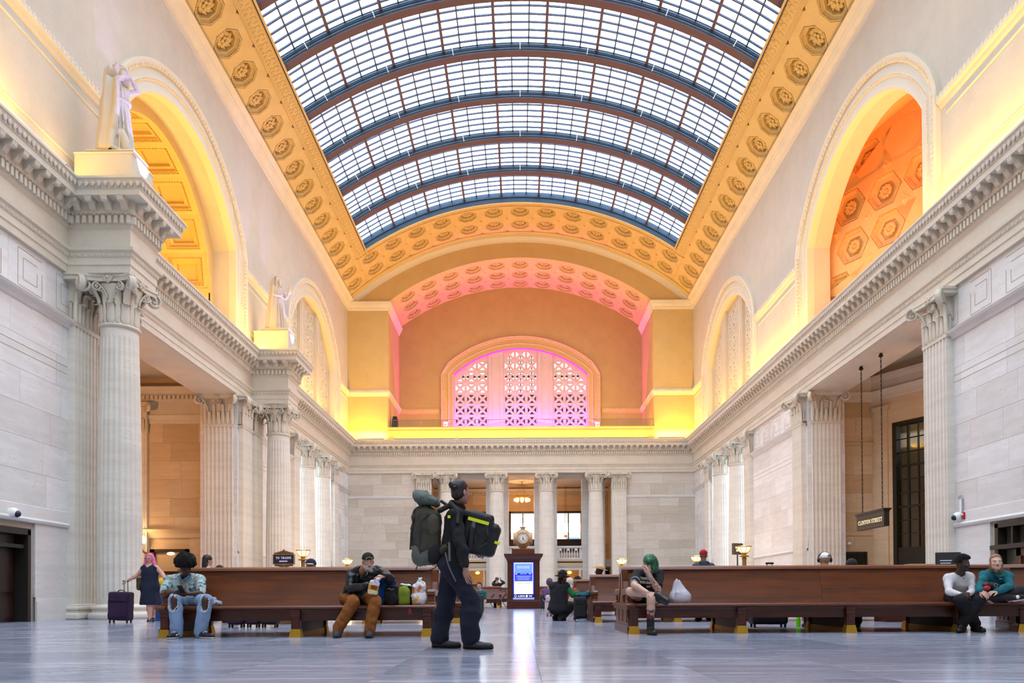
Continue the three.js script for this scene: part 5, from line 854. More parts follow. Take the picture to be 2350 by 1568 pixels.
{
  let p = atX(22, 1177, -HW); dome(p, Math.PI / 2, 'white dome camera on the left wall above the dark doorway'); p = atX(31, 1178, -HW); strobe(V(p.x, p.y - 0.02, p.z - 0.05), Math.PI / 2, 'red fire alarm beside the dome camera on the left wall');
  p = atX(2205, 1186, HW); dome(p, -Math.PI / 2, 'white dome camera on the right wall beside the lit pilaster'); p = atX(2214, 1184, HW); strobe(p, -Math.PI / 2, 'red fire alarm beside the dome camera on the right wall');
  p = atX(2208, 1160, HW); let t = thing('sensor_bar', 'tall white and grey sensor bar on the right wall above the dome camera', 'sensor', [p.x, p.y, p.z], -Math.PI / 2); mesh('bar', rbox(0.09, 0.5, 0.05, 0.015, 0, 0, 0.03), M.white, t); mesh('head', [rbox(0.12, 0.1, 0.08, 0.02, -0.02, 0.24, 0.05), rbox(0.03, 0.42, 0.05, 0.01, 0.07, -0.02, 0.03)], mat({ color: 0xa8abad, roughness: 0.5 }), t);
  p = atX(1828, 1240, HW); t = thing('sensor_bar', 'slim white sensor stick with a dark tip on the right pier wall', 'sensor', [p.x, p.y, p.z], -Math.PI / 2); mesh('bar', rbox(0.08, 0.5, 0.06, 0.02, 0, 0.02, 0.03), M.white, t); mesh('tip', [ball(0.06, 0, -0.27, 0.05, 8), rod(V(0, -0.3, 0.05), V(0, -0.38, 0.05), 0.015)], M.black, t);
  p = at(1946, 1248, 33.95); t = thing('wall_floodlight', 'small white spotlight on the wall behind the hanging sign', 'spotlight', [p.x, p.y, p.z]); mesh('head', rbox(0.16, 0.12, 0.12, 0.03, 0, 0, 0.12), M.white, t); mesh('bracket', rod(V(0, 0, 0), V(0, 0, 0.12), 0.02), M.white, t);
  p = at(907, 968, DE + 1.1); t = thing('loudspeaker', 'black loudspeaker box standing at the left end of the end gallery', 'speaker', [-NW + 0.35, 12.3, p.z]); mesh('cabinet', [rbox(0.42, 1.5, 0.42, 0.03, 0, 0.75, 0), rbox(0.3, 0.2, 0.3, 0.03, 0, 1.58, 0)], M.black, t); mesh('grille_cloth', rbox(0.36, 1.3, 0.02, 0.008, 0, 0.75, 0.21), mat({ color: 0x24201e, roughness: 0.9 }), t);
  for (const [px, n] of [[1022.5, 'left'], [1371, 'right']]) { p = at(px, 974, DN - 0.4); t = thing('exit_sign', 'small white lit exit box at the ' + n + ' side of the end window', 'sign', [p.x, p.y, p.z]); mesh('box', rbox(0.34, 0.28, 0.14, 0.02), mat({ color: 0xf8f4f2, emissive: 0xffffff, emissiveIntensity: 0.5 }), t); mesh('hood', rbox(0.4, 0.05, 0.2, 0.01, 0, 0.16, 0), M.white, t); const tx = canvas(128, 64, (x) => { x.fillStyle = '#fff'; x.fillRect(0, 0, 128, 64); x.fillStyle = '#d04040'; x.font = 'bold 44px sans-serif'; x.textAlign = 'center'; x.fillText('EXIT', 64, 48, 110); }); mesh('lettering', new THREE.PlaneGeometry(0.26, 0.12).translate(0, -0.04, 0.075), new THREE.MeshStandardMaterial({ map: tx, roughness: 0.5 }), t); mesh('stem', rod(V(0, -0.14, 0), V(0, 12.3 - p.y, 0), 0.02), M.white, t); }
  const gl = thing('glass_balustrade', 'long clear glass balustrade above the end parapet', 'balustrade', [0, 12.9, -DE + 0.02]); for (let i = 0; i < 8; i++) mesh('glass_panel', span(-NW + 0.06 + i * 2.42, -NW + 2.44 + i * 2.42, 0, 0.55, -0.012, 0.012), mat({ color: 0xeef4ee, roughness: 0.03, transmission: 1, thickness: 0, ior: 1.5 }), gl); mesh('top_rail', span(-NW + 0.05, NW - 0.05, 0.55, 0.575, -0.02, 0.02), mat({ color: 0x8a7a58, roughness: 0.4, metalness: 0.5 }), gl); for (let i = 0; i < 9; i++) mesh('clamp', box(0.06, 0.1, 0.06, -NW + 0.06 + i * 2.41, 0.05, 0), M.steelPipe, gl);
}
// sconce and door in the left room
{
  const p = at(325, 1240, 34.15), t = thing('wall_sconce', 'glowing white globe sconce on a bracket at the left room wall', 'sconce', [p.x, p.y, p.z]);
  mesh('globe', ball(0.19, 0, 0.02, 0, 20), mat({ color: 0xfff4e0, emissive: 0xffe2b0, emissiveIntensity: 3 }), t); mesh('bracket', [tube([[0, -0.18, 0], [0, -0.3, 0.02], [0.05, -0.5, -0.02], [0.14, -0.62, -0.2], [0.16, -0.75, -0.3]], 0.045, 20, 8), ball(0.09, 0.16, -0.72, -0.3, 10, 1, 1.5, 0.6), cyl(0.07, 0.05, 0.06, 12, 0, -0.18, 0)], M.brassDull, t);
  pointLamp(t, 0, 0.02, 0.24, WARM, 7);
  const d = struct('door_3'); const z = -34.6; mesh('door_frame', [span(-17.15, -16.95, 0, 2.82, z - 0.1, z + 0.16), span(-15.55, -15.38, 0, 2.82, z - 0.1, z + 0.16), span(-17.15, -15.38, 2.68, 2.82, z - 0.1, z + 0.16), span(-17.0, -15.5, 1.68, 1.8, z - 0.05, z + 0.1)], M.woodBlack, d);
  mesh('transom_glass', span(-16.95, -15.55, 1.8, 2.68, z - 0.02, z + 0.02), mat({ color: 0xb9985c, roughness: 0.25, emissive: 0xb98a44, emissiveIntensity: 0.35 }), d); mesh('door_glass', span(-16.95, -15.55, 0, 1.68, z - 0.02, z + 0.02), mat({ color: 0x7c7a62, roughness: 0.25 }), d);
  const q = at(392, 1271, 34.3), c = thing('ceiling_lamp', 'small oval lit lamp seen in the doorway glass of the left room', 'lamp', [q.x, q.y, q.z + 0.0]); mesh('glowing_shade', ball(0.16, 0, 0, 0, 14, 1.2, 0.45, 0.5), mat({ color: 0xfff2d8, emissive: 0xffe6b8, emissiveIntensity: 2.5 }), c); mesh('rim', [new THREE.TorusGeometry(0.17, 0.012, 6, 20).rotateX(Math.PI / 2).scale(1.1, 1, 0.5)], M.brass, c);
}
// chandeliers (one in view beyond the far columns, others light the side rooms)
function chandelier(x, y, z, top, label, power) {
  const t = thing('chandelier', label, 'chandelier', [x, y, z]);
  mesh('ring', [new THREE.TorusGeometry(0.5, 0.035, 6, 28).rotateX(Math.PI / 2), new THREE.TorusGeometry(0.5, 0.05, 5, 28).rotateX(Math.PI / 2).translate(0, 0.12, 0), cyl(0.12, 0.06, 0.25, 12, 0, -0.05, 0)], M.brass, t);
  for (let k = 0; k < 8; k++) { const a = k * Math.PI / 4; mesh('globe', ball(0.14, 0.52 * Math.sin(a), -0.16, 0.52 * Math.cos(a), 12), mat({ color: 0xfff0d0, emissive: 0xffd890, emissiveIntensity: 3 }), t); }
  mesh('chain', [0, 1, 2, 3].map((k) => rod(V(0.45 * Math.sin(k * 1.571 + 0.4), 0.1, 0.45 * Math.cos(k * 1.571 + 0.4)), V(0, top - y, 0), 0.012, 5)), M.brassDull, t);
  pointLamp(t, 0, -0.62, 0, new THREE.Color(1.0, 0.45, 0.13), power);
}
{ const p = at(1198, 1143, 58.5); chandelier(p.x, p.y, p.z, 9.5, 'brass chandelier of glowing globes hanging between the far columns', 22); }
chandelier(-18.5, 7.2, -28, 10.75, 'brass chandelier of glowing globes in the left side room', 60);
chandelier(17.2, 7.4, -26.2, 10.75, 'brass chandelier of glowing globes in the right window room', 28);
[[1307, 1313, 59.5], [1096, 1314, 59.5], [1190, 1314, 59.5]].forEach(([px, py, d], i) => { const p = at(px, py, d), t = thing('pendant_lamp', ['small glowing pendant lamp under the far gallery, right of the kiosk', 'small glowing pendant lamp under the far gallery, left of the kiosk', 'small pendant lamp under the far gallery, behind the kiosk'][i], 'lamp', [p.x, p.y, p.z]); mesh('shade', lathe([[0, -0.16], [0.14, -0.12], [0.2, 0], [0.06, 0.08], [0, 0.1]], 14), mat({ color: 0xffe9b8, emissive: 0xffc860, emissiveIntensity: 2.2 }), t); mesh('stem', rod(V(0, 0.08, 0), V(0, 2.74 - p.y, 0), 0.015), M.brass, t); pointLamp(t, 0, -0.35, 0.2, new THREE.Color(1, 0.5, 0.14), 3); });
[[1310, 1300, 59], [1090, 1302, 59]].forEach(([px, py, d], i) => { const p = at(px, py, d), t = thing('gate_sign', i ? 'small lit square sign under the far gallery at left' : 'small lit square sign under the far gallery at right', 'sign', [p.x, p.y, p.z]); mesh('panel', rbox(0.3, 0.26, 0.06, 0.01), mat({ color: 0xfff0d0, emissive: 0xffe0b0, emissiveIntensity: 0.9 }), t); mesh('stem', rod(V(0, 0.13, 0), V(0, 2.74 - p.y, 0), 0.012), M.brass, t); });
{ const p = at(1298.5, 1231, 61), t = thing('exit_sign', 'red lit exit sign hung on rods before the right far window', 'sign', [p.x, p.y, p.z]); mesh('box', rbox(0.26, 0.17, 0.08, 0.01), mat({ color: 0xd86a60, emissive: 0xff8070, emissiveIntensity: 0.5 }), t); mesh('rods', [-0.06, 0.06].map((x) => rod(V(x, 0.08, 0), V(x, 9.5 - p.y, 0), 0.012, 5)), M.black, t); const tx = canvas(128, 64, (x) => { x.fillStyle = '#b83028'; x.fillRect(0, 0, 128, 64); x.fillStyle = '#fff'; x.font = 'bold 46px sans-serif'; x.textAlign = 'center'; x.fillText('EXIT', 64, 48, 110); }); mesh('lettering', new THREE.PlaneGeometry(0.22, 0.11).translate(0, 0, 0.042), new THREE.MeshStandardMaterial({ map: tx, emissive: 0xffffff, emissiveMap: tx, emissiveIntensity: 0.5, roughness: 0.5 }), t); }
// mirrored street numbers on the window glass
{ const tx = canvas(512, 128, (x) => { x.clearRect(0, 0, 512, 128); x.fillStyle = '#20242c'; x.font = '92px serif'; x.translate(512, 0); x.scale(-1, 1); x.textAlign = 'center'; x.fillText('205', 100, 96); x.fillText('500', 412, 96); }); const p = at(1199, 1220, 61.9), t = thing('window_lettering', 'mirrored numbers 500 and 205 on the far window glass behind the clock', 'lettering', [p.x, p.y, p.z]); mesh('decal', new THREE.PlaneGeometry(1.9, 0.42), new THREE.MeshStandardMaterial({ map: tx, transparent: true, alphaTest: 0.4, roughness: 0.6 }), t); }
// ---------------------------------------------------------------- distance-field modelling (surface nets) for figures and soft things
function cap(a, b, ra, rb = ra) { const e = Math.max(ra, rb), d = V().subVectors(b, a), L2 = Math.max(1e-9, d.lengthSq()); return { lo: V(Math.min(a.x, b.x) - e, Math.min(a.y, b.y) - e, Math.min(a.z, b.z) - e), hi: V(Math.max(a.x, b.x) + e, Math.max(a.y, b.y) + e, Math.max(a.z, b.z) + e), d(x, y, z) { const px = x - a.x, py = y - a.y, pz = z - a.z, t = clamp((px * d.x + py * d.y + pz * d.z) / L2), qx = px - t * d.x, qy = py - t * d.y, qz = pz - t * d.z; return Math.sqrt(qx * qx + qy * qy + qz * qz) - (ra + (rb - ra) * t); } }; }
function ell(c, rx, ry, rz, q = null) { const e = Math.max(rx, ry, rz), p = V(), qi = q ? q.clone().invert() : null; return { lo: V(c.x - e, c.y - e, c.z - e), hi: V(c.x + e, c.y + e, c.z + e), d(x, y, z) { p.set(x - c.x, y - c.y, z - c.z); if (qi) p.applyQuaternion(qi); const k0 = Math.hypot(p.x / rx, p.y / ry, p.z / rz), k1 = Math.hypot(p.x / rx / rx, p.y / ry / ry, p.z / rz / rz); return k1 < 1e-6 ? -Math.min(rx, ry, rz) : k0 * (k0 - 1) / k1; } }; }
function rbx(c, hx, hy, hz, r, q = null) { const e = Math.hypot(hx, hy, hz), p = V(), qi = q ? q.clone().invert() : null; return { lo: V(c.x - e, c.y - e, c.z - e), hi: V(c.x + e, c.y + e, c.z + e), d(x, y, z) { p.set(x - c.x, y - c.y, z - c.z); if (qi) p.applyQuaternion(qi); const a = Math.abs(p.x) - hx + r, b = Math.abs(p.y) - hy + r, g = Math.abs(p.z) - hz + r; return Math.hypot(Math.max(a, 0), Math.max(b, 0), Math.max(g, 0)) + Math.min(Math.max(a, b, g), 0) - r; } }; }
function noise3(x, y, z, s = 0) { const xi = Math.floor(x), yi = Math.floor(y), zi = Math.floor(z), f = (t) => t * t * (3 - 2 * t), u = f(x - xi), v = f(y - yi), w = f(z - zi), g = (a, b, c) => hash(a + c * 157, b + c * 311, s); return lerp(lerp(lerp(g(xi, yi, zi), g(xi + 1, yi, zi), u), lerp(g(xi, yi + 1, zi), g(xi + 1, yi + 1, zi), u), v), lerp(lerp(g(xi, yi, zi + 1), g(xi + 1, yi, zi + 1), u), lerp(g(xi, yi + 1, zi + 1), g(xi + 1, yi + 1, zi + 1), u), v), w) - 0.5; }
// prims joined smoothly (k), then disp(x,y,z) added, cuts [(x,y,z)=>d] intersected; color(x,y,z) -> linear rgb
function sdf(prims, { cell = 0.013, k = 0.025, disp, cuts = [], color, pad = 0.03 } = {}) {
  const lo = V(1e9, 1e9, 1e9), hi = V(-1e9, -1e9, -1e9); for (const p of prims) { lo.min(p.lo); hi.max(p.hi); } lo.subScalar(pad + cell * 2); hi.addScalar(pad + cell * 2);
  const nx = Math.ceil((hi.x - lo.x) / cell) + 1, ny = Math.ceil((hi.y - lo.y) / cell) + 1, nz = Math.ceil((hi.z - lo.z) / cell) + 1, F = new Float32Array(nx * ny * nz).fill(0.25), m = Math.max(k, 0.02) + cell * 2 + 0.01;
  for (const p of prims) {
    const kk = p.k ?? k, i0 = Math.max(0, Math.floor((p.lo.x - m - lo.x) / cell)), i1 = Math.min(nx - 1, Math.ceil((p.hi.x + m - lo.x) / cell)), j0 = Math.max(0, Math.floor((p.lo.y - m - lo.y) / cell)), j1 = Math.min(ny - 1, Math.ceil((p.hi.y + m - lo.y) / cell)), k0 = Math.max(0, Math.floor((p.lo.z - m - lo.z) / cell)), k1 = Math.min(nz - 1, Math.ceil((p.hi.z + m - lo.z) / cell));
    for (let c = k0; c <= k1; c++) for (let b = j0; b <= j1; b++) { let o = (c * ny + b) * nx + i0; const y = lo.y + b * cell, z = lo.z + c * cell; for (let a = i0; a <= i1; a++, o++) { const d = p.d(lo.x + a * cell, y, z), f = F[o]; if (p.sub) { const h = Math.max(kk - Math.abs(-d - f), 0) / kk; F[o] = Math.max(f, -d) + h * h * kk * 0.25; } else { const h = Math.max(kk - Math.abs(d - f), 0) / kk; F[o] = Math.min(f, d) - h * h * kk * 0.25; } } }
  }
  if (disp || cuts.length) for (let c = 0, o = 0; c < nz; c++) for (let b = 0; b < ny; b++) for (let a = 0; a < nx; a++, o++) { if (Math.abs(F[o]) > 0.12 && F[o] > 0) continue; const x = lo.x + a * cell, y = lo.y + b * cell, z = lo.z + c * cell; let f = F[o]; if (disp) f += disp(x, y, z); for (const q of cuts) f = Math.max(f, q(x, y, z)); F[o] = f; }
  const id = new Int32Array(nx * ny * nz).fill(-1), pos = [], idx = [], at3 = (a, b, c) => F[(c * ny + b) * nx + a];
  for (let c = 0; c < nz - 1; c++) for (let b = 0; b < ny - 1; b++) for (let a = 0; a < nx - 1; a++) {
    const v = [at3(a, b, c), at3(a + 1, b, c), at3(a, b + 1, c), at3(a + 1, b + 1, c), at3(a, b, c + 1), at3(a + 1, b, c + 1), at3(a, b + 1, c + 1), at3(a + 1, b + 1, c + 1)];
    let s = 0; for (let i = 0; i < 8; i++) if (v[i] < 0) s |= 1 << i; if (s === 0 || s === 255) continue;
    let X = 0, Y = 0, Z = 0, n = 0; const E = (i, j) => { if ((v[i] < 0) !== (v[j] < 0)) { const t = v[i] / (v[i] - v[j]); X += (i & 1) + t * ((j & 1) - (i & 1)); Y += (i >> 1 & 1) + t * ((j >> 1 & 1) - (i >> 1 & 1)); Z += (i >> 2) + t * ((j >> 2) - (i >> 2)); n++; } };
    E(0, 1); E(2, 3); E(4, 5); E(6, 7); E(0, 2); E(1, 3); E(4, 6); E(5, 7); E(0, 4); E(1, 5); E(2, 6); E(3, 7);
    id[(c * ny + b) * nx + a] = pos.length / 3; pos.push(lo.x + (a + X / n) * cell, lo.y + (b + Y / n) * cell, lo.z + (c + Z / n) * cell);
  }
  const I = (a, b, c) => id[(c * ny + b) * nx + a], quad = (p, q, r, t, f) => { if (p < 0 || q < 0 || r < 0 || t < 0) return; f ? idx.push(p, q, r, p, r, t) : idx.push(p, r, q, p, t, r); };
  for (let c = 1; c < nz - 1; c++) for (let b = 1; b < ny - 1; b++) for (let a = 1; a < nx - 1; a++) {
    const f = at3(a, b, c) < 0;
    if (f !== at3(a + 1, b, c) < 0) quad(I(a, b - 1, c - 1), I(a, b, c - 1), I(a, b, c), I(a, b - 1, c), f);
    if (f !== at3(a, b + 1, c) < 0) quad(I(a - 1, b, c - 1), I(a - 1, b, c), I(a, b, c), I(a, b, c - 1), f);
    if (f !== at3(a, b, c + 1) < 0) quad(I(a - 1, b - 1, c), I(a, b - 1, c), I(a, b, c), I(a - 1, b, c), f);
  }
  const g = new THREE.BufferGeometry(); g.setAttribute('position', new THREE.Float32BufferAttribute(pos, 3)); g.setIndex(idx); g.computeVertexNormals();
  if (color) { const col = new Float32Array(pos.length); for (let i = 0; i < pos.length; i += 3) { const q = color(pos[i], pos[i + 1], pos[i + 2]); col[i] = q[0]; col[i + 1] = q[1]; col[i + 2] = q[2]; } g.setAttribute('color', new THREE.BufferAttribute(col, 3)); }
  g.setAttribute('uv', new THREE.Float32BufferAttribute(new Float32Array(pos.length / 3 * 2), 2));
  return g;
}
function joinGeo(list) { const pos = [], nor = [], col = [], idx = []; let o = 0; const hasCol = list.some((g) => g.attributes.color); for (const g of list) { const n = g.attributes.position.count; pos.push(g.attributes.position.array); nor.push(g.attributes.normal.array); if (hasCol) col.push(g.attributes.color ? g.attributes.color.array : new Float32Array(n * 3).fill(1)); for (let i = 0; i < g.index.count; i++) idx.push(g.index.array[i] + o); o += n; } const cat = (l) => { const a = new Float32Array(l.reduce((s, x) => s + x.length, 0)); let q = 0; for (const x of l) { a.set(x, q); q += x.length; } return a; }; const g = new THREE.BufferGeometry(); g.setAttribute('position', new THREE.BufferAttribute(cat(pos), 3)); g.setAttribute('normal', new THREE.BufferAttribute(cat(nor), 3)); if (hasCol) g.setAttribute('color', new THREE.BufferAttribute(cat(col), 3)); g.setIndex(idx); return g; }
const lin = (hex) => { const c = new THREE.Color(hex); return [c.r, c.g, c.b]; };
const mix3 = (a, b, t) => [lerp(a[0], b[0], t), lerp(a[1], b[1], t), lerp(a[2], b[2], t)];
const quatTo = (yaw, pitch = 0, roll = 0) => new THREE.Quaternion().setFromEuler(new THREE.Euler(pitch, yaw, roll, 'YXZ'));
const skinM = new THREE.MeshStandardMaterial({ color: 0xffffff, vertexColors: true, roughness: 0.55 });
const cloth = (c, r = 0.9) => mat({ color: c, roughness: r, bumpMap: clothB, bumpScale: 0.004 });
const mottled = new THREE.MeshStandardMaterial({ color: 0xffffff, vertexColors: true, roughness: 0.9 });

// head in its own axes: face to +z. h = {pos, q, s}; tone: skin, lip, brow, eye, beard
function headPrims(h) {
  const P = (x, y, z) => V(x, y, z).multiplyScalar(h.s).applyQuaternion(h.q).add(h.pos), E = (x, y, z, a, b, c, k) => Object.assign(ell(P(x, y, z), a * h.s, b * h.s, c * h.s, h.q), { k }), w = h.w ?? 1;
  return [E(0, 0.035, -0.015, 0.075 * w, 0.093, 0.093, 0.03), E(0, -0.03, 0.018, 0.060 * w, 0.085, 0.068, 0.03), E(0, -0.088, 0.05, 0.03 * w, 0.024, 0.028, 0.03), Object.assign(cap(P(-0.042 * w, -0.062, 0), P(0, -0.088, 0.045), 0.02, 0.022), { k: 0.03 }), Object.assign(cap(P(0.042 * w, -0.062, 0), P(0, -0.088, 0.045), 0.02, 0.022), { k: 0.03 }),
    Object.assign(cap(P(-0.04, 0.02, 0.072), P(0.04, 0.02, 0.072), 0.013 * h.s), { k: 0.02 }), E(-0.042, -0.025, 0.062, 0.018, 0.014, 0.014, 0.02), E(0.042, -0.025, 0.062, 0.018, 0.014, 0.014, 0.02),
    ...[-1, 1].map((s) => Object.assign(E(s * 0.031, -0.002, 0.094, 0.017, 0.011, 0.014), { sub: true, k: 0.01 })), ...[-1, 1].map((s) => E(s * 0.031, -0.002, 0.076, 0.0135, 0.0115, 0.0125, 0.004)),
    Object.assign(cap(P(0, 0.006, 0.084), P(0, -0.034, 0.106), 0.008 * h.s, 0.0125 * h.s), { k: 0.012 }), E(-0.012, -0.038, 0.094, 0.009, 0.008, 0.01, 0.008), E(0.012, -0.038, 0.094, 0.009, 0.008, 0.01, 0.008),
    E(0, -0.0585, 0.086, 0.023, 0.006, 0.010, 0.006), E(0, -0.069, 0.084, 0.020, 0.0065, 0.010, 0.006),
    ...[-1, 1].map((s) => E(s * 0.077 * w, -0.008, -0.012, 0.011, 0.032, 0.02, 0.008))];
}
function headColor(h, t) {
  const inv = h.q.clone().invert(), p = V(), skin = lin(t.skin), lip = lin(t.lip ?? t.skin), brow = lin(t.brow ?? '#2a1c14'), beard = t.beard ? lin(t.beard) : null;
  return (x, y, z) => {
    p.set(x, y, z).sub(h.pos).applyQuaternion(inv).divideScalar(h.s); const ax = Math.abs(p.x); let c = skin;
    if (beard && p.z > -0.01 && p.y < -0.035 && !(p.y > -0.075 && p.y < -0.054 && ax < 0.022)) c = mix3(c, beard, 0.85);
    if (p.z > 0.06 && p.y < -0.053 && p.y > -0.076 && ax < 0.024) c = p.y < -0.0625 && p.y > -0.065 ? mix3(lip, [0, 0, 0], 0.5) : lip;
    if (p.z > 0.055 && p.y > 0.016 && p.y < 0.027 && ax > 0.012 && ax < 0.052) c = mix3(c, brow, 0.85);
    if (p.z > 0.07 && Math.hypot(ax - 0.031, (p.y + 0.002) * 1.3) < 0.0125) c = Math.hypot(ax - 0.031, p.y + 0.002) < 0.0065 ? [0.02, 0.015, 0.012] : t.squint ? mix3(skin, [0.1, 0.06, 0.05], 0.5) : [0.62, 0.58, 0.55];
    if (p.z > 0.06 && Math.abs(p.y - 0.0095) < 0.003 && ax > 0.018 && ax < 0.045) c = mix3(c, [0.03, 0.02, 0.02], 0.6);
    return c;
  };
}
// a hand: five fingers with their own lengths and bends. wrist, dir (to the fingers), nrm (out of the palm), side +1 when the thumb lies on dir x nrm
function handPrims(w, dir, nrm, side, curl = 0.5, spread = 0.12, s = 1) {
  const d = dir.clone().normalize(), n = nrm.clone().addScaledVector(d, -nrm.dot(d)).normalize(), a = V().crossVectors(d, n).multiplyScalar(side), out = [], at4 = (u, v, q) => w.clone().addScaledVector(d, u * s).addScaledVector(a, v * s).addScaledVector(n, q * s), C = (p, q, r1, r2) => out.push(Object.assign(cap(p, q, r1 * s, r2 * s), { k: 0.006 }));
  const L = [[0.030, 0.085, 0.042, 0.025, 0.020], [0.010, 0.090, 0.046, 0.029, 0.021], [-0.011, 0.086, 0.043, 0.027, 0.020], [-0.030, 0.078, 0.034, 0.020, 0.018]];
  L.forEach(([v, u, l1, l2, l3], i) => {
    C(at4(0.005, v * 0.5, 0), at4(u, v, 0), 0.015, 0.0115);
    let p = at4(u, v, 0), ang = curl * (0.55 + 0.12 * i); const fan = (1.5 - i) * spread * 0.5;
    for (const [l, r] of [[l1, 0.0095], [l2, 0.0085], [l3, 0.0075]]) { const q = p.clone().addScaledVector(d, Math.cos(ang) * l * s).addScaledVector(n, Math.sin(ang) * l * s).addScaledVector(a, fan * l * s); C(p, q, r, r * 0.93); p = q; ang += curl * (0.75 + 0.08 * i); }
  });
  const t0 = at4(0.022, 0.022, 0.006), t1 = at4(0.052, 0.050, 0.016), t2 = at4(0.082, 0.056, 0.024 + curl * 0.01), t3 = at4(0.105, 0.050, 0.034 + curl * 0.015); C(t0, t1, 0.015, 0.012); C(t1, t2, 0.0115, 0.0095); C(t2, t3, 0.0095, 0.008);
  return out;
}
const mid = (a, b, t = 0.5) => a.clone().lerp(b, t);
function torsoPrims(J, b, inf = 0) {
  const pc = mid(J.hipL, J.hipR), sc = mid(J.shL, J.shR), inL = mid(J.shL, sc, 0.36), inR = mid(J.shR, sc, 0.36), f = b.girth ?? 1;
  const belly = mid(pc, sc, 0.42); if (b.bend) belly.add(b.bend);
  return [cap(J.hipL, J.hipR, 0.108 * f + inf), cap(mid(J.hipL, pc, 0.1), mid(inL, belly, 0.5), 0.1 * f + inf, 0.098 * f + inf), cap(mid(J.hipR, pc, 0.1), mid(inR, belly, 0.5), 0.1 * f + inf, 0.098 * f + inf), cap(pc, belly, 0.112 * f + inf, 0.112 * f + inf), cap(belly, mid(sc, belly, 0.22), 0.112 * f + inf, 0.11 * f + inf), cap(mid(inL, belly, 0.45), mid(inL, belly, 0.1), 0.1 * f + inf, 0.082 + inf), cap(mid(inR, belly, 0.45), mid(inR, belly, 0.1), 0.1 * f + inf, 0.082 + inf), cap(J.shL, J.shR, 0.06 + inf), cap(mid(J.shL, sc, 0.2), mid(J.neck, sc, 0.2), 0.05 + inf, 0.052 + inf), cap(mid(J.shR, sc, 0.2), mid(J.neck, sc, 0.2), 0.05 + inf, 0.052 + inf)];
}
function armPrims(J, s, t0, t1, inf, b = {}) {   // t 0..1 upper arm, 1..2 forearm
  const A = J['sh' + s], B = J['el' + s], C = J['wr' + s], f = b.limb ?? 1, o = [];
  if (t0 < 1) o.push(cap(mid(A, B, t0), mid(A, B, Math.min(1, t1)), 0.052 * f + inf, lerp(0.052, 0.041, Math.min(1, t1)) * f + inf)); if (t1 > 1) { const m1 = Math.min(t1 - 1, 0.3); o.push(cap(B, mid(B, C, m1), 0.041 * f + inf, 0.043 * f + inf)); if (t1 > 1.3) o.push(cap(mid(B, C, 0.3), mid(B, C, t1 - 1), 0.043 * f + inf, lerp(0.043, 0.028, (t1 - 1.3) / 0.7) * f + inf)); }
  return o;
}
function legPrims(J, s, t1, inf, b = {}, wide = 0) {
  const A = J['hip' + s], B = J['kn' + s], C = J['an' + s], f = b.limb ?? 1, o = [cap(A, B, 0.09 * f + inf, 0.06 * f + inf + wide * 0.3)];
  if (t1 > 1) { const back = mid(B, C, 0.3); o.push(cap(B, back, 0.058 * f + inf + wide * 0.4, 0.056 * f + inf + wide * 0.7)); o.push(cap(back, mid(B, C, Math.min(1, t1 - 1)), 0.056 * f + inf + wide * 0.7, 0.04 * f + inf + wide)); }
  return o;
}
const plane = (p, n) => { const q = n.clone().normalize(), c = q.dot(p); return (x, y, z) => x * q.x + y * q.y + z * q.z - c; };   // keeps the side against n
const folds = (amp, fr, s) => (x, y, z) => amp * (noise3(x * fr, y * fr * 1.3, z * fr, s) + 0.5 * noise3(x * fr * 2.3, y * fr * 2.3, z * fr * 2.3, s + 3));
// joints in pixels of the photograph plus distance -> the person's own axes
function Joints(base, spec) { const o = {}; for (const [k, [px, py, d]] of Object.entries(spec)) o[k] = at(px, py, d).sub(base); return o; }
function person(label, base, J, o) {
  const g = thing('person', label, 'person', [base.x, base.y, base.z]); if (o.group) g.userData.group = o.group;
  const fine = o.fine ?? true, cb = fine ? 0.014 : 0.022, ch = fine ? 0.0055 : 0.01, chd = fine ? 0.0055 : 0.009, b = o.build ?? {};
  const skin = lin(o.tone.skin), H = { pos: J.head, q: o.headQ ?? quatTo(0), s: o.headS ?? 1, w: o.headW };
  const prims = torsoPrims(J, b); for (const s of ['L', 'R']) { if (J['el' + s]) prims.push(...armPrims(J, s, 0, 2, 0, b)); if (J['kn' + s]) { prims.push(...legPrims(J, s, 2, 0, b)); if (J['toe' + s]) prims.push(cap(J['an' + s].clone().add(V(0, -0.04, 0)), mid(J['an' + s], J['toe' + s], 0.8).add(V(0, -0.012, 0)), 0.03, 0.018)); } }
  prims.push(cap(J.neck, mid(J.neck, J.head, 0.55), 0.055, 0.052), cap(mid(J.neck, J.head, 0.3), V(0, -0.05, -0.02).multiplyScalar(H.s).applyQuaternion(H.q).add(J.head), 0.05, 0.05));
  const parts = [sdf(prims, { cell: cb, k: 0.03, color: o.bodyColor ?? (() => skin) })];
  parts.push(sdf([...headPrims(H), cap(mid(J.neck, J.head, 0.25), V(0, -0.05, -0.02).multiplyScalar(H.s).applyQuaternion(H.q).add(J.head), 0.049, 0.05)], { cell: ch, k: 0.02, color: headColor(H, o.tone) }));
  for (const s of ['L', 'R']) if (o['hand' + s]) { const [dir, nrm, side, curl, spread] = o['hand' + s]; parts.push(sdf([...handPrims(J['wr' + s], dir, nrm, side, curl, spread, o.handS ?? 1), cap(mid(J['wr' + s], J['el' + s], 0.12), J['wr' + s], 0.029, 0.024)], { cell: chd, k: 0.008, color: () => skin })); }
  mesh('body', joinGeo(parts), skinM, g);
  return { g, J, H, b, fine, cell: fine ? 0.013 : 0.02 };
}
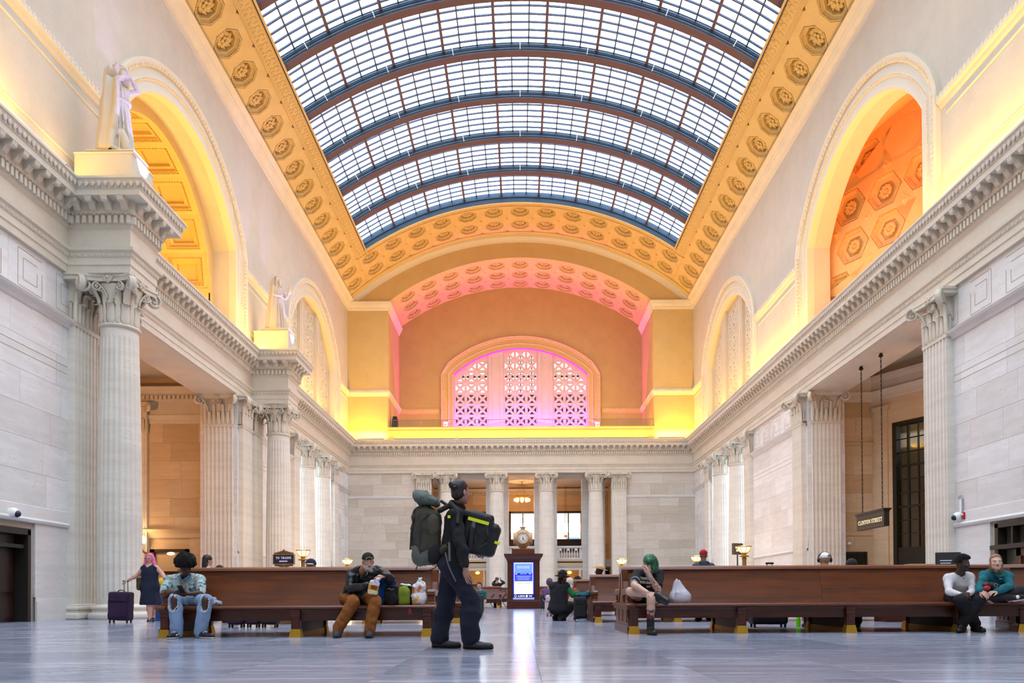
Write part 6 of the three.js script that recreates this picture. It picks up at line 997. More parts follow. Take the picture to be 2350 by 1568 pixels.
function top(p, name, m, { sleeve = 1, inf = 0.02, hem, neck = 0.075, amp = 0.012, fr = 9, color, collarDrop = 0.02, extra = [], cuts = [], armInf } = {}) {
  const { J, b } = p, pr = [...torsoPrims(J, b, inf), ...extra].map((q) => q); armInf ??= inf * 0.5; for (const s of ['L', 'R']) if (J['el' + s] && sleeve > 0) pr.push(...armPrims(J, s, 0, sleeve, armInf ?? inf, b));
  const pc = mid(J.hipL, J.hipR), sc = mid(J.shL, J.shR), up = V().subVectors(sc, pc).normalize(), cs = [plane(pc.clone().addScaledVector(up, hem ?? -0.09), up.clone().negate()), ...cuts];
  if (neck) { const c = cap(mid(J.neck, J.head, -0.1), J.head, neck, neck + 0.02); cs.push((x, y, z) => -c.d(x, y, z)); }
  return mesh(name, sdf(pr, { cell: p.cell, k: 0.022, disp: folds(amp, fr, name.length + J.head.x * 7 | 0), cuts: cs, color }), m, p.g);
}
function trousers(p, name, m, { len = 2, inf = 0.02, wide = 0.015, amp = 0.014, fr = 10, cuts = [], color, waist = 0.1, subs = [] } = {}) {
  const { J, b } = p, pr = [cap(J.hipL, J.hipR, 0.112 * (b.girth ?? 1) + inf)]; for (const s of ['L', 'R']) if (J['kn' + s]) pr.push(...legPrims(J, s, len, inf, b, wide));
  const pc = mid(J.hipL, J.hipR), sc = mid(J.shL, J.shR), up = V().subVectors(sc, pc).normalize();
  return mesh(name, sdf([...pr, ...subs], { cell: p.cell, k: 0.025, disp: folds(amp, fr, 31), cuts: [((w) => (x, y, z) => Math.min(w(x, y, z), 0.19 - Math.hypot(x - pc.x, y - pc.y, z - pc.z)))(plane(pc.clone().addScaledVector(up, waist), up)), ...cuts], color }), m, p.g);
}
function shoe(p, s, m, soleM, { floor = 0, h = 0.085, wide = 1, boot = 0, len } = {}) {
  const { J } = p, a = J['an' + s], t = J['toe' + s], fy = floor - p.g.position.y, d = V(t.x - a.x, 0, t.z - a.z), L = d.length() || 1; d.normalize(); const heel = V(a.x, fy + 0.04, a.z).addScaledVector(d, -0.045), toe = V(a.x, fy + 0.036, a.z).addScaledVector(d, len ?? Math.max(0.17, L));
  const pr = [cap(heel, mid(heel, toe, 0.5), 0.044 * wide, 0.046 * wide), cap(mid(heel, toe, 0.45), toe, 0.047 * wide, 0.04 * wide), cap(V(a.x, fy + 0.06, a.z), V(a.x, fy + h + boot, a.z), 0.05 * wide, 0.052 * wide), cap(V(a.x, fy + h * 0.8, a.z), mid(heel, toe, 0.6), 0.045, 0.04)];
  const o = mesh('shoe', sdf(pr, { cell: p.fine ? 0.008 : 0.013, k: 0.03, cuts: [(x, y) => fy + 0.022 - y] }), m, p.g);
  mesh('sole', sdf([cap(heel, mid(heel, toe, 0.5), 0.05 * wide, 0.05 * wide), cap(mid(heel, toe, 0.5), toe, 0.05 * wide, 0.044 * wide)], { cell: p.fine ? 0.008 : 0.013, k: 0.03, cuts: [(x, y) => y - fy - 0.026, (x, y) => fy + 0.003 - y] }), soleM ?? m, o);
  return o;
}
function onHead(p, f) { const { H } = p; return f((x, y, z) => V(x, y, z).multiplyScalar(H.s).applyQuaternion(H.q).add(H.pos), H.q, H.s, (x, y, z) => V(x, y, z).sub(H.pos).applyQuaternion(H.q.clone().invert()).divideScalar(H.s)); }
function hairCap(p, name, m, { puff = 0.012, back = 0.0, low = -0.05, front = 0.045, amp = 0.008, fr = 60, extra = () => [], cell } = {}) {   // hair that leaves the face free
  return onHead(p, (P, q, s, L) => mesh(name, sdf([ell(P(0, 0.04, -0.017), (0.077 + puff) * s, (0.094 + puff) * s, (0.096 + puff) * s, q), ell(P(0, -0.01, -0.035 - back), (0.072 + puff) * s, 0.09 * s, 0.075 * s, q), ...extra(P, q, s)], { cell: cell ?? (p.fine ? 0.007 : 0.011), k: 0.02, disp: folds(amp, fr, 5), cuts: [(x, y, z) => { const l = L(x, y, z); return Math.min(l.z - 0.015 - Math.max(0, (l.y - front) * 2.2), 0.2) * s; }, (x, y, z) => (low - L(x, y, z).y) * s] }), m, p.g));
}
// ---------------------------------------------------------------- people on and around the front benches
const baseAt = (px, d) => V(at(px, 1380, d).x, 0, -d);
const swoosh = (s) => { const k = new THREE.Shape(); k.moveTo(-0.5 * s, 0.05 * s); k.bezierCurveTo(-0.55 * s, -0.2 * s, -0.3 * s, -0.22 * s, 0.55 * s, 0.2 * s); k.bezierCurveTo(-0.1 * s, 0.02 * s, -0.36 * s, -0.1 * s, -0.3 * s, 0.14 * s); k.bezierCurveTo(-0.42 * s, 0.2 * s, -0.48 * s, 0.14 * s, -0.5 * s, 0.05 * s); return extrude(k, 0.006); };
const sole1 = mat({ color: 0xe9e2d4, roughness: 0.6 }), shoeNavy = mat({ color: 0x161a2c, roughness: 0.6 }), blackCloth = cloth(0x121216), denim = cloth(0x7f97b8), leatherB = mat({ color: 0x141416, roughness: 0.38 });
{ // young man with a phone and torn jeans
  const B = baseAt(425, 11.3), J = Joints(B, { head: [426, 1300, 11.26], neck: [426, 1322, 11.42], shL: [389, 1332, 11.5], shR: [460, 1332, 11.5], elL: [376, 1360, 11.28], elR: [462, 1363, 11.28], wrL: [402, 1361, 11.06], wrR: [431, 1363, 11.06], hipL: [406, 1379, 11.48], hipR: [444, 1379, 11.48], knL: [402, 1378, 10.98], knR: [473, 1379, 10.98], anL: [406, 1452, 10.98], anR: [459, 1452, 10.98], toeL: [389, 1463, 10.72], toeR: [486, 1462, 10.76] });
  const sk = '#4a2b1c', p = person('young man with an afro, floral shirt and torn jeans looking at a phone', B, J, { tone: { skin: sk, lip: '#5e3228', brow: '#120c0a', squint: true }, headQ: quatTo(-0.1, 0.5, 0), handL: [V(0.9, 0.15, 0.15), V(0.3, 0.3, -0.9), -1, 0.75], handR: [V(-0.9, 0.15, 0.15), V(-0.3, 0.3, -0.9), 1, 0.75], build: { limb: 0.98 } });
  const flower = (x, y, z) => { const n = noise3(x * 26, y * 26, z * 16, 7), q = noise3(x * 34 + 5, y * 34, z * 20, 9), r = noise3(x * 44, y * 40, z * 22, 12), base = x < -0.02 && x > -0.12 && y > 0.66 ? lin('#a9a594') : lin('#9dbcbc'); return n > 0.29 ? lin('#cf8d92') : n < -0.25 ? lin('#3d5860') : q > 0.25 ? lin('#557f8e') : r > 0.25 ? lin('#dedbd2') : r < -0.3 ? lin('#9a5a50') : base; };
  const sh = top(p, 'shirt', mottled, { sleeve: 0.9, inf: 0.024, armInf: 0.026, hem: -0.06, color: flower, amp: 0.02 });
  mesh('collar', sdf([cap(J.neck.clone().add(V(-0.07, -0.015, 0.05)), J.neck.clone().add(V(-0.02, -0.07, 0.12)), 0.02, 0.016), cap(J.neck.clone().add(V(0.07, -0.01, 0.05)), J.neck.clone().add(V(0.03, -0.07, 0.12)), 0.022, 0.018), cap(J.neck.clone().add(V(-0.08, 0.01, -0.03)), J.neck.clone().add(V(0.08, 0.01, -0.03)), 0.018)], { cell: 0.008, color: () => lin('#5c86ad') }), mottled, sh);
  const hole = (k, dx) => { const c = cap(k.clone().add(V(dx, 0.045, 0.09)), k.clone().add(V(dx, -0.09, 0.09)), 0.062, 0.074); return (x, y, z) => -c.d(x, y, z); };
  const tr = trousers(p, 'jeans', denim, { inf: 0.022, wide: 0.028, amp: 0.02, cuts: [hole(J.knL, 0.0), hole(J.knR, 0.01)] });
  const fray = []; for (const [k, dx] of [[J.knL, 0], [J.knR, 0.01]]) for (let i = 0; i < 26; i++) { const a = i / 26 * 2 * Math.PI + rr(-0.1, 0.1), c = k.clone().add(V(dx + Math.cos(a) * 0.066, -0.02 + Math.sin(a) * 0.12, 0.085 - Math.abs(Math.cos(a)) * 0.035)); fray.push(rod(c, c.clone().add(V(Math.cos(a) * rr(-0.02, 0.02) - 0.01, -rr(0.015, 0.05), 0.012)), 0.0035, 4)); } mesh('frayed_threads', fray, M.white, tr);
  onHead(p, (P, q, s) => mesh('afro_hair', sdf([ell(P(0, 0.085, -0.03), 0.145, 0.125, 0.14, q), ell(P(-0.09, 0.06, -0.02), 0.075, 0.085, 0.09, q), ell(P(0.09, 0.06, -0.02), 0.075, 0.085, 0.09, q)], { cell: 0.009, k: 0.03, disp: (x, y, z) => 0.03 * noise3(x * 45, y * 45, z * 45, 3) }), mat({ color: 0x0d0a0a, roughness: 1 }), p.g));
  for (const s of ['L', 'R']) { const o = shoe(p, s, shoeNavy, sole1), a = J['an' + s], t = J['toe' + s], m = mid(a, t, 0.45), yaw = Math.atan2(t.x - a.x, t.z - a.z); mesh('emblem', swoosh(0.1).rotateY(yaw + (s === 'L' ? Math.PI / 2 : -Math.PI / 2)).translate(m.x + Math.cos(yaw) * (s === 'L' ? 0.052 : -0.054), 0.055, m.z - Math.sin(yaw) * 0.05), sole1, o); mesh('laces', [0, 1, 2].map((i) => rod(V(m.x - 0.022, 0.098 - i * 0.006, m.z + i * 0.022 - 0.02), V(m.x + 0.022, 0.098 - i * 0.006, m.z + i * 0.022 - 0.02), 0.004, 5)), M.white, o); }
  const ph = at(415.5, 1352.5, 10.98), t = thing('phone', 'black phone held in both hands by the seated young man', 'phone', [ph.x, ph.y, ph.z]); t.rotation.x = 0.8; mesh('case', rbox(0.078, 0.15, 0.012, 0.005), M.black, t); mesh('screen', rbox(0.07, 0.14, 0.004, 0.0015, 0, 0, -0.006), mat({ color: 0x1a2030, emissive: 0x30405a, emissiveIntensity: 0.4 }), t);
  mesh('earbud', ball(0.012, 0, 0, 0, 8).translate(...onHead(p, (P) => P(0.083, -0.01, 0.0)).toArray()), M.white, p.g);
  const jk = at(494, 1387, 11.35), k = thing('jacket', 'grey folded jacket lying on the left bench beside the young man', 'jacket', [jk.x, 0.455, jk.z]); mesh('folded_cloth', sdf([ell(V(0, 0.05, 0), 0.1, 0.055, 0.12), ell(V(-0.04, 0.1, 0.02), 0.07, 0.045, 0.08), ell(V(0.05, 0.04, 0.05), 0.06, 0.04, 0.07)], { cell: 0.01, disp: folds(0.02, 22, 4), cuts: [(x, y) => 0.002 - y] }), cloth(0x8f98a6), k); mesh('cuff', sdf([cap(V(0.06, 0.05, 0.1), V(0.1, 0.03, 0.05), 0.025)], { cell: 0.01 }), cloth(0x6c7482), k);
}
{ // old man eating from a bag
  const B = baseAt(822, 11.3), J = Joints(B, { head: [845, 1290, 11.05], neck: [832, 1311, 11.28], shL: [806, 1318, 11.32], shR: [866, 1312, 11.36], elL: [803, 1353, 11.18], elR: [897, 1327, 11.2], wrL: [846, 1344, 10.98], wrR: [882, 1323, 10.98], hipL: [800, 1374, 11.45], hipR: [840, 1374, 11.45], knL: [812, 1381, 10.98], knR: [862, 1381, 10.98], anL: [775, 1446, 11.0], anR: [848, 1445, 10.98], toeL: [771, 1461, 10.78], toeR: [846, 1458, 10.74] });
  const p = person('old bearded man in a backwards cap, black jacket and tan trousers eating from a bag', B, J, { tone: { skin: '#b98468', lip: '#a8645a', brow: '#6d625a', beard: '#c9c2ba' }, headQ: quatTo(0.35, 0.12, 0.06), handL: [V(0.85, 0.45, 0.1), V(0.4, -0.3, -0.7), -1, 0.7], handR: [V(-0.9, 0.05, 0.1), V(-0.1, -0.9, -0.3), 1, 0.8], build: { girth: 1.08, bend: V(0, 0, -0.06) } });
  const jm = mat({ color: 0x14151b, roughness: 0.42, bumpMap: clothB, bumpScale: 0.006 });
  const jk = top(p, 'jacket', jm, { sleeve: 1.86, inf: 0.03, armInf: 0.024, hem: -0.1, amp: 0.045, fr: 10, neck: 0.07 });
  mesh('collar', sdf([cap(J.neck.clone().add(V(-0.07, 0.0, -0.06)), J.neck.clone().add(V(0.07, 0.0, -0.06)), 0.035), cap(J.neck.clone().add(V(-0.08, -0.01, -0.04)), J.neck.clone().add(V(-0.05, -0.08, 0.1)), 0.03), cap(J.neck.clone().add(V(0.08, -0.01, -0.04)), J.neck.clone().add(V(0.07, -0.08, 0.1)), 0.03)], { cell: 0.01, disp: folds(0.014, 20, 2) }), jm, jk);
  trousers(p, 'trousers', cloth(0x8a4f1c), { inf: 0.022, wide: 0.022, amp: 0.026, fr: 13 });
  for (const s of ['L', 'R']) shoe(p, s, mat({ color: 0x39373c, roughness: 0.7 }), mat({ color: 0x1b1a1c, roughness: 0.8 }), { wide: 1.2, boot: 0.06 });
  onHead(p, (P, q, s, L) => { const c = mesh('cap', sdf([ell(P(0, 0.055, -0.012), 0.088, 0.088, 0.106, q)], { cell: 0.007, disp: folds(0.004, 40, 2), cuts: [(x, y, z) => (0.038 - L(x, y, z).y)] }), cloth(0x17181b), p.g); const sn = tube([P(-0.05, 0.055, 0.088), P(0, 0.075, 0.098), P(0.05, 0.055, 0.088)], 0.007, 10, 5); mesh('strap', sn, mat({ color: 0x9b7c4e, roughness: 0.7 }), c); mesh('cap_band', sdf([ell(P(0, 0.046, -0.012), 0.091, 0.014, 0.109, q)], { cell: 0.007 }), cloth(0x3b342c), c); mesh('brim', sdf([ell(P(0, 0.035, -0.12), 0.075, 0.012, 0.06, q)], { cell: 0.008 }), cloth(0x17181b), c);
    mesh('earphone_cable', tube([P(-0.08, -0.01, 0.0), P(-0.075, -0.06, 0.03), P(-0.05, -0.11, 0.05), P(-0.02, -0.16, 0.04)], 0.0022, 14, 5), M.white, p.g); });
  const bg = at(858, 1346, 10.93), t = thing('snack_bag', 'clear and yellow snack bag held by the old man', 'bag', [bg.x, bg.y, bg.z]); t.rotation.z = -0.2;
  mesh('pouch', sdf([rbx(V(0, -0.02, 0), 0.075, 0.105, 0.032, 0.03), cap(V(0.02, 0.09, 0), V(0.05, 0.12, 0), 0.04, 0.025)], { cell: 0.007, disp: folds(0.01, 26, 4), color: (x, y) => y > 0.02 ? lin('#cfcad6') : y > -0.06 ? (Math.abs(x - 0.01) < 0.05 && Math.abs(y + 0.02) < 0.03 ? lin('#7a3a18') : lin('#dc9a2a')) : lin('#e0cf98') }), new THREE.MeshStandardMaterial({ color: 0xffffff, vertexColors: true, roughness: 0.25 }), t); mesh('pink_label', rbox(0.04, 0.018, 0.01, 0.004, 0.0, 0.115, 0.03), mat({ color: 0xd04468 }), t);
}
{ // person with green hair
  const B = baseAt(1490, 11.75), J = Joints(B, { head: [1491, 1294, 11.5], neck: [1489, 1312, 11.66], shL: [1463, 1319, 11.7], shR: [1512, 1319, 11.7], elL: [1455, 1343, 11.36], elR: [1510, 1355, 11.4], wrL: [1486, 1360, 11.1], wrR: [1489, 1318, 11.3], hipL: [1472, 1376, 11.85], hipR: [1505, 1376, 11.85], knL: [1446, 1358, 11.46], knR: [1494, 1379, 11.3], anL: [1515, 1369, 11.22], anR: [1493, 1443, 11.28], toeL: [1531, 1380, 11.14], toeR: [1502, 1456, 11.08] });
  const sk = '#d3a893', tat = (x, y, z) => { const w = B, kz = J.knR, inLeg = Math.hypot(x - J.knR.x, 0) < 0.075 && y < J.knR.y - 0.13 && y > J.anR.y + 0.07, arm = x > J.wrR.x - 0.02 && y > J.elR.y - 0.03 && y < J.wrR.y - 0.03 && z > J.shR.z + 0.1 && x < J.elR.x + 0.09; const n = noise3(x * 48, y * 48, z * 48, 6); return (inLeg && Math.abs(n) < 0.16) || (arm && Math.abs(n) < 0.07) ? lin('#4a4248') : lin(sk); };
  const p = person('person with green hair and glasses, tattooed bare legs crossed, black printed shirt', B, J, { tone: { skin: sk, lip: '#b8716a', brow: '#3b2a22' }, headQ: quatTo(-0.9, 0.25, 0.05), bodyColor: tat, handL: [V(0.55, -0.6, 0.35), V(-0.2, -0.4, -0.8), -1, 0.35], handR: [V(-0.25, 0.9, 0.1), V(-0.75, -0.1, -0.4), 1, 0.5], build: { limb: 1.06, girth: 1.0 } });
  const pr = (x, y, z) => { const u = (x + 0.01) / 0.016, v = (y - 0.73) / 0.014; if (z > J.shL.z && Math.abs(x + 0.01) < 0.11 && y > 0.60 && y < 0.84) { const row = Math.floor((y - 0.60) / 0.075), f = ((y - 0.60) / 0.075) % 1; if (f > 0.22 && f < 0.82 && noise3(x * 95 + row * 9, y * 60, 2, 8) > 0.06) return lin('#e6dfd2'); } return lin('#121014'); };
  const shirt = top(p, 'shirt', mottled, { sleeve: 0.72, inf: 0.02, armInf: 0.022, hem: -0.03, color: () => lin('#111014'), amp: 0.018 });
  { const tx = canvas(256, 192, (x) => { x.clearRect(0, 0, 256, 192); x.fillStyle = '#e8e2d6'; x.font = 'bold 54px serif'; x.textAlign = 'center'; x.save(); x.translate(128, 60); x.rotate(0.10); x.fillText('NEWPORT', 0, 0, 220); x.restore(); x.save(); x.translate(132, 118); x.rotate(0.10); x.fillText('STRING BAND', 0, 0, 236); x.restore(); x.font = 'bold 36px serif'; x.fillText('EST', 190, 178); }); const a = at(1484, 1336, 11.35).sub(B); mesh('printed_lettering', new THREE.PlaneGeometry(0.25, 0.19, 8, 6).translate(a.x, a.y, J.shL.z + 0.165), new THREE.MeshStandardMaterial({ map: tx, transparent: true, alphaTest: 0.4, roughness: 0.8 }), shirt); }
  mesh('sleeve_cuff', sdf(armPrims(J, 'L', 0.66, 0.74, 0.024), { cell: 0.009 }), cloth(0x8e9299), shirt);
  mesh('backpack_strap', sdf([cap(J.shR.clone().add(V(-0.03, 0.055, -0.05)), J.shR.clone().add(V(-0.045, -0.02, 0.085)), 0.024), cap(J.shR.clone().add(V(-0.045, -0.02, 0.085)), J.shR.clone().add(V(-0.05, -0.13, 0.11)), 0.024, 0.02)], { cell: 0.008 }), cloth(0x8fb2c4), p.g);
  mesh('scarf', sdf([cap(J.neck.clone().add(V(-0.05, -0.02, 0.06)), J.neck.clone().add(V(-0.03, -0.1, 0.12)), 0.024)], { cell: 0.008 }), cloth(0x7f78b0), p.g);
  mesh('shorts', sdf([cap(J.hipL, J.hipR, 0.125), cap(J.hipL, mid(J.hipL, J.knL, 0.22), 0.108, 0.104), cap(J.hipR, mid(J.hipR, J.knR, 0.22), 0.108, 0.104)], { cell: 0.012, k: 0.02, disp: folds(0.008, 12, 3) }), blackCloth, p.g);
  onHead(p, (P, q, s, L) => {
    mesh('hair', sdf([ell(P(0, 0.045, -0.025), 0.098, 0.105, 0.112, q), ell(P(0.05, -0.01, -0.03), 0.062, 0.12, 0.09, q), ell(P(0.055, -0.09, -0.02), 0.04, 0.07, 0.06, q), ell(P(0, -0.04, -0.09), 0.075, 0.11, 0.05, q), ell(P(0.045, 0.05, 0.06), 0.05, 0.05, 0.04, q)], { cell: 0.0075, k: 0.025, disp: (x, y, z) => 0.014 * noise3(x * 70, y * 16, z * 70, 3), color: (x, y, z) => { const n = noise3(x * 60, y * 12, z * 60, 4); const l = L(x, y, z); return mix3(lin('#15291f'), lin('#2f7a52'), clamp(0.3 + n * 1.4 + (l.y > 0.05 ? 0.35 : 0) + (l.z > 0.02 ? 0.2 : 0))); } }), new THREE.MeshStandardMaterial({ color: 0xffffff, vertexColors: true, roughness: 0.5 }), p.g);
    const gl = [-1, 1].map((k) => new THREE.TorusGeometry(0.026, 0.003, 5, 18).scale(1, 0.85, 1).applyQuaternion(q).translate(...P(k * 0.032, 0, 0.105).toArray())); gl.push(rod(P(-0.008, 0.002, 0.108), P(0.008, 0.002, 0.108), 0.0028, 5), rod(P(-0.058, 0.004, 0.1), P(-0.08, 0.004, 0.0), 0.0028, 5), rod(P(0.058, 0.004, 0.1), P(0.08, 0.004, 0.0), 0.0028, 5)); mesh('glasses', gl, M.black, p.g);
  });
  // boots: one planted, one across the knee
  const b1 = shoe(p, 'R', leatherB, mat({ color: 0x0c0c0d, roughness: 0.8 }), { boot: 0.14, wide: 1.12 }); mesh('laces', [0, 1, 2, 3, 4].map((i) => rod(V(J.anR.x - 0.025, 0.1 + i * 0.022, J.anR.z + 0.062 - i * 0.004), V(J.anR.x + 0.025, 0.105 + i * 0.022, J.anR.z + 0.062 - i * 0.004), 0.004, 5)), mat({ color: 0x3a3a3e }), b1); mesh('red_sock', sdf([cap(V(J.anR.x, 0.255, J.anR.z - 0.005), V(J.anR.x, 0.275, J.anR.z - 0.005), 0.054)], { cell: 0.009 }), cloth(0x7a1e28), p.g);
  const d = V().subVectors(J.toeL, J.anL).normalize(), b2 = mesh('shoe', sdf([cap(J.anL.clone().addScaledVector(d, -0.03), J.toeL.clone().addScaledVector(d, 0.0), 0.056, 0.047), cap(mid(J.anL, J.knL, 0.02), mid(J.anL, J.knL, 0.12), 0.056, 0.054), cap(J.anL.clone().add(V(-0.02, -0.05, 0)), J.anL.clone().add(V(0.02, -0.03, 0)), 0.045)], { cell: 0.008, k: 0.03 }), leatherB, p.g); mesh('sole', sdf([cap(J.anL.clone().add(V(-0.03, -0.06, 0.01)), J.toeL.clone().addScaledVector(d, 0.01).add(V(-0.02, -0.035, 0.0)), 0.026, 0.026)], { cell: 0.008 }), mat({ color: 0x26272b, roughness: 0.5 }), b2);
}
{ // man in a white long-sleeved top
  const B = baseAt(2205, 11.7), J = Joints(B, { head: [2209, 1294, 11.53], neck: [2203, 1315, 11.64], shL: [2176, 1328, 11.68], shR: [2226, 1326, 11.68], elL: [2177, 1359, 11.53], elR: [2232, 1359, 11.53], wrL: [2207, 1365, 11.30], wrR: [2222, 1363, 11.34], hipL: [2186, 1371, 11.84], hipR: [2220, 1371, 11.84], knL: [2206, 1377, 11.30], knR: [2249, 1377, 11.30], anL: [2238, 1432, 11.53], anR: [2208, 1431, 11.48], toeL: [2256, 1440, 11.32], toeR: [2200, 1439, 11.28] });
  const p = person('man in a white long sleeved top and black trousers seated with ankles crossed', B, J, { tone: { skin: '#4b3023', lip: '#5e3a32', brow: '#120d0b', beard: '#1c120d' }, headQ: quatTo(0.75, 0.16, -0.05), handL: [V(0.9, -0.2, 0.2), V(0, -0.4, -0.8), -1, 0.7], handR: [V(-0.9, -0.25, 0.2), V(0, -0.4, -0.8), 1, 0.7], build: { limb: 0.95, girth: 0.95 } });
  const s = top(p, 'shirt', cloth(0xd8d4d8), { sleeve: 1.92, inf: 0.016, armInf: 0.012, hem: -0.17, amp: 0.024, neck: 0.075 }); { const a = at(2217, 1327, 11.5).sub(B); mesh('emblem', swoosh(0.055).translate(a.x, a.y, J.shR.z + 0.135), M.black, s); }
  trousers(p, 'trousers', blackCloth, { inf: 0.022, wide: 0.02 });
  for (const k of ['L', 'R']) shoe(p, k, mat({ color: 0x0f0f11, roughness: 0.6 }), mat({ color: 0x09090a }), { boot: 0.03 });
  hairCap(p, 'short_hair', mat({ color: 0x0e0b0b, roughness: 1 }), { puff: 0.02, low: -0.0, front: 0.055, extra: (P, q) => [ell(P(0, 0.1, 0.0), 0.088, 0.05, 0.095, q)] });
}
{ // young woman in a teal hooded top, cross-legged
  const B = baseAt(2286, 11.7), J = Joints(B, { head: [2286, 1292, 11.48], neck: [2287, 1312, 11.58], shL: [2259, 1322, 11.63], shR: [2312, 1322, 11.63], elL: [2249, 1344, 11.48], elR: [2318, 1346, 11.43], wrL: [2249, 1356, 11.26], wrR: [2286, 1358, 11.26], hipL: [2268, 1369, 11.78], hipR: [2304, 1369, 11.78], knL: [2250, 1365, 11.33], knR: [2342, 1357, 11.43], anL: [2316, 1373, 11.36], anR: [2276, 1376, 11.48], toeL: [2337, 1371, 11.34], toeR: [2262, 1378, 11.44] });
  const p = person('smiling young woman in a teal hooded top sitting cross legged on the right bench', B, J, { tone: { skin: '#dcae98', lip: '#c47c78', brow: '#7a5a44' }, headQ: quatTo(-0.38, -0.14, 0.02), handL: [V(0.4, -0.5, 0.6), V(0.5, -0.6, -0.3), -1, 0.6], handR: [V(-0.9, -0.1, 0.3), V(0, -0.9, -0.2), 1, 0.5], build: { limb: 0.9, girth: 0.92 } });
  const teal = cloth(0x0f6672), h = top(p, 'hooded_top', teal, { sleeve: 1.95, inf: 0.024, armInf: 0.024, hem: -0.06, amp: 0.03, neck: 0.066 });
  mesh('hood', sdf([cap(J.neck.clone().add(V(-0.09, -0.01, -0.03)), J.neck.clone().add(V(-0.03, -0.075, 0.1)), 0.036, 0.03), cap(J.neck.clone().add(V(0.09, 0, -0.03)), J.neck.clone().add(V(0.03, -0.075, 0.1)), 0.036, 0.03), cap(J.neck.clone().add(V(-0.09, -0.01, -0.05)), J.neck.clone().add(V(0.1, 0.02, -0.08)), 0.05, 0.06)], { cell: 0.01, disp: folds(0.012, 20, 5) }), teal, h); { const a = at(2296, 1329, 11.5).sub(B); mesh('emblem', swoosh(0.055).translate(a.x, a.y, J.shR.z + 0.145), M.white, h); }
  trousers(p, 'leggings', cloth(0x26262c), { inf: 0.014, wide: 0.006 });
  const d = V().subVectors(J.toeL, J.anL).normalize(), sh = mesh('shoe', sdf([cap(J.anL.clone().addScaledVector(d, 0.03), J.toeL.clone().addScaledVector(d, 0.05), 0.046, 0.04)], { cell: 0.008 }), mat({ color: 0x2a1d1e, roughness: 0.6 }), p.g); mesh('toe_cap', sdf([ell(mid(J.anL, J.toeL, 0.75).add(V(0, 0.005, 0.035)), 0.03, 0.03, 0.02)], { cell: 0.007 }), M.white, sh); mesh('sole', sdf([cap(J.anL.clone().addScaledVector(d, 0.04).add(V(0.02, -0.045, 0)), J.toeL.clone().addScaledVector(d, 0.06).add(V(0.02, -0.035, 0)), 0.018)], { cell: 0.007 }), M.white, sh);
  hairCap(p, 'hair', new THREE.MeshStandardMaterial({ color: 0x8a6242, roughness: 0.5 }), { puff: 0.008, low: -0.16, front: 0.06, extra: (P, q) => [ell(P(0.055, -0.07, -0.05), 0.04, 0.09, 0.045, q), ell(P(-0.055, -0.06, -0.05), 0.036, 0.08, 0.045, q), ell(P(0, 0.0, -0.1), 0.05, 0.06, 0.04, q)] });
  onHead(p, (P) => mesh('earring', ball(0.012, 0, 0, 0, 8).translate(...P(0.082, -0.04, -0.01).toArray()), M.black, p.g));
  const c = at(2265, 1350, 11.2), t = thing('red_cup', 'bright red round drinking pouch in the lap of the woman in teal', 'cup', [c.x, c.y, c.z]); mesh('bowl', ell ? sdf([ell(V(0, 0, 0), 0.05, 0.034, 0.03)], { cell: 0.006 }) : 0, mat({ color: 0xc4121e, roughness: 0.35 }), t); mesh('spout', [rod(V(0, 0.02, 0), V(0, 0.085, 0), 0.006), ball(0.011, 0, 0.085, 0, 8)], mat({ color: 0xc4121e, roughness: 0.35 }), t);
  const q = at(2272, 1344, 11.32), bgt = thing('black_bag', 'small black bag lying in the lap of the woman in teal', 'bag', [q.x, q.y, q.z]); mesh('pouch', sdf([ell(V(0, 0, 0), 0.13, 0.055, 0.06), ell(V(0.07, -0.02, 0.03), 0.06, 0.04, 0.04)], { cell: 0.009, disp: folds(0.016, 20, 2) }), mat({ color: 0x121318, roughness: 0.5 }), bgt); mesh('buckle', new THREE.TorusGeometry(0.025, 0.006, 6, 14).translate(0.04, 0, 0.075), mat({ color: 0x777a80, metalness: 0.5, roughness: 0.4 }), bgt);
}
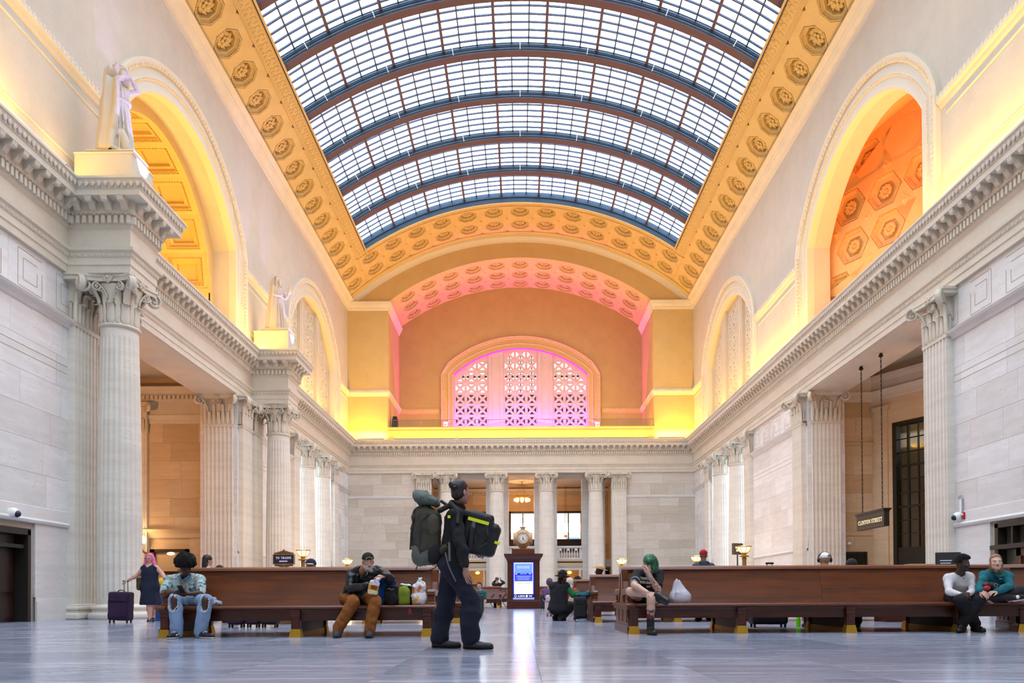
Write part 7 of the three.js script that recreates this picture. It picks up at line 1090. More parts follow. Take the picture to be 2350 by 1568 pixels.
{ // the standing backpacker
  const dd = 8.5, B = baseAt(1052, dd), J = Joints(B, { head: [1058, 1131, 8.48], neck: [1050, 1163, 8.55], shL: [1050, 1180, 8.77], shR: [1046, 1186, 8.36], elL: [1068, 1240, 8.86], elR: [1057, 1252, 8.24], wrL: [1082, 1262, 8.7], wrR: [1068, 1302, 8.2], hipL: [1040, 1296, 8.6], hipR: [1034, 1298, 8.42], knL: [1021, 1390, 8.62], knR: [1080, 1378, 8.38], anL: [1008, 1464, 8.64], anR: [1080, 1465, 8.38], toeL: [1050, 1478, 8.58], toeR: [1124, 1478, 8.32] });
  const p = person('tall backpacker in a black jacket and navy trousers seen from behind, walking', B, J, { tone: { skin: '#b5826c', lip: '#a0625a', brow: '#3b2a22' }, headQ: quatTo(2.35, 0.0, 0), headS: 1.06, handR: [V(0.22, -0.92, 0.12), V(0.5, 0.2, -0.9), -1, 0.35], handL: [V(0.9, -0.2, 0), V(0, -0.8, 0.3), 1, 0.8], build: { limb: 1.02, girth: 0.98 }, handS: 1.08 });
  const jk = top(p, 'jacket', cloth(0x14141a), { sleeve: 1.9, inf: 0.03, armInf: 0.024, hem: -0.06, amp: 0.03, neck: 0.066 });
  mesh('collar', sdf([cap(J.neck.clone().add(V(-0.05, 0.03, 0.05)), J.neck.clone().add(V(0.05, -0.01, 0.06)), 0.034), cap(J.neck.clone().add(V(-0.07, 0.03, -0.02)), J.neck.clone().add(V(0.0, 0.02, -0.08)), 0.036), cap(J.neck.clone().add(V(-0.06, 0.035, 0.04)), J.neck.clone().add(V(-0.06, 0.03, -0.05)), 0.036)], { cell: 0.01 }), cloth(0x111116), jk);
  { const a = at(1031, 1187, 8.2).sub(B); mesh('reflective_patch', rbox(0.03, 0.03, 0.01, 0.003, a.x, a.y, a.z + 0.03), mat({ color: 0xd6e018, roughness: 0.5, emissive: 0x6a7008, emissiveIntensity: 0.25 }), jk); }
  mesh('shirt_tail', sdf([rbx(mid(J.hipL, J.hipR).add(V(0.12, 0.02, 0.02)), 0.03, 0.16, 0.12, 0.03)], { cell: 0.012, disp: folds(0.015, 14, 2) }), cloth(0x8b8790), p.g);
  trousers(p, 'trousers', cloth(0x10142a), { inf: 0.028, wide: 0.034, amp: 0.03, fr: 8, waist: 0.12 });
  for (const s of ['L', 'R']) shoe(p, s, mat({ color: 0x1f1f22, roughness: 0.5 }), mat({ color: 0x121214 }), { wide: 1.05, h: 0.07 });
  onHead(p, (P, q) => { const hm = mat({ color: 0x2c2022, roughness: 0.55, bumpMap: clothB, bumpScale: 0.01 }); mesh('hair', sdf([ell(P(0, 0.045, -0.022), 0.088, 0.1, 0.106, q), ell(P(0, -0.02, -0.05), 0.078, 0.07, 0.065, q)], { cell: 0.0075, k: 0.02, disp: (x, y, z) => 0.01 * noise3(x * 60, y * 40, z * 60, 3), cuts: [(x, y, z) => { const l = V(x, y, z).sub(p.H.pos).applyQuaternion(q.clone().invert()).divideScalar(p.H.s); return Math.min(l.z - 0.02 - Math.max(0, (l.y - 0.05) * 2), 0.2); }] }), hm, p.g); mesh('hair_bun', sdf([ell(P(0.01, 0.075, -0.11), 0.048, 0.042, 0.04, q), ell(P(-0.02, 0.05, -0.105), 0.035, 0.035, 0.034, q)], { cell: 0.0075, disp: (x, y, z) => 0.016 * noise3(x * 60, y * 60, z * 60, 3) }), hm, p.g); });
  // hiking pack on the back
  const pc = at(978, 1215, 8.52), t = thing('hiking_backpack', 'large olive and grey hiking backpack on the back of the standing traveller', 'backpack', [pc.x, pc.y, pc.z]), q = (px, py, z = 0) => at(px, py, 8.52 - z).sub(pc);
  const olive = cloth(0x3e3a30), grey = cloth(0x5a5d55), dark = cloth(0x17181b);
  mesh('main_bag', sdf([cap(q(975, 1190), q(978, 1262), 0.155, 0.155), rbx(q(985, 1225), 0.13, 0.27, 0.16, 0.08)], { cell: 0.012, k: 0.05, disp: folds(0.03, 10, 4) }), olive, t);
  mesh('base_bag', sdf([rbx(q(975, 1271), 0.125, 0.13, 0.165, 0.09), ell(q(963, 1272), 0.09, 0.13, 0.14)], { cell: 0.012, k: 0.04, disp: folds(0.02, 12, 7) }), grey, t); mesh('side_panel', sdf([ell(q(995, 1272, 0.13), 0.085, 0.12, 0.06)], { cell: 0.011 }), dark, t);
  mesh('top_lid', sdf([ell(q(969, 1143), 0.11, 0.085, 0.17, quatTo(0, 0, -0.5)), ell(q(990, 1150), 0.11, 0.05, 0.16, quatTo(0, 0, -0.5))], { cell: 0.011, k: 0.05, disp: folds(0.03, 16, 3) }), cloth(0x606a63), t);
  mesh('side_pocket', sdf([ell(q(993, 1205, 0.13), 0.075, 0.14, 0.06)], { cell: 0.01, disp: folds(0.012, 14, 3) }), cloth(0x4d4638), t);
  const st = []; for (const [a, b2, r] of [[q(1012, 1150, 0.05), q(1034, 1165, 0.1), 0.018], [q(952, 1170, 0.1), q(944, 1222, 0.1), 0.01], [q(944, 1222, 0.1), q(942, 1262, 0.09), 0.012], [q(968, 1195, 0.165), q(963, 1240, 0.17), 0.012], [q(963, 1240, 0.17), q(966, 1282, 0.16), 0.01], [q(968, 1195, 0.165), q(985, 1180, 0.16), 0.01], [q(1012, 1268, 0.12), q(1034, 1240, 0.2), 0.009]]) st.push(rod(a, b2, r, 6)); mesh('strap', st, mat({ color: 0x2b2c2e, roughness: 0.7 }), t);
  mesh('hip_belt', sdf([cap(q(1010, 1275, 0.06), q(1020, 1258, 0.17), 0.05, 0.04), cap(q(1012, 1280, 0.1), q(1005, 1290, 0.08), 0.03)], { cell: 0.011 }), cloth(0x4a4438), t); mesh('shoulder_strap', sdf([cap(q(1010, 1172, 0.06), q(1036, 1158, 0.12), 0.03), cap(q(1036, 1158, 0.12), q(1052, 1172, 0.22), 0.026), cap(q(1052, 1172, 0.22), q(1050, 1200, 0.27), 0.022)], { cell: 0.01 }), mat({ color: 0x2e2c2c, roughness: 0.8 }), t);
  const lp = [q(960, 1295, 0.05), q(955, 1310, 0.07), q(975, 1312, 0.08), q(1000, 1302, 0.1), q(1008, 1290, 0.1)]; mesh('dangling_cord', tube(lp, 0.006, 20, 5), M.black, t); mesh('hanging_strap', [tube([q(1022, 1268, 0.24), q(1030, 1300, 0.24), q(1046, 1335, 0.22)], 0.009, 16, 5), rod(q(1031, 1245, 0.26), q(1032, 1288, 0.26), 0.014, 6)], mat({ color: 0x6f6a66, roughness: 0.8 }), t);
  // black duffel on the chest
  const dc = at(1102, 1228, 8.5), u = thing('duffel_pack', 'black pack with yellow reflective stripes carried on the chest of the standing traveller', 'bag', [dc.x, dc.y, dc.z]), w = (px, py, z = 0) => at(px, py, 8.5 - z).sub(dc), bq = quatTo(0, 0, -0.28);
  mesh('main_bag', sdf([rbx(w(1093, 1224), 0.155, 0.235, 0.15, 0.05, bq), rbx(w(1122, 1240), 0.10, 0.19, 0.13, 0.06, bq)], { cell: 0.012, k: 0.03, disp: folds(0.018, 11, 6) }), mat({ color: 0x101014, roughness: 0.6, bumpMap: clothB, bumpScale: 0.004 }), u);
  mesh('top_flap', sdf([rbx(w(1093, 1187), 0.15, 0.035, 0.155, 0.02, bq)], { cell: 0.011 }), mat({ color: 0x14141a, roughness: 0.6 }), u); mesh('blue_roll', sdf([cap(w(1094, 1179, 0.05), w(1108, 1184, 0.05), 0.022)], { cell: 0.008 }), cloth(0x2e4a66), u);
  const ym = mat({ color: 0xd6e018, roughness: 0.5, emissive: 0x6a7008, emissiveIntensity: 0.25 }); mesh('reflective_stripe', [box(0.24, 0.036, 0.012).applyQuaternion(bq).translate(...w(1098, 1196, 0.163).toArray())], ym, u); mesh('reflective_stripe', [box(0.05, 0.032, 0.012).applyQuaternion(bq).translate(...w(1140, 1246, 0.135).toArray()), box(0.012, 0.032, 0.1).applyQuaternion(bq).translate(...w(1145, 1248, 0.09).toArray())], ym, u);
  mesh('side_bottle_pocket', sdf([cap(w(1084, 1212, 0.16), w(1078, 1255, 0.15), 0.035, 0.04)], { cell: 0.01 }), mat({ color: 0x1b1c20, roughness: 0.5 }), u); mesh('bottle', [cyl(0.028, 0.028, 0.05, 12).translate(...w(1086, 1207, 0.165).toArray()), cyl(0.02, 0.026, 0.03, 12).translate(...w(1087, 1201, 0.165).toArray())], mat({ color: 0x555a63, roughness: 0.2 }), u); mesh('webbing', [rod(w(1115, 1200, 0.15), w(1119, 1228, 0.155), 0.014, 6), rod(w(1090, 1227, 0.165), w(1091, 1245, 0.165), 0.01, 5), rod(w(1119, 1245, 0.15), w(1098, 1258, 0.155), 0.007, 5)], mat({ color: 0x2c2c30, roughness: 0.6 }), u);
}
// ---------------------------------------------------------------- people farther back
const small = (label, base, J, o) => person(label, base, J, { fine: false, ...o });
{ // woman with pink hair pulling a suitcase
  const d = 17.8, B = baseAt(343, d), J = Joints(B, { head: [343, 1283, d], neck: [343, 1297, d], shL: [330, 1303, d], shR: [358, 1303, d], elL: [315, 1321, d], elR: [372, 1317, d], wrL: [294, 1332, d - 0.05], wrR: [379, 1330, d - 0.1], hipL: [335, 1348, d], hipR: [352, 1348, d], knL: [343, 1389, d - 0.1], knR: [351, 1389, d + 0.1], anL: [344, 1417, d - 0.1], anR: [351, 1413, d + 0.15], toeL: [341, 1422, d - 0.25], toeR: [353, 1417, d + 0.02] });
  const p = small('woman with long pink hair and a navy dress walking with a suitcase', B, J, { tone: { skin: '#d9a48e', lip: '#c0736c', brow: '#a06a60' }, headQ: quatTo(0.05, 0, 0), handL: [V(-0.9, -0.4, 0.1), V(0, -1, 0), 1, 0.7], handR: [V(0.5, -0.8, 0.2), V(-0.5, 0, -0.6), 1, 0.4], build: { girth: 1.18, limb: 1.12 } });
  const pc = mid(J.hipL, J.hipR); mesh('dress', sdf([...torsoPrims(J, p.b, 0.016), cap(pc, pc.clone().add(V(0, -0.38, 0)), 0.17, 0.21), cap(pc.clone().add(V(0.02, 0, 0)), pc.clone().add(V(0.05, -0.36, 0)), 0.16, 0.2)], { cell: 0.016, k: 0.05, disp: (x, y, z) => 0.012 * Math.sin(Math.atan2(z, x) * 9) * clamp((0.9 - y) * 2), cuts: [(x, y) => pc.y - 0.42 - y, (x, y, z) => y - J.shL.y + 0.005 - Math.max(0, 0.10 - Math.abs(Math.abs(x - J.neck.x) - 0.1)) * 0.8, (x, y, z) => Math.abs(x - J.neck.x) - 0.2 - Math.max(0, (J.shL.y - 0.12 - y)) * 3] }), cloth(0x141c33), p.g);
  onHead(p, (P, q, s) => { const hm = mat({ color: 0xe86aa0, roughness: 0.6 }); mesh('pink_hair', sdf([ell(P(0, 0.05, -0.02), 0.088, 0.095, 0.1, q), ell(P(-0.085, -0.06, -0.02), 0.04, 0.13, 0.05, q), ell(P(0.085, -0.06, -0.02), 0.04, 0.13, 0.05, q), ell(P(0, -0.05, -0.08), 0.09, 0.14, 0.05, q), ell(P(-0.1, -0.14, 0), 0.04, 0.07, 0.04, q), ell(P(0.11, -0.13, 0), 0.05, 0.07, 0.04, q)], { cell: 0.011, k: 0.03, disp: (x, y, z) => 0.01 * noise3(x * 60, y * 14, z * 60, 3), cuts: [(x, y, z) => { const l = V(x, y, z).sub(p.H.pos); return Math.min(0.066 - Math.abs(l.x), l.z - 0.01, 0.06 - l.y); }] }), hm, p.g); mesh('glasses', [-1, 1].map((k) => new THREE.TorusGeometry(0.026, 0.004, 4, 14).translate(...P(k * 0.033, 0, 0.1).toArray())), M.black, p.g); });
  for (const s of ['L', 'R']) shoe(p, s, mat({ color: 0x26304c, roughness: 0.7 }), M.white);
  const hb = at(321, 1341, d + 0.1), t = thing('shoulder_bag', 'olive green bag hanging at the side of the pink haired woman', 'bag', [hb.x, hb.y, hb.z]); mesh('pouch', sdf([rbx(V(0, 0, 0), 0.07, 0.15, 0.05, 0.04)], { cell: 0.012, disp: folds(0.02, 9, 3) }), cloth(0x5d5a26), t); mesh('strap', tube([[0, 0.14, 0], [0.06, 0.34, 0.02], [0.1, 0.5, 0]], 0.012, 14, 5), cloth(0x6b6330), t);
}
function suitcase(label, px0, px1, pyT, d, color, { depth = 0.28, handle, wheels = true, name = 'suitcase', tilt = 0, hard = false } = {}) {
  const a = at(px0, pyT, d), b = at(px1, pyT, d), w = b.x - a.x, h = a.y - 0.06, t = thing(name, label, 'suitcase', [(a.x + b.x) / 2, 0, -d], 0), m = hard ? mat({ color, roughness: 0.35 }) : cloth(color, 0.75);
  const sh = mesh('shell', sdf([rbx(V(0, 0.06 + h / 2, 0), w / 2, h / 2, depth / 2, 0.05)], { cell: 0.014, disp: hard ? (x) => 0.004 * Math.sin(x * 90) : folds(0.012, 8, 6) }), m, t); sh.rotation.z = tilt;
  mesh('front_pocket', [rbox(w * 0.8, h * 0.5, 0.03, 0.014, 0, 0.06 + h * 0.36, depth / 2 + 0.005), rbox(w * 0.8, h * 0.22, 0.025, 0.011, 0, 0.06 + h * 0.78, depth / 2 + 0.003)], m, sh); mesh('zip_line', [rbox(w * 0.9, 0.012, 0.02, 0.004, 0, 0.06 + h * 0.64, depth / 2), rbox(0.012, h * 0.86, 0.012, 0.004, w * 0.44, 0.06 + h / 2, depth / 2)], M.black, sh); mesh('carry_handle', tube([[-0.08, 0.06 + h - 0.01, 0], [-0.06, 0.06 + h + 0.03, 0], [0.06, 0.06 + h + 0.03, 0], [0.08, 0.06 + h - 0.01, 0]], 0.012, 14, 6), M.black, sh);
  if (wheels) for (const [x, z] of [[-1, -1], [1, -1], [-1, 1], [1, 1]]) { mesh('wheel', [cyl(0.03, 0.03, 0.025, 14).rotateZ(Math.PI / 2).translate(x * (w / 2 - 0.05), 0.031, z * (depth / 2 - 0.05)), box(0.03, 0.05, 0.03, x * (w / 2 - 0.05), 0.06, z * (depth / 2 - 0.05))], M.black, t); }
  if (handle) { const q = at(handle[0], handle[1], d).sub(t.position); mesh('pull_handle', [rod(V(q.x - 0.045, h, -0.03), V(q.x - 0.045, q.y, -0.02), 0.008, 6), rod(V(q.x + 0.045, h, -0.03), V(q.x + 0.045, q.y, -0.02), 0.008, 6), rbox(0.15, 0.035, 0.035, 0.014, q.x, q.y, -0.02)], mat({ color: 0x1c1e34, roughness: 0.5 }), t); }
  return t;
}
suitcase('purple upright suitcase rolled by the pink haired woman', 252, 301, 1359, 17.75, 0x2c1238, { handle: [288, 1334], tilt: -0.03 });
suitcase('tall black suitcase beside the crouching man in green', 1317, 1346, 1370, 17.0, 0x0f1118, { depth: 0.3 });
suitcase('pale pink hard suitcase behind the crouching man', 1252, 1268, 1366, 21.5, 0xcdbfc8, { hard: true });
suitcase('dark green suitcase just behind the knees of the backpacker', 1090, 1110, 1365, 24, 0x1f3531);
suitcase('maroon suitcase under the left bench, nearer the torn jeans', 524, 563, 1395, 14.6, 0x2a1030, { depth: 0.24 }); suitcase('maroon suitcase under the left bench, middle one of three', 566, 598, 1396, 14.6, 0x30122e, { depth: 0.24 }); suitcase('dark grey suitcase under the left bench, right one of three', 600, 640, 1398, 14.6, 0x1d1a1e, { depth: 0.24 });
suitcase('black suitcase standing behind the right bench with its handle up', 1721, 1803, 1378, 13.5, 0x10131c, { handle: [1767, 1293], depth: 0.3 }); suitcase('black suitcase behind the right bench beside dark boots', 1919, 1972, 1378, 13.5, 0x0e0f14, { depth: 0.3 });
suitcase('small dark suitcase standing far off just right of the kiosk', 1239, 1250, 1366, 30, 0x23242c);
{ // crouching man in a black hat
  const d = 17.5, B = baseAt(1283, d), J = Joints(B, { head: [1291, 1329, d - 0.02], neck: [1288, 1341, d], shL: [1269, 1346, d], shR: [1299, 1346, d], elL: [1268, 1365, d + 0.25], elR: [1315, 1366, d - 0.05], wrL: [1290, 1368, d + 0.35], wrR: [1327, 1361, d + 0.05], hipL: [1272, 1397, d], hipR: [1290, 1397, d], knL: [1296, 1386, d + 0.38], knR: [1312, 1392, d + 0.15], anL: [1275, 1419, d + 0.12], anR: [1287, 1419, d - 0.05], toeL: [1284, 1422, d + 0.3], toeR: [1296, 1423, d + 0.12] });
  const p = small('crouching man in a black hat, green shirt and dark waistcoat seen from behind', B, J, { tone: { skin: '#7a4a34', lip: '#7a4a40', brow: '#1a1210', beard: '#1c1412' }, headQ: quatTo(2.1, 0.1, 0), handR: [V(0.9, -0.1, -0.2), V(0, -1, 0), -1, 0.5], handL: [V(0.7, -0.3, -0.5), V(0, -1, 0), 1, 0.5], build: { girth: 1.06 } });
  top(p, 'green_shirt', cloth(0x0c6a3a), { sleeve: 1.95, inf: 0.016, armInf: 0.028, hem: -0.13, amp: 0.012, neck: 0.066 }); top(p, 'waistcoat', cloth(0x1c1d22), { sleeve: 0, inf: 0.042, hem: -0.06, neck: 0.066, amp: 0.025 });
  trousers(p, 'trousers', blackCloth, { inf: 0.022, wide: 0.02 }); for (const s of ['L', 'R']) shoe(p, s, mat({ color: 0x17120f, roughness: 0.6 }), M.black);
  onHead(p, (P, q, s) => { const hm = cloth(0x15151a), h = mesh('hat', sdf([ell(P(0, 0.12, -0.01), 0.098, 0.06, 0.105, q), cap(P(0, 0.07, -0.01), P(0, 0.12, -0.01), 0.1)], { cell: 0.011, k: 0.02, cuts: [(x, y, z) => P(0, 0.06, 0).y - y] }), hm, p.g); mesh('brim', sdf([ell(P(0, 0.062, -0.01), 0.185, 0.014, 0.19, q)], { cell: 0.01 }), hm, h); mesh('band', sdf([ell(P(0, 0.085, -0.01), 0.106, 0.02, 0.112, q)], { cell: 0.01 }), M.black, h); mesh('hair', sdf([ell(P(0, -0.01, -0.05), 0.08, 0.07, 0.06, q), ell(P(0, -0.08, -0.07), 0.06, 0.06, 0.04, q)], { cell: 0.012 }), mat({ color: 0x120f10, roughness: 0.9 }), p.g); });
  const b = at(1343, 1369, 17.1), t = thing('teal_bag', 'crumpled teal bag lying on top of the tall black suitcase', 'bag', [b.x - 0.05, b.y, b.z]); mesh('cloth_bag', sdf([ell(V(0, 0.02, 0), 0.16, 0.07, 0.12), ell(V(0.1, 0.06, 0), 0.09, 0.06, 0.08)], { cell: 0.014, disp: folds(0.03, 14, 2) }), cloth(0x24505e), t); mesh('handle', tube([[-0.08, 0.06, 0], [-0.02, 0.14, 0], [0.06, 0.1, 0]], 0.01, 12, 5), cloth(0x1c3c48), t);
  const c = at(1336, 1423, 16.8), u = thing('water_bottle', 'clear plastic bottle lying on the floor by the black suitcase', 'bottle', [c.x, 0.04, -16.75]); u.rotation.z = Math.PI / 2; mesh('bottle_body', lathe([[0, -0.1], [0.036, -0.1], [0.038, -0.05], [0.034, 0], [0.038, 0.05], [0.014, 0.1], [0.014, 0.12], [0, 0.12]], 14), mat({ color: 0xe6f2fa, roughness: 0.05, transmission: 0.9, thickness: 0, ior: 1.4 }), u); mesh('cap', cyl(0.016, 0.016, 0.02, 12, 0, 0.128, 0), M.white, u);
}
// people seen only in part behind the benches: seated or standing bodies with heads and clothes
function bust(label, px, py, d, o) {      // py: middle of the head; stand: full standing figure, else seated on a bench back to back
  const B = baseAt(px, d), hy = at(px, py, d).y, st = o.stand, tw = o.turn ?? 0, R3 = (x, y, z) => V(x, y, z).applyAxisAngle(V(0, 1, 0), tw), s = st ? hy / 1.55 : 1, J = { head: V(0, hy, 0) };
  const add = (k, x, y, z) => { J[k] = R3(x, 0, z).setY(hy + y); };
  add('neck', 0, -0.16, -0.02); add('shL', -0.18, -0.25, -0.02); add('shR', 0.18, -0.25, -0.02); add('elL', -0.23, -0.52, 0.04); add('elR', 0.23, -0.52, 0.04);
  if (o.armsUp) { add('elL', -0.34, -0.16, 0.1); add('elR', 0.3, -0.2, 0.15); add('wrL', -0.14, -0.02, 0.16); add('wrR', 0.12, 0.0, 0.18); } else { add('wrL', -0.17, -0.70, 0.24); add('wrR', 0.17, -0.70, 0.24); }
  const hipY = st ? 0.53 * (hy + 0.12) : 0.56; J.hipL = R3(-0.1, 0, -0.03).setY(hipY); J.hipR = R3(0.1, 0, -0.03).setY(hipY);
  for (const [q, x] of [['L', -1], ['R', 1]]) { J['kn' + q] = st ? R3(x * 0.1, 0, 0.02).setY(hipY * 0.53) : R3(x * 0.13, 0, 0.42).setY(0.52); J['an' + q] = st ? R3(x * 0.11, 0, -0.02).setY(0.09) : R3(x * 0.13, 0, 0.42).setY(0.1); J['toe' + q] = st ? R3(x * 0.13, 0, 0.15).setY(0.04) : R3(x * 0.14, 0, 0.58).setY(0.04); }
  const p = small(label, B, J, { tone: o.tone ?? { skin: '#c79a82' }, headQ: quatTo(tw + (o.look ?? 0), o.pitch ?? 0, 0), handL: [R3(0.3, o.armsUp ? 0.8 : -0.7, 0.5), R3(0.3, -0.2, -0.8), -1, 0.5], handR: [R3(-0.3, o.armsUp ? 0.8 : -0.7, 0.5), R3(-0.3, -0.2, -0.8), 1, 0.5], build: o.build });
  top(p, 'top', cloth(o.top ?? 0x333333), { sleeve: 1.9, inf: 0.022, armInf: 0.018, hem: -0.08 }); trousers(p, 'trousers', cloth(o.legs ?? 0x15161a), {}); for (const q of ['L', 'R']) shoe(p, q, mat({ color: o.shoes ?? 0x141416, roughness: 0.6 }), o.sole ? M.white : M.black);
  return p;
}
const capOn = (p, m, brim, back) => onHead(p, (P, q, s) => { const c = mesh('cap', sdf([ell(P(0, 0.055, -0.012), 0.09, 0.09, 0.108, q)], { cell: 0.01, cuts: [(x, y, z) => P(0, 0.035, 0).y - y] }), m, p.g); mesh('brim', sdf([ell(P(0, 0.045, back ? -0.13 : 0.12), 0.07, 0.012, 0.065, q)], { cell: 0.01 }), brim ?? m, c); return c; });
{
  let p = bust('woman with long brown hair in a white top standing behind the left bench', 478, 1287, 17.6, { stand: true, turn: 2.3, top: 0xd9dde6, legs: 0x2a2c34, shoes: 0xdfe2e4, sole: true }); onHead(p, (P, q) => mesh('long_hair', sdf([ell(P(0, 0.045, -0.02), 0.088, 0.096, 0.106, q), ell(P(0, -0.08, -0.08), 0.09, 0.2, 0.06, q), ell(P(0.06, -0.16, -0.06), 0.06, 0.16, 0.06, q)], { cell: 0.011, k: 0.03, disp: (x, y, z) => 0.01 * noise3(x * 60, y * 8, z * 60, 3) }), mat({ color: 0x2c1c15, roughness: 0.55 }), p.g));
  p = bust('dark haired child just showing over the left bench beside the long haired woman', 505, 1312, 17.0, { tone: { skin: '#8a5a44' }, turn: 3.0, top: 0x3a3f55 }); hairCap(p, 'hair', mat({ color: 0x2a1812, roughness: 0.8 }), { puff: 0.016 });
  p = bust('person in a navy and white cap seated behind the left bench', 714, 1302, 12.5, { turn: Math.PI + 0.1, tone: { skin: '#c9a084' }, top: 0x22242c }); capOn(p, cloth(0x18223e), M.white, true);
  p = bust('man in a red cap and slate jacket standing behind the right bench', 1615, 1276, 17.2, { stand: true, turn: Math.PI, top: 0x3a4a5c, tone: { skin: '#8d604a' }, build: { girth: 1.15, limb: 1.15 } }); capOn(p, cloth(0xb4101c), undefined, false); mesh('hood', sdf([cap(p.J.neck.clone().add(V(-0.07, -0.02, 0.04)), p.J.neck.clone().add(V(0.07, -0.02, 0.04)), 0.06), cap(p.J.neck.clone().add(V(0, -0.06, 0.08)), p.J.neck.clone().add(V(0, -0.02, 0.05)), 0.05)], { cell: 0.014 }), cloth(0x2c3848), p.g);
  p = bust('person in a white and navy cap with headphones seated behind the right bench', 1893, 1287, 12.9, { turn: Math.PI, top: 0x1d2230, tone: { skin: '#c9a084' }, legs: 0x0f1014 }); { const c = capOn(p, M.white, cloth(0x1a2440), false); onHead(p, (P, q) => { mesh('headphones', [new THREE.TorusGeometry(0.112, 0.011, 6, 24, Math.PI).applyQuaternion(q).translate(...P(0, 0.03, -0.01).toArray()), ...[-1, 1].map((k) => ball(0.04, 0, 0, 0, 10, 0.5, 1.1, 1).applyQuaternion(q).translate(...P(k * 0.108, 0.01, -0.01).toArray()))], mat({ color: 0x1a2440, roughness: 0.4 }), p.g); mesh('round_badge', [cyl(0.022, 0.022, 0.01, 14).rotateX(Math.PI / 2).applyQuaternion(q).translate(...P(-0.03, 0.075, -0.118).toArray())], mat({ color: 0xc06a2a, roughness: 0.5 }), c); }); }
  p = bust('dark haired person mostly hidden behind the right bench beside the vent', 1955, 1302, 12.9, { turn: Math.PI - 0.3, top: 0x22222a, tone: { skin: '#8a6250' } }); hairCap(p, 'hair', mat({ color: 0x1a1718, roughness: 0.8 }), { puff: 0.02 });
  p = bust('person in a straw hat and dark clothes seated behind the second right bench', 1376, 1311, 18.2, { turn: -Math.PI / 2 - 0.2, top: 0x1a1c30, tone: { skin: '#5a382a' }, legs: 0x14151c }); onHead(p, (P, q, s) => { const m = mat({ color: 0xd9bd8e, roughness: 0.8 }), qq = q.clone().multiply(quatTo(0, -0.25, 0)), h = mesh('straw_hat', sdf([ell(P(0, 0.09, -0.02), 0.1, 0.085, 0.11, qq)], { cell: 0.01, cuts: [(x, y, z) => P(0, 0.05, 0).y - y] }), m, p.g); mesh('brim', sdf([ell(P(0, 0.06, -0.01), 0.2, 0.012, 0.21, qq)], { cell: 0.01 }), m, h); mesh('hat_band', sdf([ell(P(0, 0.075, -0.02), 0.107, 0.016, 0.117, qq)], { cell: 0.01 }), M.black, h); });
  p = bust('person in a red jacket and cream hood seated beyond the crouching man', 1309, 1338, 21, { turn: 2.4, top: 0xb01820, tone: { skin: '#d9b09a' }, legs: 0xd8c4b0 }); onHead(p, (P, q) => mesh('cream_hood', sdf([ell(P(0, 0.03, -0.02), 0.1, 0.12, 0.12, q), ell(P(0, -0.12, -0.05), 0.11, 0.08, 0.09, q)], { cell: 0.012, disp: folds(0.01, 20, 3), cuts: [(x, y, z) => { const l = V(x, y, z).sub(p.H.pos).applyQuaternion(q.clone().invert()); return Math.min(l.z - 0.03, 0.2); }] }), cloth(0xd8cabc), p.g));
  p = bust('dark haired person seated behind the third right bench', 1326, 1334, 22.4, { turn: 2.9, top: 0x1e1e22, tone: { skin: '#5a3c30' } }); hairCap(p, 'hair', mat({ color: 0x15100f, roughness: 0.9 }), { puff: 0.03, low: -0.1 });
  p = bust('person in a purple top just visible left of the crouching man', 1262, 1338, 23.5, { turn: 2.6, top: 0x6a4a80, tone: { skin: '#c79a82' } }); hairCap(p, 'hair', mat({ color: 0x5d4468, roughness: 0.8 }), { puff: 0.024, low: -0.12 });
  p = bust('small far figure in black with arms raised and a bluish helmet beside the bicycle', 1141, 1331, 38.3, { stand: true, armsUp: true, turn: 2.8, top: 0x14151b, tone: { skin: '#c79a82' } }); onHead(p, (P, q) => mesh('helmet', sdf([ell(P(0, 0.05, -0.015), 0.1, 0.09, 0.12, q)], { cell: 0.012, cuts: [(x, y, z) => P(0, 0.0, 0).y - y] }), mat({ color: 0x3a4468, roughness: 0.4 }), p.g));
  p = bust('person in teal seated far off behind the backpacker', 1100, 1345, 25.8, { turn: -0.3, top: 0x1a5a62, tone: { skin: '#c79a82' } }); hairCap(p, 'hair', mat({ color: 0x3a2a20, roughness: 0.8 }), { puff: 0.012 });
  p = bust('dark clothed far figure behind the bench right of the kiosk', 1254, 1352, 38.5, { turn: 0.6, top: 0x22222a, tone: { skin: '#8a5a44' } }); hairCap(p, 'hair', mat({ color: 0x15110f, roughness: 0.9 }), { puff: 0.02 });
}
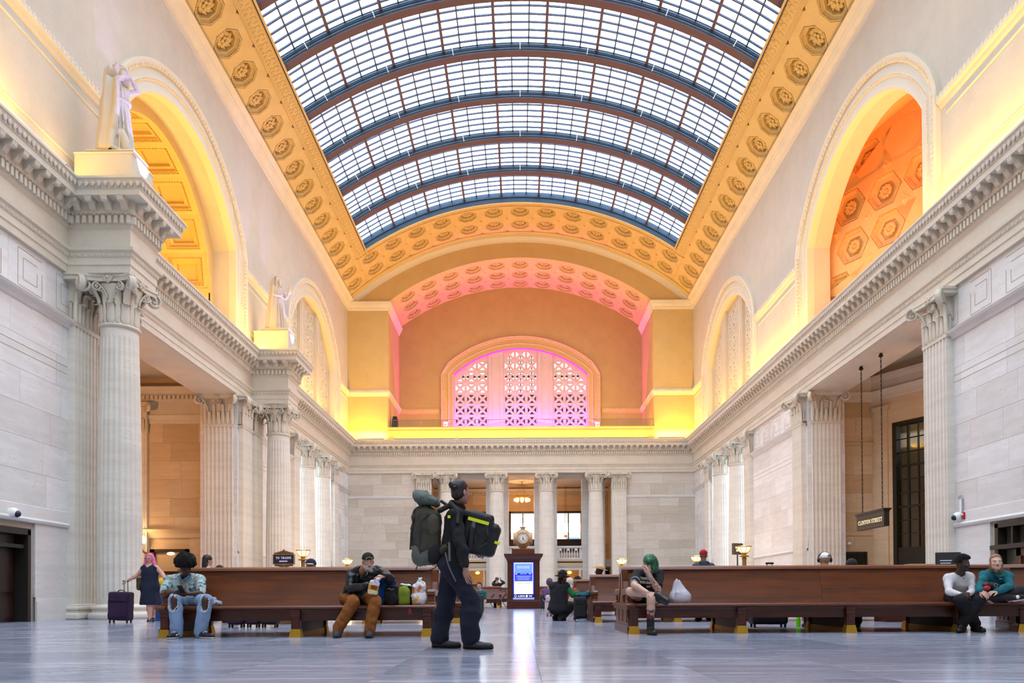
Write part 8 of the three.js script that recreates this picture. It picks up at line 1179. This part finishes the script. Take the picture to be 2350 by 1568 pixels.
// ---------------------------------------------------------------- bags and other loose things
{
  const onSeat = (px, d) => V(at(px, 1385, d).x, 0.455, -d), rc = (h, lumps) => sdf(lumps, { cell: 0.011, k: 0.04, disp: folds(0.022, 13, h) });
  let p = onSeat(884, 11.45), t = thing('blue_backpack', 'bright blue backpack on the left bench beside the old man', 'backpack', [p.x, p.y, p.z]); mesh('bag', rc(2, [rbx(V(0, 0.2, -0.05), 0.15, 0.2, 0.1, 0.07), ell(V(0.02, 0.38, 0), 0.14, 0.05, 0.1), ell(V(-0.1, 0.14, 0.06), 0.06, 0.12, 0.05)]), cloth(0x1456a8), t); mesh('strap', tube([[-0.06, 0.36, 0.05], [-0.12, 0.2, 0.12], [-0.11, 0.05, 0.1]], 0.016, 14, 6), cloth(0x0d3a78), t);
  p = onSeat(899, 11.24); t = thing('black_bag', 'black daypack on the left bench between blue and green bags', 'bag', [p.x, p.y, p.z]); mesh('bag', rc(5, [rbx(V(0, 0.155, 0), 0.11, 0.155, 0.08, 0.05), ell(V(0, 0.1, 0.07), 0.09, 0.09, 0.04)]), cloth(0x0d0e13), t); mesh('white_logo', tube([[-0.05, 0.25, 0.088], [-0.02, 0.26, 0.094], [0.01, 0.24, 0.095], [0.05, 0.255, 0.088]], 0.006, 12, 5), mat({ color: 0x9aa4b4 }), t); mesh('strap', tube([[-0.05, 0.3, 0], [0, 0.345, 0], [0.05, 0.3, 0]], 0.012, 12, 5), M.black, t);
  p = onSeat(927, 11.26); t = thing('green_bag', 'olive green rounded bag on the left bench next to the paper bag', 'bag', [p.x, p.y, p.z]); mesh('bag', sdf([rbx(V(0, 0.12, 0), 0.09, 0.12, 0.07, 0.05), ell(V(0, 0.23, 0), 0.078, 0.07, 0.06)], { cell: 0.01, k: 0.05, disp: folds(0.008, 12, 3) }), cloth(0x74831a), t); mesh('black_back', sdf([rbx(V(0.03, 0.17, -0.1), 0.09, 0.17, 0.04, 0.03)], { cell: 0.011 }), cloth(0x121216), t); mesh('white_top', sdf([cap(V(-0.05, 0.325, -0.06), V(0.09, 0.305, -0.06), 0.016)], { cell: 0.007, disp: folds(0.012, 30, 3) }), M.white, t);
  p = onSeat(961, 11.28); t = thing('paper_bag', 'crumpled white shopping bag with orange stripes tied at the top on the left bench', 'bag', [p.x, p.y, p.z]);
  mesh('bag', sdf([rbx(V(0, 0.16, 0), 0.1, 0.16, 0.07, 0.05), ell(V(0.02, 0.1, 0.02), 0.105, 0.1, 0.075), ell(V(0.02, 0.31, 0), 0.07, 0.05, 0.05)], { cell: 0.008, k: 0.05, disp: folds(0.03, 16, 8), color: (x, y, z) => { const s = (cx, cy, w, h, a) => { const u = (x - cx) * Math.cos(a) + (y - cy) * Math.sin(a), v = -(x - cx) * Math.sin(a) + (y - cy) * Math.cos(a); return Math.abs(u) < w && Math.abs(v) < h; }; return s(0.02, 0.26, 0.022, 0.05, -0.4) || s(-0.08, 0.23, 0.03, 0.045, 0.3) ? lin('#e0742a') : s(-0.03, 0.085, 0.024, 0.06, -0.8) ? lin('#e8a63a') : lin('#d3cdd2'); } }), new THREE.MeshStandardMaterial({ color: 0xffffff, vertexColors: true, roughness: 0.45 }), t);
  mesh('knot', [tube([[-0.03, 0.33, 0], [0.0, 0.38, 0.01], [0.05, 0.42, 0]], 0.014, 10, 6), tube([[0.07, 0.33, 0], [0.03, 0.38, 0], [-0.0, 0.42, 0.01]], 0.014, 10, 6), tube([[0.05, 0.36, 0.01], [0.09, 0.34, 0.02], [0.085, 0.24, 0.05]], 0.013, 10, 6)], M.white, t);
  const pb = onSeat(1561, 11.7); t = thing('plastic_bag', 'translucent white plastic bag standing on the right bench', 'bag', [pb.x, pb.y, pb.z]);
  mesh('film', sdf([ell(V(0, 0.1, 0), 0.165, 0.11, 0.12), cap(V(-0.03, 0.18, 0), V(-0.045, 0.33, 0), 0.11, 0.035), cap(V(0.02, 0.12, 0), V(-0.03, 0.3, 0), 0.13, 0.04)], { cell: 0.009, k: 0.05, disp: (x, y, z) => 0.012 * Math.sin(Math.atan2(z, x + 0.04) * 9) * clamp(y * 3) + 0.02 * noise3(x * 14, y * 10, z * 14, 3), cuts: [(x, y) => 0.003 - y] }), mat({ color: 0xe4e2ee, roughness: 0.35, transmission: 0.3, thickness: 0 }), t); mesh('tied_ears', [tube([[-0.045, 0.33, 0], [-0.06, 0.37, 0.02], [-0.05, 0.39, 0.02]], 0.014, 8, 6), tube([[-0.04, 0.33, 0], [-0.02, 0.36, -0.01], [-0.005, 0.365, 0]], 0.012, 8, 6)], M.white, t); mesh('pink_package', rbox(0.12, 0.07, 0.1, 0.02, 0.05, 0.06, 0.0), mat({ color: 0xd08a80 }), t);
  const gb = at(1832, 1440, 13.6); t = thing('green_bottle', 'bright green drink bottle on the floor behind the right bench', 'bottle', [gb.x, 0, gb.z]); mesh('bottle_body', lathe([[0, 0], [0.036, 0], [0.04, 0.02], [0.04, 0.15], [0.03, 0.18], [0, 0.18]], 16), mat({ color: 0x7ad81c, roughness: 0.3 }), t); mesh('cap', [cyl(0.034, 0.034, 0.035, 14, 0, 0.2, 0), cyl(0.012, 0.012, 0.03, 8, 0, 0.23, 0)], mat({ color: 0x2a9a2c, roughness: 0.4 }), t);
  const rb = at(376, 1350, 19.2); t = thing('recycling_bin', 'blue bin with yellow rounded lid standing behind the pink haired woman', 'bin', [rb.x, 0, rb.z]); mesh('bin_body', [rbox(0.3, 0.86, 0.32, 0.03, 0, 0.46, 0), rbox(0.34, 0.06, 0.36, 0.02, 0, 0.03, 0)], mat({ color: 0x1c4a8c, roughness: 0.45 }), t); mesh('white_band', rbox(0.31, 0.03, 0.33, 0.01, 0, 0.88, 0), M.white, t); mesh('lid', sdf([ell(V(0, 0.92, 0), 0.2, 0.2, 0.18)], { cell: 0.014, cuts: [(x, y) => 0.91 - y] }), mat({ color: 0xe8b020, roughness: 0.4 }), t);
  const pg = at(868, 1412, 11.2); t = thing('red_tassel', 'small red tassel hanging from the edge of the left bench', 'tassel', [at(941, 1400, 11.08).x, 0.42, -11.06]); mesh('threads', [0, 1, 2, 3].map((i) => tube([[0, 0, 0], [0.01 * (i - 1.5), -0.03, 0.005], [0.02 * (i - 1.5), -0.08 - 0.01 * (i % 2), 0.006]], 0.004, 6, 5)), mat({ color: 0xa02838, roughness: 0.8 }), t); mesh('knot', ball(0.012, 0, 0, 0, 8), mat({ color: 0xa02838 }), t);
  // bicycle
  const bc = at(1150, 1378, 37.6); t = thing('bicycle', 'black bicycle standing beside the far bench near the kiosk', 'bicycle', [bc.x, 0, bc.z], 0.9);
  const wheel = (x) => { const w = mesh('wheel', [new THREE.TorusGeometry(0.32, 0.018, 6, 32).translate(x, 0.338, 0)], M.black, t), sp = []; for (let i = 0; i < 14; i++) { const a = i / 14 * 2 * Math.PI; sp.push(rod(V(x, 0.338, 0), V(x + 0.31 * Math.cos(a), 0.338 + 0.31 * Math.sin(a), 0), 0.003, 4)); } mesh('spokes', sp, M.steelPipe, w); }; wheel(-0.5); wheel(0.5);
  mesh('frame', [rod(V(-0.5, 0.34, 0), V(-0.08, 0.3, 0), 0.016), rod(V(-0.5, 0.34, 0), V(-0.18, 0.8, 0), 0.014), rod(V(-0.08, 0.3, 0), V(-0.2, 0.86, 0), 0.018), rod(V(-0.18, 0.78, 0), V(0.36, 0.82, 0), 0.018), rod(V(-0.08, 0.3, 0), V(0.38, 0.72, 0), 0.02), rod(V(0.34, 0.92, 0), V(0.5, 0.34, 0), 0.016)], M.black, t); mesh('handlebar', tube([[0.28, 0.98, -0.26], [0.36, 0.98, -0.1], [0.34, 0.96, 0], [0.36, 0.98, 0.1], [0.28, 0.98, 0.26]], 0.014, 20, 6), M.steelPipe, t); mesh('saddle', ball(0.1, -0.21, 0.9, 0, 10, 1.3, 0.35, 0.7), M.black, t);
}
// ---------------------------------------------------------------- the two draped statues and their plinths
function plinth(d, label) {
  const t = thing('statue_plinth', label, 'plinth', [-11.62, 11.96, -d]); mesh('block', [planar(rbox(1.6, 1.0, 1.2, 0.01, -0.03, 0.5, 0), 3), planar(rbox(1.3, 0.18, 0.8, 0.01, 0.06, 1.1, 0), 3)], M.plaster, t); mesh('top_moulding', [rbox(1.64, 0.05, 1.24, 0.015, -0.03, 0.985, 0), rbox(1.34, 0.04, 0.84, 0.012, 0.06, 1.18, 0)], M.trim, t); return t;
}
plinth(21.25, 'pale stone block under the nearer statue on the cornice'); plinth(35.3, 'pale stone block under the farther statue on the cornice');
function statue(d, label, kind) {
  const t = thing('statue', label, 'statue', [-11.55, 13.16, -d], 0.95), pl = (f, a, y0, y1) => (x, y, z) => a * Math.sin(Math.atan2(z, x) * f + y * 1.2) * ss(y0, y1, y) * 0.5 + 0.012 * noise3(x * 9, y * 5, z * 9, 4);
  const H = { pos: V(0.04, 2.33, 0.12), q: kind ? quatTo(0.2, 0.05, 0) : quatTo(-0.1, 0.5, -0.1), s: 1.32 };
  const J = { neck: V(0, 2.12, 0.02), shL: V(-0.2, 2.02, 0.06), shR: V(0.26, 2.0, 0.02), hipL: V(-0.14, 1.3, 0), hipR: V(0.16, 1.3, 0) };
  if (kind) Object.assign(J, { elL: V(-0.28, 1.6, 0.1), wrL: V(-0.05, 1.6, 0.3), elR: V(0.36, 1.62, 0.16), wrR: V(0.46, 1.9, 0.3) }); else Object.assign(J, { elL: V(-0.2, 2.0, 0.42), wrL: V(0.02, 2.22, 0.34), elR: V(0.52, 2.12, 0.12), wrR: V(0.18, 2.5, 0.14) });
  const b = { girth: 1.25, limb: 1.35 }, parts = [sdf([...torsoPrims(J, b), ...armPrims(J, 'L', 0, 2, 0, b), ...armPrims(J, 'R', 0, 2, 0, b), cap(J.neck, H.pos, 0.075, 0.07)], { cell: 0.02, k: 0.04, color: () => [1, 1, 1] }), sdf(headPrims(H), { cell: 0.011, k: 0.025, color: () => [1, 1, 1] }), sdf(handPrims(J.wrR, kind ? V(0.2, 0.9, 0.2) : V(-0.8, -0.3, 0.1), V(-0.5, 0, -0.8), 1, 0.5, 0.12, 1.3), { cell: 0.012, k: 0.01, color: () => [1, 1, 1] }), sdf(handPrims(J.wrL, V(0.8, 0.4, 0.1), V(0, 0.4, -0.8), -1, 0.6, 0.12, 1.3), { cell: 0.012, k: 0.01, color: () => [1, 1, 1] })];
  mesh('body', joinGeo(parts), M.statue, t);
  mesh('dress', sdf([...torsoPrims(J, b, 0.025), cap(V(0, 1.4, 0), V(0.02, 0.05, 0.02), 0.2, 0.30), cap(V(0.1, 1.35, 0.05), V(0.16, 0.05, 0.12), 0.16, 0.24), cap(V(-0.1, 1.3, 0.05), V(-0.12, 0.05, 0.1), 0.16, 0.24), cap(V(-0.18, 1.66, 0), V(0.2, 1.64, 0), 0.15)], { cell: 0.02, k: 0.07, disp: (x, y, z) => 0.035 * Math.sin(Math.atan2(z - 0.02, x) * 15 + Math.sin(y * 3) * 0.8) * ss(1.7, 0.9, y) + 0.014 * Math.sin(x * 60 + y * 6) * ss(1.2, 1.8, y), cuts: [(x, y) => -y, (x, y, z) => y - 2.0] }), M.statue, t);
  mesh('girdle', sdf([cap(V(-0.14, 1.62, 0.03), V(0.16, 1.6, 0.03), 0.185)], { cell: 0.02, cuts: [(x, y) => Math.abs(y - 1.61) - 0.035] }), M.statue, t);
  const cl = kind ? [ell(V(0.0, 2.42, 0.05), 0.16, 0.17, 0.17), cap(V(-0.06, 2.3, -0.06), V(-0.22, 0.15, -0.12), 0.2, 0.26), cap(V(-0.2, 2.0, 0.05), V(-0.3, 0.12, 0.08), 0.12, 0.16), cap(V(0.16, 2.1, -0.1), V(0.14, 0.15, -0.16), 0.14, 0.22)] : [ell(V(0.0, 2.42, 0.08), 0.19, 0.18, 0.2), cap(V(-0.08, 2.35, 0), V(-0.26, 0.12, -0.06), 0.24, 0.28), cap(V(-0.24, 2.0, 0.12), V(-0.32, 0.1, 0.14), 0.16, 0.2), cap(V(-0.2, 1.95, 0.4), V(-0.22, 0.7, 0.28), 0.1, 0.1), cap(V(0.14, 2.3, -0.1), V(0.1, 0.12, -0.16), 0.16, 0.24), cap(V(-0.2, 0.7, 0.22), V(0.1, 0.16, 0.3), 0.12, 0.16), cap(V(0.05, 2.52, 0.02), V(0.26, 2.46, 0.02), 0.1, 0.06)];
  mesh('cloak', sdf(cl, { cell: 0.02, k: 0.08, disp: (x, y, z) => 0.045 * Math.sin(Math.atan2(z + 0.05, x + 0.1) * 8 + y * 1.4) + 0.05 * noise3(x * 6, y * 2.2, z * 6, 9), cuts: [(x, y) => -y, (x, y, z) => { const l = V(x, y, z).sub(H.pos).applyQuaternion(H.q.clone().invert()); return y > 2.12 ? Math.min(l.z - 0.02, 0.3) : Math.min((x - 0.02) * 0.8 + (z - 0.12) * 0.6, 0.3) - (kind ? 0 : y < 0.75 ? 0.25 : 0); }] }), M.statue, t);
  if (kind) mesh('bird', sdf([ell(V(0.46, 2.0, 0.34), 0.1, 0.2, 0.1), ell(V(0.46, 2.24, 0.36), 0.06, 0.07, 0.07), cap(V(0.46, 2.23, 0.42), V(0.46, 2.21, 0.47), 0.02, 0.008), cap(V(0.44, 1.9, 0.28), V(0.42, 1.68, 0.24), 0.05, 0.03)], { cell: 0.016, k: 0.04 }), M.statue, t);
  mesh('statue_base', rbox(0.8, 0.08, 0.76, 0.02, 0, 0.04, 0.02), M.statue, t);
  return t;
}
statue(21.25, 'nearer draped statue with hooded cloak and raised arm standing on the left cornice', 0); statue(35.3, 'farther draped statue holding a bird, standing on the left cornice', 1);
for (const d of [21.25, 35.3]) { const t = thing('accent_spotlight', d < 30 ? 'small violet spotlight on the cornice before the nearer statue' : 'small violet spotlight on the cornice before the farther statue', 'spotlight', [-10.42, 11.93, -d]), vc = new THREE.Color(0.42, 0.32, 1); mesh('can', cyl(0.09, 0.07, 0.14, 14, 0, 0.08, 0), M.black, t); mesh('glowing_lens', cyl(0.07, 0.07, 0.012, 14, 0, 0.155, 0), mat({ color: 0xffffff, emissive: vc, emissiveIntensity: 1.5 }), t); const l = new THREE.SpotLight(vc, 70, 0, 0.42, 0.5, 2); l.position.set(0, 0.19, 0); l.castShadow = true; l.name = 'violet_source'; t.add(l); l.target.position.set(-0.75, 2.2, 0); l.target.name = 'violet_aim'; t.add(l.target); }
renderer.render(scene, camera);
